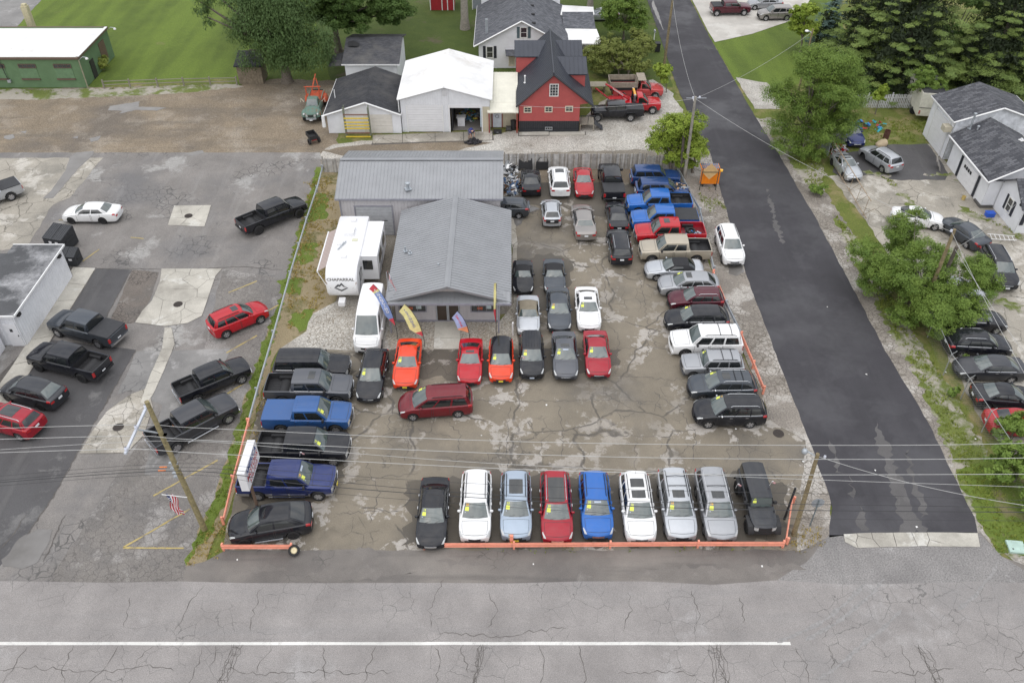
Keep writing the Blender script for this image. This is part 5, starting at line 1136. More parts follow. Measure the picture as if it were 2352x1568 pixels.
vehicle('jeep','off_roader','matte black boxy off-roader with wide fenders, rightmost of the front row',(1739,1146),-90,K['charcoal'],rg,flares=1,drim=1,track=.14,ftap=.2,sticker=('12',Y),grille=BLACK,bump=BLACK,z=.9)
# ---- left column along the guardrail
vehicle('xsuv','suv','long black SUV with black roof, rearmost along the left guardrail',(717,838),0,K['black'],lg,L=5.25,trim=1,ribs=1,z=.9)
vehicle('pickup','pickup_truck','gray crew cab pickup with sunroof and half folded bed cover',(710,886),0,K['gray'],lg,cladmat=K['dgray'],sunroof=[(.18,.42,.5)],trim=1,z=.9)
vehicle('pickup','pickup_truck','blue pickup with matching blue bed cover',(707,950),0,K['mblue'],lg,L=5.8,cab=3.75,wb=3.57,tonneau=K['mblue'],ribs=1,sticker=('05',Y),win=[(.05,.52),(.57,.92)],z=.9)
vehicle('pickup','pickup_truck','black crew cab pickup with empty bed behind the road sign',(698,1022),0,K['black'],lg,L=5.82,sticker=('10',Y),z=.9)
vehicle('pickup','pickup_truck','royal blue crew cab pickup with silver lower stripe beside the road sign',(660,1099),0,K['rblue'],lg,step=2,clad=3,cladmat=ALLOY,ribs=1,sticker=('19',O),banner=1,fplate=PLATEY,z=.9)
vehicle('suv','suv','black fastback SUV nosed toward the left guardrail end',(621,1197),191,K['black'],lg,L=4.9,W=1.98,H=1.68,rr=1.25,dk=.3,drim=1,sidestep=1,sunroof=[(.10,.2,.6)],win=[(.05,.42),(.46,.86)],z=.8)
# ---- beside the office
vehicle('van','van','white high roof van beside the office',(851,735),-90,K['white'],z=1.1,L=5.7,cladarch=None,grille=BLACK)
vehicle('sedan','sedan','black hatchback sedan with red interior showing in front of the white van',(856,857),-91,K['black'],mg,L=4.95,H=1.6,rr=1.0,dk=.35,trim=1,nosebar=1,sticker=('12',Y))
vehicle('coupe','coupe','orange red muscle coupe with black rear glass',(936,830),-90,K['orange'],mg,L=4.77,rr=1.35,dk=.5,sticker=('12',Y),fplate=PLATEY)
vehicle('minivan','minivan','dark red minivan parked crosswise in the drive aisle',(1000,921),185.5,K['dred'],None,rails=2,sticker=('12',Y),z=.8)
vehicle('coupe','coupe','red sports coupe with small sunroof at the end of the walkway',(1080,826),-90,K['red'],mg,L=4.43,W=1.78,H=1.34,sunroof=[(.12,.45,.5)])
vehicle('hatch','hatchback','orange red small car with black roof and round headlights',(1151,824),-90,K['orange'],mg,L=4.1,W=1.79,H=1.54,rr=.4,dk=.12,roofmat=K['black'],sticker=('12',Y),fplate=PLATEY)
vehicle('hatch','hatchback','black boxy wagon with blue front plate',(1221,816),-90,K['black'],mg,L=4.14,W=1.8,H=1.64,rr=.28,dk=.1,zf=.88,zh=1.08,tr=.85,sticker=('14',O),fplate=STICKW,ribs=1)
vehicle('sedan','sedan','gray sedan with open sunroof and windshield banner',(1297,812),-90,K['gray'],mg,L=4.64,sunroof=[(.12,.42,.5)],sticker=('19',Y),banner=1,nosebar=1)
vehicle('sedan','sedan','red sedan at the right end of the middle row',(1371,809),-90,K['crim'],mg,L=4.56,sticker=('16',Y),nosebar=1)
vehicle('conv','convertible','silver roadster with tan soft top beside the office',(1213,718),-90,K['silver'],mg,L=4.32,W=1.78,H=1.3,roofmat=FABT)
vehicle('sedan','sedan','dark navy sedan with orange number between roadster and white coupe',(1283,707),-90,K['slate'],mg,L=4.84,sticker=('10',O),nosebar=1)
vehicle('coupe','coupe','white coupe with sunroof in the second row',(1350,705),-90,K['white'],mg,L=4.8,sunroof=[(.2,.45,.5)],sticker=('14',Y),nosebar=1,rr=1.3,dk=.55)
vehicle('conv','convertible','small black roadster with black soft top by the office wall',(1201,631),-90,K['black'],mg,L=3.98,W=1.7,H=1.24,roofmat=FABB)
vehicle('conv','convertible','dark blue black roadster with black soft top behind the navy sedan',(1273,629),-90,K['slate'],mg,L=4.15,W=1.78,roofmat=FABB)
# ---- rear of the lot
vehicle('sedan','wrecked_sedan','stripped black sedan with bare trunk by the junk pile',(1219,413),91,K['black'],None,L=4.3,nomirror=1,norplate=1)
vehicle('suv','suv','white SUV backed toward the camera at the board fence',(1284,413),91,K['white'],None,L=4.82,W=1.94,H=1.76,rails=1,sunroof=[(.06,.36,.6)])
vehicle('coupe','coupe','red older coupe with dull hood facing the aisle at the board fence',(1340,416),-90,K['mred'],None,L=4.45,W=1.8,rr=1.2,dk=.35,bump=WHITE)
vehicle('pickup','pickup_truck','black pickup with black bed cover at the board fence',(1404,414),91,K['black'],None,L=5.8,tonneau=VINYL,z=.9)
hb,hc=vehicle('hatch','hatchback','light gray hatchback with its tailgate opening black and empty',(1266,483),91,K['silver'],None,L=3.92,H=1.52,rails=2)
hc.cap(0,-.55,.55,.62,1.02,.022,6).build('tailgate_opening',BLACK,hb)
vehicle('sedan','sedan','taupe full size sedan with vertical red tail lamps',(1340,504),92,K['taupe'],None,L=5.3,W=1.9,H=1.45,fo=1.05,wb=2.9,rr=1.55,dk=1.0,rearglass=WSHIELD,trim=1)
vehicle('sedan','sedan','black sedan with red tail lamps behind the black SUV',(1417,492),90,K['black'],None,L=4.6)
vehicle('suv','suv','black SUV with bright roof rails in the rear aisle',(1422,563),90,K['black'],None,L=4.82,W=1.94,H=1.76,rails=1,trim=1)
vehicle('hatch','wrecked_hatchback','dark blue black wrecked hatchback tucked beside the gray building',(1163,474),176,K['slate'],None,L=4.2,H=1.5,nomirror=1)
# ---- right column
vehicle('xsuv','suv','old blue SUV with white panel in its side, rearmost in the right column',(1505,404),0,K['dblue'],bg_,L=4.65,W=1.78,H=1.7,zf=.95,zh=1.05,zd=1.1,r=.36,wb=2.75,fo=.85,bump=K['dblue'],grille=BLACK)
vehicle('suv','suv','medium blue SUV facing the street under the small tree',(1520,435),0,K['dblue'],bg_,L=4.85,W=1.9,H=1.78,truck=1,rr=.4)
vehicle('pickup','pickup_truck','bright blue pickup with junk in its open bed',(1514,463),180,K['blue'],bg_,L=5.82,cab=3.8,win=[(.05,.52),(.57,.92)],z=.9,bump=K['blue'],grille=K['blue'])
vehicle('pickup','pickup_truck','bright blue pickup with black bed cover',(1526,500),180,K['blue'],bg_,L=5.85,cab=3.75,tonneau=VINYL,win=[(.05,.52),(.57,.92)],z=.9,bump=K['blue'])
rsd,_=vehicle('pickup','pickup_truck','red heavy pickup with red bed and spare tire',(1538,532),180,K['red'],bg_,L=6.0,W=2.03,H=2.0,cab=3.8,gc=.42,r=.42,bedmat=K['crim'],sunroof=[(.2,.5,.45)],win=[(.05,.52),(.57,.92)],z=.9)
tan,_=vehicle('pickup','pickup_truck','tan crew cab pickup with open bed facing the aisle',(1550,570),180,K['tan'],bg_,ribs=1,bump=K['tan'],z=.9,mirror=BLACK)
vehicle('coupe','convertible','silver muscle convertible with black soft top',(1547,614),180,K['silver'],bg_,L=4.77,rr=1.3,dk=.65,roofmat=FABB,cat='convertible',win=[(.06,.62)])
vehicle('suv','suv','silver curved crossover with sunroof in the right column',(1580,652),180,K['ltgray'],bg_,L=4.8,H=1.64,rr=.95,dk=.25,sunroof=[(.08,.32,.55)],sticker=('06',Y))
vehicle('suv','suv','maroon small crossover in the right column',(1597,687),180,K['maroon'],bg_,L=4.3,W=1.78,H=1.64,rails=1)
vehicle('suv','suv','black crossover with chrome window line and bright headlamps in the right column',(1599,732),180,K['black'],bg_,L=4.84,trim=1,nosebar=1,sticker=('11',O),rr=.8,dk=.2,grille=CHROME)
vehicle('xsuv','suv','big white SUV with black roof crossbars in the right column',(1620,784),180,K['white'],bg_,L=5.13,cross=(.5,.8),rails=2,bump=K['white'],chr=0)
vehicle('xsuv','suv','older silver gray boxy SUV with roof rack',(1635,835),180,K['ltgray'],bg_,L=4.3,W=1.76,H=1.64,wb=2.58,fo=.72,r=.35,gc=.28,cowl=1.32,rf=1.72,zh=1.08,zf=1.0,zd=1.08,cross=(.45,.75),rails=2,clad=3,cladmat=K['gray'],grille=K['ltgray'],sticker=('96',Y),bump=K['gray'])
vehicle('suv','suv','dark slate SUV with sunroof and chrome mirrors near the rail end',(1657,885),180,K['slate'],bg_,L=4.7,H=1.68,rails=1,cross=(.5,.74),sunroof=[(.12,.36,.5)],trim=1,mirror=CHROME,rr=.5,sticker=('13',Y))
vehicle('suv','suv','black SUV with chrome window frame, nearest of the right column',(1674,943),180,K['black'],bg_,L=4.82,W=1.94,H=1.76,rails=1,trim=1,mirror=CHROME,sticker=('17',O),cladarch=BLACK)
vehicle('suv','suv','white SUV parked outside the rail at the street edge',(1676,563),-90,K['white'],None,L=4.77,rails=2,nosebar=1)
# ---- lot on the left
vehicle('sedan','sedan','white sedan alone in the upper left lot',(210,486),180,K['white'],None,L=5.09,W=1.85,rr=1.4,dk=.7,drim=1,rearglass=WSHIELD)
vehicle('pickup','pickup_truck','black heavy pickup climbing onto the grass strip',(624,489),42,K['black'],None,L=6.2,H=2.0,wb=4.05,cab=4.1,gc=.45,r=.45,drim=1,z=.95)
lr='vehicles parked at an angle along the grass strip'
vehicle('suv','suv','red compact SUV parked at an angle along the grass strip',(547,729),38.5,K['red'],lr,L=4.6,W=1.82,H=1.7,rails=2,sunroof=[(.10,.32,.5)])
vehicle('pickup','pickup_truck','black mid size pickup with empty bed at the grass strip',(487,868),37,K['black'],lr,L=5.2,W=1.85,H=1.78,wb=3.2,cab=3.65,fo=.88,r=.38,cowl=1.22,rf=1.85,zh=1.12,zf=1.02,zd=1.17,ribs=1,grille=BLACK,z=.85)
vehicle('pickup','pickup_truck','dark gray pickup with orange strap in its bed beside the utility pole',(442,967),43,K['dgray'],lr,L=5.9,H=1.95,step=2,z=.9)
lw='vehicles parked nose-in at the white building'
vehicle('pickup','pickup_truck','dark blue gray pickup with black bed cover at the white building',(198,749),160,K['slate'],lw,L=5.9,tonneau=VINYL,step=1,z=.9)
vehicle('pickup','pickup_truck','black pickup with open ribbed bed at the white building',(157,825),162,K['black'],lw,L=5.9,drim=1,z=.9)
vehicle('hatch','hatchback','charcoal hatchback with raked rear glass at the left edge',(74,896),162,K['charcoal'],lw,L=4.75,W=1.85,H=1.58,wb=2.75,fo=.9,rr=.95,dk=.25,r=.34,rearglass=WSHIELD,drim=1)
vehicle('suv','suv','dark red SUV with black glass roof cut by the left edge',(22,962),162,K['crim'],lw,L=4.63,rails=1,sunroof=[(.1,.62,.7)])
vehicle('pickup','pickup_truck','white silver pickup with dark bed cover, cut off at the upper left edge',(-32,447),222,K['silver'],None,L=5.9,tonneau=VINYL,z=.9)
# ---- behind the lot
vehicle('jeep','off_road_pickup','black off-road pickup with gray hard top beside the red house',(1418,253),180,K['black'],None,L=5.5,wb=3.49,cab=3.6,nobed=0,flares=1,track=.12,W=1.64,r=.43,tonneau=VINYL,roofmat=K['charcoal'],ftap=.16,zd=1.28,win=[(.05,.46),(.52,.93)],z=.9,grille=BLACK,bump=BLACK,cat='pickup truck')
vehicle('sedan','sedan','silver car half hidden by bushes behind the white house',(1382,32),180,K['silver'],None,L=4.7)
dv='vehicles in the driveway across the street'
vehicle('pickup','pickup_truck','maroon short pickup in the far driveway',(1678,17),3,K['maroon'],dv,L=5.25,cab=3.85,H=1.8,tonneau=VINYL,z=.85)
vehicle('sedan','sedan','gray sedan behind the champagne crossover in the far driveway',(1757,6),180,K['ltgray'],dv)
vehicle('suv','suv','champagne silver crossover in the far driveway',(1780,30),183,K['taupe'],dv,L=4.65)
# ---- yard on the right
yr='vehicles in the fenced yard on the right'
vehicle('sedan','sedan','navy sedan facing out under the yard tree',(1953,302),-88,K['rblue'],yr,L=4.85,nosebar=1,grille=CHROME)
vehicle('sedan','wrecked_sedan','wrecked black sedan with loose front under the yard tree',(1912,300),-86,K['charcoal'],yr,L=4.6,nomirror=1)
vehicle('coupe','coupe','silver coupe with sunroof behind the chain link gate',(1945,379),-84,K['silver'],yr,L=4.45,W=1.76,sunroof=[(.15,.4,.5)],drim=1)
vehicle('suv','suv','silver SUV missing a front wheel in the fenced yard',(2022,362),113,K['silver'],yr,L=4.65,rails=2,nowheel=(0,))
vehicle('sedan','sedan','white car half under the yard trees',(2110,497),-14,K['white'],yr,L=4.6)
vehicle('sedan','sedan','dark gray sedan with its back to the street behind the trees',(2214,530),112,K['slate'],yr,L=4.8,rearglass=WSHIELD)
vehicle('suv','suv','black SUV with silver roof rails facing out in the yard',(2294,614),-96,K['black'],yr,L=5.0,W=1.95,rails=1,nosebar=1,fplate=PLATEW)
vehicle('sedan','sedan','silver car smothered in yard trees',(2195,660),-10,K['silver'],yr,L=4.6)
vehicle('sedan','sedan','black sedan partly under leaves beside the chain link fence',(2238,731),-4,K['black'],yr,L=4.85,trim=1)
vehicle('suv','suv','black crossover with chrome window line at the chain link fence',(2246,789),-3,K['black'],yr,L=4.75,trim=1,rails=1,rr=.85,dk=.2)
vehicle('sedan','sedan','purple gray sedan nosed toward the chain link fence',(2274,842),177,K['dgray'],yr,L=4.87,trim=1,nosebar=1,rearglass=WSHIELD)
vehicle('sedan','sedan','black sedan with red tail lamps backed to the chain link fence',(2313,908),-5,K['black'],yr,L=4.55,rearglass=WSHIELD)
vehicle('sedan','sedan','faded red car behind a bush at the right edge',(2345,968),-4,K['mred'],yr,L=4.5)
# ================================================================== trees and plants
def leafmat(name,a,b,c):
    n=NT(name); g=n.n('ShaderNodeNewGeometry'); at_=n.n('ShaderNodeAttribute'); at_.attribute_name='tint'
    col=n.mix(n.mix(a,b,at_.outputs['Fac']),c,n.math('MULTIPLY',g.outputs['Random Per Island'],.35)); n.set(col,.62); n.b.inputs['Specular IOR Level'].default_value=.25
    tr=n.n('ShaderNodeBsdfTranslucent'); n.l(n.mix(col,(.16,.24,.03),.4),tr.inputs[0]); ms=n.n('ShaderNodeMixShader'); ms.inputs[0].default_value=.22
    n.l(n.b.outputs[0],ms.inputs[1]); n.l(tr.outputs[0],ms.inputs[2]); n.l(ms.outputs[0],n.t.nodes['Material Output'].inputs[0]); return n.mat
LM={'willow':leafmat('willow_leaves',(0.061,0.110,0.033),(0.104,0.168,0.061),(0.133,0.194,0.066)),'maple':leafmat('maple_leaves',(0.042,0.085,0.021),(0.084,0.144,0.032),(0.120,0.177,0.041)),
 'lime':leafmat('street_tree_leaves',(0.165,0.252,0.032),(0.284,0.371,0.052),(0.372,0.442,0.073)),'hedge':leafmat('hedge_leaves',(0.131,0.171,0.040),(0.218,0.261,0.065),(0.284,0.261,0.087)),
 'elm':leafmat('elm_leaves',(0.091,0.165,0.035),(0.185,0.271,0.055),(0.246,0.329,0.061)),'pine':leafmat('pine_needles',(0.126,0.202,0.062),(0.270,0.351,0.097),(0.339,0.416,0.123)),'spruce':leafmat('spruce_needles',(0.084,0.151,0.142),(0.161,0.246,0.218),(0.208,0.284,0.246)),
 'weed':leafmat('weed_leaves',(0.153,0.221,0.037),(0.262,0.321,0.065),(0.437,0.382,0.102)),'dry':leafmat('dry_blades',(0.349,0.281,0.087),(0.547,0.402,0.160),(0.437,0.362,0.116)),'blade':leafmat('grass_blades',(0.131,0.200,0.026),(0.218,0.301,0.044),(0.327,0.342,0.073))}
LM['pinecore']=leafmat('pine_shade_needles',(.022,.034,.018),(.036,.05,.025),(.045,.06,.03))  # very dark needles: shade inside the crown put into the colour
BARK=mat('bark',(.17,.145,.12),.95,0,.3,5,bump=(14,.8)); BARKD=mat('dark_bark',(.10,.085,.07),.95,0,.3,5,bump=(14,.8))
def leaf_cloud(name,m,parent,lobes,n,size,clumps=26,spread=.32,droop=0.0,upb=.55,asp=.45,shell=.55,seed=1,vflat=.65):
    """leaves gathered in clumps through each lobe; lobes [(cx,cy,cz,rx,ry,rz)]"""
    g=np.random.default_rng(seed); L_=np.array(lobes,float); vol=(L_[:,3]*L_[:,4]*L_[:,5])**(2/3); pr=vol/vol.sum()
    K=int(clumps*len(L_)); li=g.choice(len(L_),K,p=pr); d=g.normal(size=(K,3)); d/=np.linalg.norm(d,axis=1)[:,None]; d[:,2]=np.where(d[:,2]<-.35,d[:,2]*.4,d[:,2])
    rr=shell+(1-shell)*g.random(K)**.6; cc=L_[li,:3]+d*L_[li,3:]*rr[:,None]; csz=(L_[li,3:].mean(1)*spread)
    tint=np.clip(.5+.32*g.normal(size=K)*.7+.25*d[:,2],0,1)  # random per clump, plus light from above painted in as paler tops
    ci=g.integers(0,K,n); q=g.normal(size=(n,3)); q/=np.maximum(1e-6,np.linalg.norm(q,axis=1))[:,None]; q*=(g.random(n)**.45)[:,None]
    q[:,2]*=vflat if not droop else 1.5
    P=cc[ci]+q*csz[ci][:,None]
    if droop: P[:,2]-=droop*g.random(n)*csz[ci]
    P[:,2]=np.maximum(P[:,2],.08)
    nr=d[ci]*.5+q*.45+np.array([0,0,upb])+g.normal(size=(n,3))*.38; nr/=np.linalg.norm(nr,axis=1)[:,None]
    a=g.normal(size=(n,3)); 
    if droop: a=a*.25+np.array([0,0,-1.0])
    a-=nr*(a*nr).sum(1)[:,None]; a/=np.maximum(1e-6,np.linalg.norm(a,axis=1))[:,None]; b=np.cross(nr,a)
    s=size*(.6+.8*g.random(n))[:,None]
    V=np.empty((n,4,3)); V[:,0]=P-a*s*.5; V[:,1]=P+b*s*asp*.5; V[:,2]=P+a*s*.5; V[:,3]=P-b*s*asp*.5
    return fast_quads(name,V,m,parent,tint[ci])
def fast_quads(name,V,m,parent,tint=None,k=4,kind=None):
    n=len(V); me=bpy.data.meshes.new(name); me.vertices.add(n*k); me.vertices.foreach_set('co',V.reshape(-1).astype(np.float32))
    me.loops.add(n*k); me.loops.foreach_set('vertex_index',np.arange(n*k,dtype=np.int32)); me.polygons.add(n); me.polygons.foreach_set('loop_start',np.arange(0,n*k,k,dtype=np.int32)); me.update(calc_edges=True)
    if tint is not None: at_=me.attributes.new('tint','FLOAT','FACE'); at_.data.foreach_set('value',tint.astype(np.float32))
    me.materials.append(m); return obj(name,me,parent,kind=kind)
def tree(name,label,base,lobes,leaf,n,size,trunk=(.25,3.0),group=None,seed=1,bark=BARK,cat='tree',limbs=True,multi=1,lean=(0,0),**kw):
    t=thing(name,label,cat,(base[0],base[1],0),0,group); rn=random.Random(seed); r,h=trunk
    for k in range(multi):
        ox,oy=(0,0) if multi==1 else (rn.uniform(-1.2,1.2),rn.uniform(-1.2,1.2))
        b=MB(); top=(ox+lean[0]+rn.uniform(-.2,.2),oy+lean[1]+rn.uniform(-.2,.2),h)
        b.tube([(ox,oy,-.05),(ox*.9+lean[0]*.1,oy*.9+lean[1]*.1,h*.12),(ox+lean[0]*.5+rn.uniform(-.1,.1),oy+lean[1]*.5,h*.5),top],[r*1.45,r*1.05,r*.85,r*.62],9)
        b.build('trunk',bark,t,smooth=50)
        if limbs:
            for (cx,cy,cz,rx,ry,rz) in lobes[k::multi]:
                mid=((cx+top[0])/2+rn.uniform(-.3,.3),(cy+top[1])/2+rn.uniform(-.3,.3),(cz+h*.8)/2+.2)
                MB().tube([(top[0],top[1],h*.9),mid,(cx,cy,cz+rz*.3)],[r*.5,r*.32,r*.1],6).build('limb',bark,t,smooth=50)
    leaf_cloud('crown',LM[leaf],t,lobes,n,size,seed=seed,**kw); return t
def blob(n,c,R_,rl,seed,flat=.8):
    rn=random.Random(seed); o=[]
    for i in range(n):
        a=rn.uniform(0,2*PI); q=rn.random()**.6; z=rn.uniform(-.75,1)
        o.append((c[0]+R_[0]*q*math.cos(a)*math.sqrt(max(.05,1-z*z*.7)),c[1]+R_[1]*q*math.sin(a)*math.sqrt(max(.05,1-z*z*.7)),c[2]+R_[2]*z,rl*rn.uniform(.75,1.2),rl*rn.uniform(.75,1.2),rl*flat*rn.uniform(.75,1.15)))
    return o
# big willow and maples behind the dirt yard
wl=blob(30,(.6,-.3,6.6),(4.6,2.6,3.6),1.75,3,1.25)+[(-3.0,-2.2,4.0,1.4,1.2,2.2),(2.6,-2.4,3.8,1.6,1.3,2.4),(.2,-2.7,4.6,1.7,1.2,2.6),(4.6,-1.0,4.4,1.4,1.4,2.4),(-4.4,-.6,6.2,1.3,1.1,2.2),(-7.6,-1,9.0,.9,.7,1.5),(-7.1,-1,7.4,.65,.5,1.2),(-6.0,-1,10.2,1.6,1,1.0),(-3.5,0,10,2,1.6,1.4),(3,0,10,2.2,1.8,1.5)]
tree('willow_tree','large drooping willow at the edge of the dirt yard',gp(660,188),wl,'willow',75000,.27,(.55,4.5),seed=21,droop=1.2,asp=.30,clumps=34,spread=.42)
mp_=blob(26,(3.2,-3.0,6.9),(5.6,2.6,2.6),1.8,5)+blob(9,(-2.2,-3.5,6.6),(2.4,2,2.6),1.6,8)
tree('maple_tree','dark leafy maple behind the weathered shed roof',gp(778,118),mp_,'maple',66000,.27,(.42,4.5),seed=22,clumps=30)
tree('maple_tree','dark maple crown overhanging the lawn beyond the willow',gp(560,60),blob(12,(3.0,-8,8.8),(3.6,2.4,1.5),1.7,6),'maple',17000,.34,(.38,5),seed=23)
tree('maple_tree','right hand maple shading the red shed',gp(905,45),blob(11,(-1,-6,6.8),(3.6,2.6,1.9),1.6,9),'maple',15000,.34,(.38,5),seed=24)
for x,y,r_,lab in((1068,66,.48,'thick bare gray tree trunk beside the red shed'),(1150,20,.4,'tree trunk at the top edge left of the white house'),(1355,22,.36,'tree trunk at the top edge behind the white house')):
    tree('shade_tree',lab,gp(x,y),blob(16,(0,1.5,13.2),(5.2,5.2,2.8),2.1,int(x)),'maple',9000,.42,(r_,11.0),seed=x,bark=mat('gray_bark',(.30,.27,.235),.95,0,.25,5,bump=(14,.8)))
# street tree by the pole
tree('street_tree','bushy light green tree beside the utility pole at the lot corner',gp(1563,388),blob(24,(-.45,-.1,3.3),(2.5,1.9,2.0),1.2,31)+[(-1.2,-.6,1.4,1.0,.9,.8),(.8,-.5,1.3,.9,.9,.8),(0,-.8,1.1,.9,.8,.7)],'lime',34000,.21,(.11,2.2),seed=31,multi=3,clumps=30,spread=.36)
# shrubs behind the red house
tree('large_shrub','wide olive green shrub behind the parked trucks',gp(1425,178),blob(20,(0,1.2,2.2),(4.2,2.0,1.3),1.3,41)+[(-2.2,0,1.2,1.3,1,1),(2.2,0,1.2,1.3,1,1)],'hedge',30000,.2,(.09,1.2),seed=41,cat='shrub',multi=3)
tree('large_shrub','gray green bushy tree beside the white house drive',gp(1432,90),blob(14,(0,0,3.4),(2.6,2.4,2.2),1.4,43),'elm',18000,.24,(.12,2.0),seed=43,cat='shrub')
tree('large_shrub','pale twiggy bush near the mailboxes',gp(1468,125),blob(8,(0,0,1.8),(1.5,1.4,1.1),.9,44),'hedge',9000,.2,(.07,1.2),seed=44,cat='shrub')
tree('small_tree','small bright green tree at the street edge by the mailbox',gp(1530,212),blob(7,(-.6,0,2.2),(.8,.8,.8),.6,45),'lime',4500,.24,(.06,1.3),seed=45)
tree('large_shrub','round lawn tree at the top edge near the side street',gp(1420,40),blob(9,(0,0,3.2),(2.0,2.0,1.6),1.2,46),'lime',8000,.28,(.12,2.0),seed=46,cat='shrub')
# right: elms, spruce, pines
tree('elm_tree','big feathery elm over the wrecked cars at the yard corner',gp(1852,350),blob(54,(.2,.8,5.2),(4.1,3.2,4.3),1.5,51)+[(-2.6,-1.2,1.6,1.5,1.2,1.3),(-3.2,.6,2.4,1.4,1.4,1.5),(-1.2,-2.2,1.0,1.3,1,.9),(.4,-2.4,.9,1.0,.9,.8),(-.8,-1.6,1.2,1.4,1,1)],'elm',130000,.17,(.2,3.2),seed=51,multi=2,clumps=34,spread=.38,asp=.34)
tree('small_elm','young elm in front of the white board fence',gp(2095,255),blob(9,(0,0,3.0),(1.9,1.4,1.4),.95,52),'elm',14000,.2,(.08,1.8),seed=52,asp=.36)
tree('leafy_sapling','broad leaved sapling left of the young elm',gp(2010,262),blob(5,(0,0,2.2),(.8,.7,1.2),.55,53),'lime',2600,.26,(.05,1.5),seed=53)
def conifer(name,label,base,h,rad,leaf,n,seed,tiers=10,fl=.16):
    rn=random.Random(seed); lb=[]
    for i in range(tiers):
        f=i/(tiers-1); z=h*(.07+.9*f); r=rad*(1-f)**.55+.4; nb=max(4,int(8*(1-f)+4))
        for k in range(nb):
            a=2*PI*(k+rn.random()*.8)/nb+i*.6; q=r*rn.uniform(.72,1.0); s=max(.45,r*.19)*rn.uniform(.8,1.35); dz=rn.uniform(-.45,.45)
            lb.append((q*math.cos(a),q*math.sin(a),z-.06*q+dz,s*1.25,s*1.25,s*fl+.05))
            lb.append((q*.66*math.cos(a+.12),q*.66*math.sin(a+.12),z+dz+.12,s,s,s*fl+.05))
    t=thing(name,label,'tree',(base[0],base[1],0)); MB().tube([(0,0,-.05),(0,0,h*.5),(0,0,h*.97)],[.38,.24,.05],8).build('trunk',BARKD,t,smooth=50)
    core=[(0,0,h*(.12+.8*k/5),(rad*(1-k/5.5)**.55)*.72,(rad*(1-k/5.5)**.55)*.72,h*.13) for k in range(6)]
    leaf_cloud('inner_shade_needles',LM['pinecore'],t,core,int(n*.22),.42,clumps=40,spread=.42,upb=.2,asp=.3,shell=.55,seed=seed+1)
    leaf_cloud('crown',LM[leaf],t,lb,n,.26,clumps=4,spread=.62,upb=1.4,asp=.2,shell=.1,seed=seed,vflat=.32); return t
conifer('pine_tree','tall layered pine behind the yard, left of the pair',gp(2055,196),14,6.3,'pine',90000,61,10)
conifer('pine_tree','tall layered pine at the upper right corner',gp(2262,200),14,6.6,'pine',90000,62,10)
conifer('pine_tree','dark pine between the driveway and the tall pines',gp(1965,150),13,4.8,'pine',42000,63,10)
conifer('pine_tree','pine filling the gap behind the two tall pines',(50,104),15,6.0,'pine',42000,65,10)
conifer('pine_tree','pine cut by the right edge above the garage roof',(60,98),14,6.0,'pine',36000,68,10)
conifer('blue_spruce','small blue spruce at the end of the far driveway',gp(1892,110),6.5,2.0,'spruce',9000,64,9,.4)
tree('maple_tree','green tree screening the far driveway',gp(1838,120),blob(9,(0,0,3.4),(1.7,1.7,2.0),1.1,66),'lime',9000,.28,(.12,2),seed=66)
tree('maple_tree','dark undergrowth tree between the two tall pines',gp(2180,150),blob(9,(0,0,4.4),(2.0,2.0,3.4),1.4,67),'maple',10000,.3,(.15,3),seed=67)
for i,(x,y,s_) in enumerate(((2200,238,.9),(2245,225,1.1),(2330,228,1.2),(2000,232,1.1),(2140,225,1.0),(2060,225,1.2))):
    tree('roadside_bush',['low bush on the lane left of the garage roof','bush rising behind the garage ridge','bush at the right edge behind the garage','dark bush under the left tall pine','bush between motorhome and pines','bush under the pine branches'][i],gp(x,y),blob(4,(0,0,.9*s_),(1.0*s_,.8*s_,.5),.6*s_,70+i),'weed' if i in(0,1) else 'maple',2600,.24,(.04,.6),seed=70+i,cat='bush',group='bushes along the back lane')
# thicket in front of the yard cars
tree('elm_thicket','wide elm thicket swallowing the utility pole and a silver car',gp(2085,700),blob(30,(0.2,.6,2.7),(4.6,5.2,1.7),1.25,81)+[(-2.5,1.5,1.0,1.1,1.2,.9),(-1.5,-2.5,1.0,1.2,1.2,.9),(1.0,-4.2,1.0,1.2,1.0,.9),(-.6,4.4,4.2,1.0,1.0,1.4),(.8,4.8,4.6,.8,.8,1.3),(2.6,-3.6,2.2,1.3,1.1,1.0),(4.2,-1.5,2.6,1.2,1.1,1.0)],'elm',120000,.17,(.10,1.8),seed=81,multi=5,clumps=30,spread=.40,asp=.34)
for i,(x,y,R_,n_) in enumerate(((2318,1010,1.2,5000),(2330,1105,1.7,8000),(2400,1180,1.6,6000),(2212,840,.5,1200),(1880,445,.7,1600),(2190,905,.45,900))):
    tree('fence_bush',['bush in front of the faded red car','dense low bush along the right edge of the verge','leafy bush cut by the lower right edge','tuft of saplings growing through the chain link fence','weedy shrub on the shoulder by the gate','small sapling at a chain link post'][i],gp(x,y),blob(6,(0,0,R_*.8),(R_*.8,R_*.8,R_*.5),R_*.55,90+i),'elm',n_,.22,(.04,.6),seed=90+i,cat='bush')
t=tree('yucca_plant','spiky yucca bush at the door of the green building',gp(238,160),[(0,0,1.0,.8,.8,.7),(.3,-.3,.7,.7,.6,.5)],'weed',2200,.5,(.08,.6),seed=99,cat='plant',asp=.12)
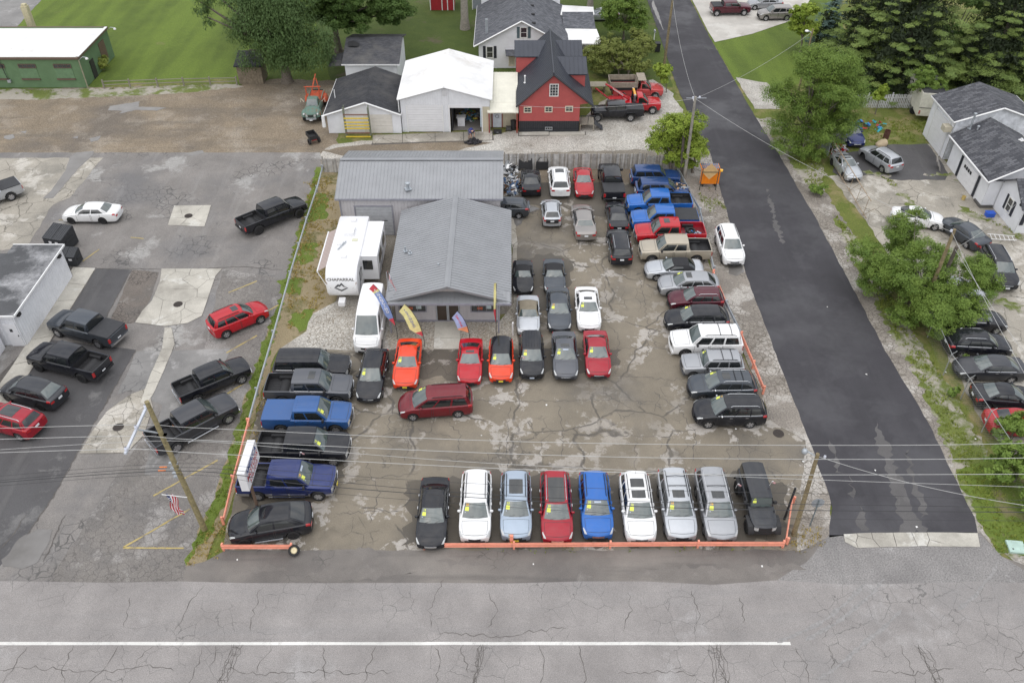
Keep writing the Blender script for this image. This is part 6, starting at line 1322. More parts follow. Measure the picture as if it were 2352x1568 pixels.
# ---- grass blades and weeds as loose cover
def tufts(name,label,polys,dens,h,leaf,seed,cat='grass'):
    g=np.random.default_rng(seed); Vs=[]
    for px in polys:
        poly=[gp(*p) for p in px]; xs=[p[0] for p in poly]; ys=[p[1] for p in poly]; A_=(max(xs)-min(xs))*(max(ys)-min(ys)); N=int(A_*dens)
        X=g.uniform(min(xs),max(xs),N); Y_=g.uniform(min(ys),max(ys),N); ins=np.zeros(N,bool)
        for i in range(len(poly)):
            a,b=poly[i],poly[(i+1)%len(poly)]; c=((a[1]>Y_)!=(b[1]>Y_))&(X<(b[0]-a[0])*(Y_-a[1])/((b[1]-a[1]) or 1e-9)+a[0]); ins^=c
        keep=ins&((np.sin(X*2.1+seed)+np.sin(Y_*1.7)+np.sin((X+Y_)*3.3)+g.normal(size=N)*.7)>-.4); X=X[keep];Y_=Y_[keep]; n=len(X)
        for k in range(4):
            a=g.uniform(0,2*PI,n); hh=h*g.uniform(.4,1.3,n); w_=.03+.02*g.random(n); ox=g.normal(size=n)*.06; oy=g.normal(size=n)*.06; le=g.normal(size=(n,2))*.5
            V=np.empty((n,3,3)); V[:,0]=np.stack([X+ox-np.cos(a)*w_,Y_+oy-np.sin(a)*w_,np.full(n,-.012)],1); V[:,1]=np.stack([X+ox+np.cos(a)*w_,Y_+oy+np.sin(a)*w_,np.full(n,-.012)],1); V[:,2]=np.stack([X+ox+le[:,0]*hh,Y_+oy+le[:,1]*hh,hh],1); Vs.append(V)
    V=np.concatenate(Vs); o=fast_quads(name,V,LM[leaf],None,np.random.default_rng(seed+1).random(len(V)),3,'stuff'); return tag(o,label,cat)
tufts('strip_grass','tall green grass strip outside the left guardrail',[[(727,385),(742,383),(704,510),(668,630),(630,770),(590,900),(555,1020),(520,1150),(490,1215),(455,1255),(425,1298),(455,1225),(500,1120),(552,960),(600,800),(640,690),(668,590)]],26,.07,'blade',1)
tufts('dry_grass','dry trampled grass around the utility pole and along the rail',[[(425,1300),(470,1215),(520,1190),(545,1240),(520,1290)],[(700,420),(760,400),(775,520),(740,700),(660,760),(660,700)],[(600,900),(640,810),(650,830),(600,1000),(560,1120),(545,1120)],[(1800,1255),(1850,1200),(1895,1215),(1890,1255),(1840,1268)]],26,.12,'dry',2)
tufts('verge_weeds','green weeds on the verge beside the chain link fence',[[(1915,490),(1960,540),(2040,660),(2110,780),(2190,900),(2250,1010),(2310,1100),(2420,1230),(2460,1325),(2352,1275),(2292,1270),(2262,1232),(2200,1110),(2150,960),(2090,830),(1990,650)],[(1770,270),(1850,300),(1870,330),(1900,400),(1880,430),(1850,420),(1800,350)],[(2020,400),(2040,402),(2100,470),(2050,430)],[(2200,470),(2352,540),(2352,556)],[(1600,440),(1640,430),(1675,490),(1660,510),(1620,480)]],22,.15,'weed',3)
tufts('yard_grass_blades','rough uncut grass in the fenced yard',[[(1990,270),(2130,275),(2125,325),(2050,330),(1990,330)],[(540,196),(235,204),(60,215),(-40,215),(240,206)]],16,.2,'weed',4)
tufts('rail_weeds','weeds growing along the front orange guardrail',[[(1000,1256),(1800,1252),(1800,1262),(1300,1275),(1000,1266)]],6,.10,'weed',5)
# ================================================================== guardrails
def wbeam(P,z,h,m,parent,name='rail'):
    """corrugated beam along a path of ground points"""
    prof=[(0,0),(.045,.12),(.0,.26),(.0,.30),(.045,.44),(0,.56),(.045,.70),(0,.82),(0,.82)]; prof=[(0,0),(.06,.10),(.06,.26),(0,.38),(0,.62),(.06,.74),(.06,.90),(0,1.0)]
    b=MB(); V=[]; N=len(prof)
    for i,p in enumerate(P):
        a=Vector(P[max(0,i-1)]); c=Vector(P[min(len(P)-1,i+1)]); d=(c-a).normalized(); nn=Vector((-d.y,d.x))
        for (o_,q) in prof: V.append((p[0]+nn.x*o_,p[1]+nn.y*o_,z+q*h))
        for (o_,q) in prof[::-1]: V.append((p[0]+nn.x*(o_-.012),p[1]+nn.y*(o_-.012),z+q*h))
    M_=2*N; F=[(i*M_+k,i*M_+(k+1)%M_,(i+1)*M_+(k+1)%M_,(i+1)*M_+k) for i in range(len(P)-1) for k in range(M_)]
    F+=[tuple(range(M_))[::-1],tuple(range((len(P)-1)*M_,len(P)*M_))]
    b.add(V,F); return b.build(name,m,parent)
def guardrail(label,P,mats,z=.38,h=.34,side=1,posts=True):
    o=Vector((P[0][0],P[0][1],0)); t=thing('guardrail',label,'guardrail',o); Q=[(p[0]-o.x,p[1]-o.y) for p in P]
    for i in range(len(Q)-1):
        a,b=Vector(Q[i]),Vector(Q[i+1]); d=(b-a); n=d.normalized(); wbeam([tuple(a+n*.01),tuple(a.lerp(b,.5)),tuple(b-n*.01)],z,h,mats[i],t)
        k=max(1,int(d.length/3.8))
        if posts:
            for j in range(k+ (1 if i==len(Q)-2 else 0)):
                p=a.lerp(b,(j+.02)/k if j<k else .99); pp=Vector((p.x,p.y))+Vector((n.y,-n.x))*.10*side
                MB().box((pp.x,pp.y,(z+h)/2),(.11,.14,z+h),rz=math.atan2(n.y,n.x)).build('post',mats[i] if mats[i]!=ORANGE else ORANGE,t)
    return t
lp=[(-18.3,73.2),(-18.15,69.4),(-18.15,64.0),(-18.0,56.0),(-17.75,48.5),(-17.6,42.3),(-17.5,39.4),(-17.3,34.5),(-17.1,31.2)]
guardrail('long guardrail along the left side of the lot, steel gray turning orange near the road',lp,[GALV]*6+[ORANGE]*2,.5,.22)
rp=[(15.9,72.9),(16.3,69.0),(16.8,65.4),(16.6,60.2),(16.45,56.4)]
guardrail('galvanised guardrail behind the blue and red pickups on the right',rp,[GALV]*4,.45,.34,-1)
guardrail('guardrail painted orange on top behind the right column SUVs',[(16.3,56.0),(16.55,52.0),(16.97,48.2),(17.2,45),(17.35,42.3)],[ORANGE,GALV,ORANGE,ORANGE],.45,.34,-1)
guardrail('long orange guardrail in front of the front row',[(-5.2,29.4),(0,29.42),(5.6,29.46),(10.7,29.5),(15.8,29.5)],[ORANGE]*4,.28,.36,-1)
guardrail('short orange guardrail beside the black fastback SUV',[(-16.8,29.3),(-12.7,29.3)],[ORANGE],.28,.36,-1)
guardrail('orange guardrail arm running back from the front rail at the street corner',[(15.95,29.8),(17.1,32.9)],[ORANGE],.3,.3,1)
t=thing('barrier_stub','short upright orange rail stub on a wooden post before the front row','barrier',(*gp(1171,1252),0)); MB().box((0,.12,.45),(.16,.16,.9)).build('post',mat('weathered_post',(.4,.36,.3),.9),t); MB().box((.1,-.02,.62),(.2,.14,.75)).build('rail',ORANGE,t); MB().box((.12,-.1,.35),(.12,.03,.2)).build('reflector',PLATEY,t)
def loose_wheel(label,p,r,rimm,rx,rz,z):
    t=thing('spare_wheel',label,'wheel',(p[0],p[1],z),rz); ty,rm,wd=wheel_meshes(r,False); o=obj('tyre',ty,t); o.rotation_euler=(rx,0,0); MB().lathe([(r*.62,.02),(r*.5,.05),(r*.2,.05),(.01,.03)],14).build('rim',rimm,t).rotation_euler=(rx-PI/2,0,0) if False else (rx+PI/2,0,0)
    return t
loose_wheel('loose wheel with cream rim leaning on the short orange rail',gp(677,1270),.33,mat('cream_rim',(.7,.6,.38),.5),-.9,.3,.28)
loose_wheel('tire lying in the bed of the red heavy pickup',gp(1587,530,1.1),.38,RUBBER,-1.35,0,1.05)
loose_wheel('tire leaning at the corner of the right house',gp(2343,527),.36,RUBBER,-.25,.8,.36)
# ================================================================== poles and wires
def pole(label,p,h,r=.16,lean=(0,0),m=WOODP):
    t=thing('utility_pole',label,'utility pole',(p[0],p[1],0)); MB().tube([(0,0,-.1),(lean[0]*.5,lean[1]*.5,h*.5),(lean[0],lean[1],h)],[r,r*.85,r*.68],10).build('shaft',m,t,smooth=50); return t
INS=mat('insulator',(.6,.62,.7),.3)
pl=pole('wooden utility pole with gray side arm and wires left of the lot sign',(-18.26,30.88),10.66,.18,(-.45,0),mat('greenish_pole',(.25,.21,.11),.85,0,.35,5,bump=(30,.5)))
MB().tube([(-.35,0,8.3),(-1.2,-.4,9.0)],.05,6).build('arm_brace',GALV,pl); MB().box((-1.24,-.5,9.15),(.12,3.4,.12)).build('cross_arm',mat('fibreglass_arm',(.55,.58,.64),.4),pl)
for y in(-1.98,-.48,1.02): MB().lathe([(.03,0),(.09,.03),(.05,.08),(.09,.12),(.05,.17),(.04,.22)],8,(-1.24,y,9.21)).build('insulator',INS,pl)
for z,y in((8.2,.2),(8.2,-.2),(5.9,.0),(5.5,0),(5.1,0),(4.8,0)): MB().box((-.33+.0,.0,z),(.5,.16,.08)).build('bracket',GALV,pl)
pr=pole('short leaning wooden utility pole with street lamp at the lot corner',(16.63,30.47),7.13,.15,(-.25,0)); MB().tube([(-.25,0,6.9),(-.75,.15,7.15)],.04,6).build('lamp_arm',GALV,pr); MB().lathe([(.02,.22),(.12,.16),(.18,0),(.14,-.1),(.02,-.14)],12,(-.9,.2,7.1)).build('lamp_head',GALV,pr,smooth=50); MB().lathe([(.05,-.1),(.08,0),(.05,.1),(.02,.12)],8,(.18,0,6.9)).build('insulator',INS,pr)
t=thing('bollard_post','dark leaning pipe beside the corner utility pole','post',(16.35,31.6,0)); MB().tube([(0,0,0),(.35,.6,2.2)],.07,8).build('pipe',BLACK,t)
pm_=pole('weathered utility pole beside the small street tree',(16.53,71.81),8.3,.16,(-.1,0),mat('gray_pole',(.29,.27,.235),.85,0,.3,5,bump=(30,.5))); pm2=thing('pole_stub','old sawn off pole leaning against the utility pole','utility pole',(16.25,72.2,0)); MB().tube([(0,0,0),(-.35,.2,5.6)],[.15,.12],9).build('shaft',BARKD,pm2,smooth=50)
for a in((-.3,0,8.1),(.3,.1,8.1),(0,.3,7.9)): MB().lathe([(.05,0),(.11,.04),(.06,.1),(.1,.15),(.03,.22)],8,a).build('insulator',INS,pm_)
MB().tube([(-.9,0,8.15),(.9,0,8.15)],.03,6).build('bracket',GALV,pm_)
pf=pole('utility pole up the side street near the top',(18.2,98.4),8.2,.17,(.1,.2)); MB().box((-.3,0,7.9),(.5,.12,.12)).build('bracket',GALV,pf)
pq=pole('leaning wooden utility pole rising out of the elm thicket',(31.45,50.83),8.0,.17,(0,0)); MB().lathe([(.05,0),(.11,.04),(.06,.1),(.1,.15),(.03,.22)],8,(-.2,0,7.8)).build('insulator',INS,pq)
t=thing('pole_stub','dark short pole behind the thicket pole','utility pole',(32.4,51.6,0)); MB().tube([(0,0,0),(.2,0,6.0)],[.15,.13],9).build('shaft',BARKD,t,smooth=50); 
po=pole('street lamp pole beyond the yard elm',gp(1822,262),9.2,.12); MB().tube([(0,0,8.8),(-.4,.2,9.0)],.04,6).build('lamp_arm',GALV,po); MB().lathe([(.02,.12),(.2,.02),(.2,-.06),(.02,-.1)],10,(-.5,.2,8.95)).build('lamp_head',WHITE,po,smooth=50)
# wires: sagging runs through the plan points
WIREB=mat('bright_wire',(.46,.46,.45),.5); WIRED=mat('dark_cable',(.035,.035,.038),.6)
def wire(label,pts,r,m,group=None,sag=True):
    P=[Vector(p) for p in pts]; Q=[]
    for i in range(len(P)-1):       # Catmull-Rom
        p0=P[max(0,i-1)];p1=P[i];p2=P[i+1];p3=P[min(len(P)-1,i+2)]
        for k in range(8):
            t_=k/8; Q.append(.5*((2*p1)+(p2-p0)*t_+(2*p0-5*p1+4*p2-p3)*t_*t_+(3*p1-p0-3*p2+p3)*t_**3))
    Q.append(P[-1]); o=MB().tube(Q,r,5).build('overhead_wire',m,smooth=60); return tag(o,label,'wire',group)
def yd(x,a,b): return a+(b-a)*(x-340)/2012 if x>340 else a+(x-340)*(a-b)/-2012*0
for k,(pts,y0,y1,r,m,lab) in enumerate((
 ([(-60,985),(315,975),(459,982.5),(1072,1009.7),(1531,1020),(2067,1022),(2420,1016)],31.9,29.5,.014,WIREB,'topmost pale power line across the lot'),
 ([(-60,1010),(305,1001),(459,1010),(1072,1038),(1531,1051),(2067,1054.5),(2420,1050)],30.4,28,.014,WIREB,'second pale power line across the lot'),
 ([(-60,1041),(290,1031),(459,1040),(1072,1072),(1454,1085),(1739,1090),(2420,1088)],28.9,26.5,.014,WIREB,'third pale power line across the lot'),
 ([(-60,1036),(385,1012),(700,1032),(1072,1060),(1454,1080),(1739,1096),(2420,1120)],30.9,27.5,.011,WIREB,'thin pale wire just below the third power line'),
 ([(-60,1098),(400,1064),(700,1085),(1072,1109),(1500,1125),(1900,1134),(2420,1151)],30.9,27.0,.010,WIRED,'uppermost thin dark cable below the power lines'),
 ([(-60,1108),(405,1073),(700,1099),(1072,1132),(1500,1152),(1900,1158),(2420,1166)],30.9,26.6,.015,WIRED,'upper thick dark communication cable'),
 ([(-60,1112),(410,1081),(700,1112),(1072,1141),(1500,1164),(1900,1172),(2420,1176)],30.9,26.2,.02,WIRED,'lower thick dark communication cable'),
 ([(-60,1120),(415,1089),(700,1126),(1072,1157),(1500,1183),(1900,1191),(2420,1196)],30.9,25.8,.010,WIRED,'lowest thin dark cable above the front row'))):
    wire(lab,[at(x,y,yd(x,y0,y1)) for x,y in pts],r,m,'wires across the front of the lot')
for z,(x,y) in zip((0,1),((375,1073),(372,1081))): p=at(x,y,30.9); tag(MB().tube([(p.x-.2,30.9,p.z),(p.x+.2,30.9,p.z+.02)],.05,6).build('wire_marker',mat('orange_marker',(.9,.25,.06),.6)),['upper orange sleeve on the dark cable by the pole','lower orange sleeve on the dark cable by the pole'][z],'wire marker')
mt=Vector((16.43,71.81,8.1))
def span(a,b,sg,n=6): return [Vector(a).lerp(Vector(b),i/n)-Vector((0,0,sg*4*(i/n)*(1-i/n))) for i in range(n+1)]
wire('wire from the street tree pole up the side street',span(mt,(18.2,98.5,8.0),.9),.013,WIREB); wire('wire from the street tree pole across the street to the thicket pole',span(mt,(31.3,50.8,7.8),.7),.013,WIREB); wire('wire from the street tree pole to the far street lamp',span(mt,(gp(1822,262)[0],gp(1822,262)[1],8.9),.5),.011,WIREB)
wire('service wire from the street tree pole to the red house',span(mt,(.6,81.2,3.0),.5),.014,WIREB)
wire('wire from the thicket pole toward the lower right',span((31.3,50.8,7.8),(30.2,27,6.8),.5),.013,WIREB); wire('lower wire from the pole stub toward the lower right',span((32.5,51.6,5.8),(33,27,6),.5),.013,WIREB); wire('wire from the corner pole to the right across the street',span((16.5,30.47,6.9),(30,27.2,6.2),.6),.014,WIREB)
wire('wire from the thicket pole to the right house',span((32.6,51.6,5.9),(43.9,63.2,3.2),.5),.011,WIREB)
# ================================================================== fences
FW=[mat('fence_board_%d'%i,c,.9,0,.25,3) for i,c in enumerate(((.42,.41,.40),(.35,.335,.32),(.47,.455,.44),(.28,.26,.235)))]
def board_fence(name,label,a,b,h,w=.14,tilt=.02,seed=1,mats=FW,rails=2,gap=.012):
    a=Vector(a);b=Vector(b);d=b-a;L_=d.length;n=d.normalized();ang=math.atan2(n.y,n.x); t=thing(name,label,'fence',(a.x,a.y,0),ang); rn=random.Random(seed); k=int(L_/w); ms=[MB().box((0,0,h/2),(w-gap,.025,h)).mesh(m,name='board') for m in mats]
    for i in range(k): o=obj('board',rn.choice(ms),t,((i+.5)*w,rn.uniform(-.012,.012),rn.uniform(-.05,.03))); o.rotation_euler=(rn.uniform(-tilt,tilt),rn.uniform(-tilt,tilt)*.7,0)
    for r_ in range(rails): MB().box((L_/2,.045,h*(.25+.5*r_)),(L_,.05,.09)).build('rail',mats[1],t)
    for i in range(int(L_/2.6)+1): MB().box((min(L_,i*2.6),.08,h*.55),(.1,.1,h*1.1)).build('post',mats[3],t)
    return t
board_fence('board_fence','weathered gray board fence behind the rear row of the lot',(-.7,73.6),(12.9,73.6),1.65,.15,.03,2)
board_fence('board_fence','leaning end section of board fence under the street tree',(12.95,73.5),(15.6,73.2),1.55,.15,.07,3)
board_fence('board_fence','short bit of broken board fence left of the gray building',(-18.2,73.0),(-15.2,73.0),1.5,.15,.06,4)
board_fence('board_fence','brown board fence between lean-to and white house',(-2.6,92.0),(.5,92.0),1.8,.15,.02,5,[mat('brown_board',(.2,.165,.12),.9)]*4)
board_fence('picket_fence','white slatted board fence behind the fenced yard',(33.5,87.0),(45.2,87.0),1.55,.19,.03,6,[mat('white_board',(.66,.66,.68),.8),mat('white_board2',(.58,.58,.6),.8),mat('white_board',(.6,.6,.6)),mat('white_board2',(.5,.5,.5))],gap=.07)
t=thing('rail_fence','low split rail fence along the lawn','fence',(*gp(300,200),0)); o0=Vector((*gp(300,200),0)); W2=mat('gray_rail_wood',(.24,.22,.18),.9)
pts=[gp(x,y) for x,y in((240,203),(300,201),(363,199),(423,197),(484,196),(545,195))]
for p in pts: MB().box((p[0]-o0.x,p[1]-o0.y,.5),(.14,.14,1.0)).build('post',W2,t)
for a,b_ in zip(pts,pts[1:]):
    for z in(.4,.8): MB().tube([(a[0]-o0.x,a[1]-o0.y,z),(b_[0]-o0.x,b_[1]-o0.y,z+.03)],.05,5).build('rail',W2,t)
# chain link fence along the yard
CL=mat('chain_link_wire',(.36,.37,.37),.5,.4); t=thing('chain_link_fence','chain link fence with leaning steel posts between verge and yard','fence',(31.1,48,0)); o0=Vector((31.1,48,0))
cp=[(31.9,58.5),(31.5,53.5),(31.16,48.4),(30.75,44.25),(31.0,41.8),(31.15,38.7),(31.3,35.0),(31.4,31.5)]
for p in cp: MB().tube([(p[0]-o0.x,p[1]-o0.y,0),(p[0]-o0.x-.05,p[1]-o0.y,2.0)],.04,7).build('post',CL,t); MB().tube([(p[0]-o0.x-.05,p[1]-o0.y,2.0),(p[0]-o0.x+.3,p[1]-o0.y+.1,2.2)],.02,5).build('arm',CL,t)
for a,b_ in zip(cp,cp[1:]):
    a,b_=Vector((*a,0))-o0,Vector((*b_,0))-o0; d=b_-a; n=d.normalized(); L_=d.length; mb=MB(); s=.22; H_=1.85
    nrm=Vector((n.y,-n.x,0))
    for sg in(1,-1):
        u=-H_
        while u<L_:
            x0,z0=(u,0.05) if sg>0 else (u,H_); x1,z1=(u+H_,H_) if sg>0 else (u+H_,.05)
            f0=max(0,-x0)/H_ if x0<0 else 0; f1=1 if x1<=L_ else (L_-x0)/H_
            if f1>f0:
                p=a+n*(x0+H_*f0)+Vector((0,0,z0+(z1-z0)*f0)); q=a+n*(x0+H_*f1)+Vector((0,0,z0+(z1-z0)*f1)); w_=Vector((0,0,.006)); mb.add([p-w_,q-w_,q+w_,p+w_],[(0,1,2,3)])
            u+=s
    mb.build('mesh_panel',CL,t,kind='stuff'); MB().tube([a+Vector((0,0,1.95)),b_+Vector((0,0,1.95))],.022,5).build('top_rail',CL,t)
t=thing('pipe_gate','rusty pipe gate with fanned braces at the yard entrance','gate',(31.4,70,0)); RUST=mat('rusty_pipe',(.38,.3,.22),.8,.2,.3,4)
MB().tube([(.0,5.8,2.0),(.2,-5.4,1.9)],.045,6).build('top_rail',RUST,t); MB().tube([(.05,5.8,.2),(.25,-5.4,.15)],.045,6).build('bottom_rail',RUST,t)
for k in range(6):
    y=5.4-k*2.1; MB().tube([(.0,y,.2),(.05,y-.1,1.95)],.025,5).build('brace',RUST,t); MB().tube([(.0,y,.2),(.1,y-1.6,1.95)],.022,5).build('brace',RUST,t)
tag(MB().box((0,0,.95),(.06,1.7,1.9),rz=.12).build('leaning_sheet',mat('weathered_sheet',(.45,.5,.52),.6,.2,.2,2),loc=(*gp(1893,350),0)),'pale metal sheet standing at the yard gate','metal sheet')
# ================================================================== travel trailer
RVW=mat('trailer_white',(.79,.79,.80),.4,0,.04,1); t=thing('travel_trailer','white travel trailer with slide-out and striped awning beside the back building','trailer',(-13.05,56.3,0)); o0=Vector((-13.05,56.3,0))
x0,x1=-14.25,-11.85
prof=[(60.1,.55),(60.1,3.2),(59.9,3.3),(53.1,3.32),(52.65,3.22),(52.15,2.75),(51.95,2.1),(52.0,1.4),(52.3,.95),(53.0,.55)]
b=MB(); n=len(prof)
for i,xx in enumerate((x0,x0+.10,x1-.10,x1)):
    k=.06 if i in(0,3) else 0
    for (y,z) in prof: b.v.append((xx-o0.x,y-o0.y+(.08 if i in(0,3) and y<53 else 0),z-k*(z>3)))
for i in range(3):
    for k in range(n): b.f.append((i*n+k,i*n+(k+1)%n,(i+1)*n+(k+1)%n,(i+1)*n+k)); b.m.append(0)
b.f.append(tuple(range(n))[::-1]); b.m.append(0); b.f.append(tuple(range(3*n,4*n))); b.m.append(0)
b.f=[f[::-1] for f in b.f]; b.build('body',RVW,t,smooth=35)
s=MB().box((1.82,.7,1.95),(1.3,4.9,2.2)).build('slide_out',RVW,t); MB().box((1.82,.7,3.07),(1.36,5.0,.06)).build('slide_roof',RVW,s)
MB().box((1.7,-1.78,2.25),(.75,.04,.85)).build('window',DGLASS,s)
for y,l in((1.9,1.1),(-.2,1.4)): MB().box((2.49,y,2.2),(.04,l,.8)).build('window',DGLASS,s)
for y,z,ry in((0.4,1.3,0),(-.9,1.2,0)): MB().box((2.49,y,z),(.03,1.6,.12),rx=.5).build('swoosh',mat('gray_swoosh',(.12,.12,.14),.5),s)
MB().box((1.23,-2.6,2.0),(.04,.9,.8)).build('window',DGLASS,t); MB().box((1.23,-3.4,1.4),(.03,1.3,.1),rx=.6).build('swoosh',mat('gray_swoosh',(.12,.12,.14)),t)
for a in((0,1.2,3.45,.75,1.1,.28,'air_conditioner'),(.05,3.0,3.38,.42,.42,.14,'roof_vent'),(-.55,-.4,3.4,.45,.5,.18,'roof_vent'),(.0,-2.2,3.4,.42,.42,.16,'roof_vent')): MB().box(a[:3],a[3:6]).build(a[6],RVW,t)
MB().box((.55,.1,3.335),(.45,.35,.04)).build('skylight',mat('yellowed_skylight',(.6,.6,.45),.4),t); MB().tube([(-.6,-1.3,3.4),(-.1,-.2,3.42)],.05,6).build('antenna',GALV,t)
AW=NT('striped_awning'); wv=AW.n('ShaderNodeTexWave'); wv.bands_direction='X'; AW.l(AW.oc(),wv.inputs[0]); wv.inputs['Scale'].default_value=2.6; AW.set(AW.mix((.26,.19,.17),(.50,.43,.40),wv.outputs[1]),.8); AW=AW.mat
MB().add([(-1.22,-3.0,3.0),(-1.22,2.3,3.0),(-2.0,2.3,2.6),(-2.0,-3.0,2.55)],[(0,1,2,3)]).add([(-1.22,-3.0,2.985),(-1.22,2.3,2.985),(-2.0,2.3,2.585),(-2.0,-3.0,2.535)],[(3,2,1,0)]).build('awning',AW,t)
MB().tube([(-2.02,-3.05,2.55),(-2.02,2.35,2.6)],.07,8).build('awning_roller',RVW,t); MB().tube([(-2.02,-3.05,2.5),(-1.2,-3.6,1.2)],.03,5).build('awning_arm',RVW,t)
MB().box((-.1,-4.55,.75),(.5,.7,.35)).build('pin_box',RVW,t)
DECAL=mat('dark_decal',(.06,.06,.065),.5)
def capy(z):
    for (ya,za),(yb,zb) in zip(prof[3:],prof[4:]):
        if zb<=z<=za: return ya+(yb-ya)*(za-z)/(za-zb)
    return 52
V,F=text_mesh('CHAPARRAL',.30,.008)
MB().add([(x*1.25-.05,capy(2.62+y)-o0.y-.03,2.62+y) for x,y,_ in V],F).build('lettering',mat('gray_lettering',(.2,.19,.18),.5),t)
for pts in([(-.55,1.95),(0,1.6),(.55,1.95),(.42,1.98),(0,1.74),(-.42,1.98)],[(-.5,2.02),(-.2,2.28),(-.12,2.2),(.05,2.38),(.3,2.1),(.5,2.02),(.2,2.06),(.05,2.22),(-.1,2.06),(-.2,2.12),(-.3,2.03)]):
    MB().add([(x-.05,capy(z)-o0.y-.03,z) for x,z in pts],[tuple(range(len(pts)))]).build('mountain_emblem',DECAL,t)
for s_ in(-1,1): MB().add([(s_*1.17,capy(2.5)-o0.y-.02,2.5),(s_*1.16,capy(2.3)-o0.y-.02,2.3),(s_*.8,capy(1.85)-o0.y-.03,1.85)],[(0,1,2) if s_<0 else (2,1,0)]).build('side_decal',mat('tan_decal',(.35,.27,.22),.5),t)
for y in(1.0,2.0): 
    for s_ in(-1,1): o=obj('wheel',wheel_meshes(.36,False)[0],t,(s_*1.08,y,.36),0 if s_>0 else PI); obj('rim',wheel_meshes(.36,False)[1],o)
# motorhome behind the right garage
t=thing('motorhome','cream motorhome with roof ladder behind the right garage','motorhome',(44.3,85.2,0),R(-9)); MB().box((0,1.6,1.9),(2.4,6.4,2.5)).build('body',mat('cream_rv',(.68,.66,.58),.5),t); MB().box((0,1.6,3.17),(2.3,6.2,.08)).build('roof',SHD,t)
for x in(-.18,.18): MB().tube([(x+.5,-1.64,.9),(x+.5,-1.64,3.3)],.025,5).build('ladder_rail',WHITE,t)
for k in range(6): MB().tube([(.32,-1.64,1.1+k*.38),(.68,-1.64,1.1+k*.38)],.02,5).build('ladder_rung',WHITE,t)
MB().box((0,-1.62,1.55),(2.3,.02,.05)).build('stripe',BLACK,t)
for s_ in(-1,1):
    for z in(.95,1.15): MB().box((s_*1.0,-1.63,z),(.14,.04,.14)).build('taillight',TLAMP,t)
    for y in(.2,3.8): o=obj('wheel',wheel_meshes(.40,False)[0],t,(s_*1.05,y,.40),0 if s_>0 else PI)
# ================================================================== road sign, flags
t=thing('lot_sign','white box sign with blue and red lettering on a rusty post at the lot edge','sign',(-15.3,32.6,0),R(0)); 
MB().tube([(0.25,-1.0,0),(.05,-.6,3.4)],.1,8).build('post',mat('rust_brown_post',(.13,.085,.06),.8,.2),t)
sb=MB().box((0,0,3.75),(.45,2.6,1.5)).build('sign_box',mat('sign_white',(.74,.74,.76),.5,0,.05,2),t)
for s_,(txt,col,z,sz) in enumerate((('AMERICA',mat('sign_blue',(.03,.07,.25),.5),4.18,.52),('MOTORS',mat('sign_red',(.45,.03,.04),.5),3.72,.56),('574-1010',mat('sign_red2',(.4,.05,.05),.5),3.27,.44))):
    V,F=text_mesh(txt,sz,.012); MB().add([(.232,x*.98,z+y) for x,y,_ in V],F).build('lettering',col,t)
FLAGR=mat('flag_red',(.52,.03,.045),.8); FLAGW=mat('flag_white',(.74,.73,.74),.8); FLAGB=mat('flag_blue',(.04,.055,.16),.8)
def us_flag(parent,fn,name='flag'):
    b=MB(); N=10
    for s_ in range(13):
        for i in range(N):
            u0,u1=i/N,(i+1)/N; v0,v1=s_/13,(s_+1)/13; m=2 if(u0<.4 and s_>=6) else (0 if s_%2==0 else 1)
            b.add([fn(u0,v0),fn(u1,v0),fn(u1,v1),fn(u0,v1)],[(0,1,2,3)],m)
    o=b.build(name,[FLAGR,FLAGW,FLAGB],parent)
    b=MB()
    for r_ in range(4):
        for c in range(5): p=Vector(fn(.05+c*.075,.53+r_*.12)); b.box(p,(.035,.035,.035))
    b.build('stars',FLAGW,o,kind='stuff'); return o
t=thing('flagpole','American flag hanging on a pole at the office corner','flag',(-9.05,49.95,0)); MB().tube([(0,0,0),(-.08,0,4.9)],.03,8).build('pole',GALV,t)
us_flag(t,lambda u,v:(-.05+.18*v+.05*math.sin(u*9)+.36*u,.08*math.sin(u*7+v*5),4.75-1.55*u-.25*v+.25))
t=thing('pole_flag','American flag on a slanted staff on the utility pole','flag',(-18.35,30.7,0)); MB().tube([(-.1,0,3.2),(-1.35,-.2,3.7)],.025,6).build('staff',WHITE,t)
us_flag(t,lambda u,v:(-.75-.42*v+.18*u+.05*math.sin(u*8),-.15+.16*math.sin(u*6+v*7),3.45+.16*v-1.6*u))
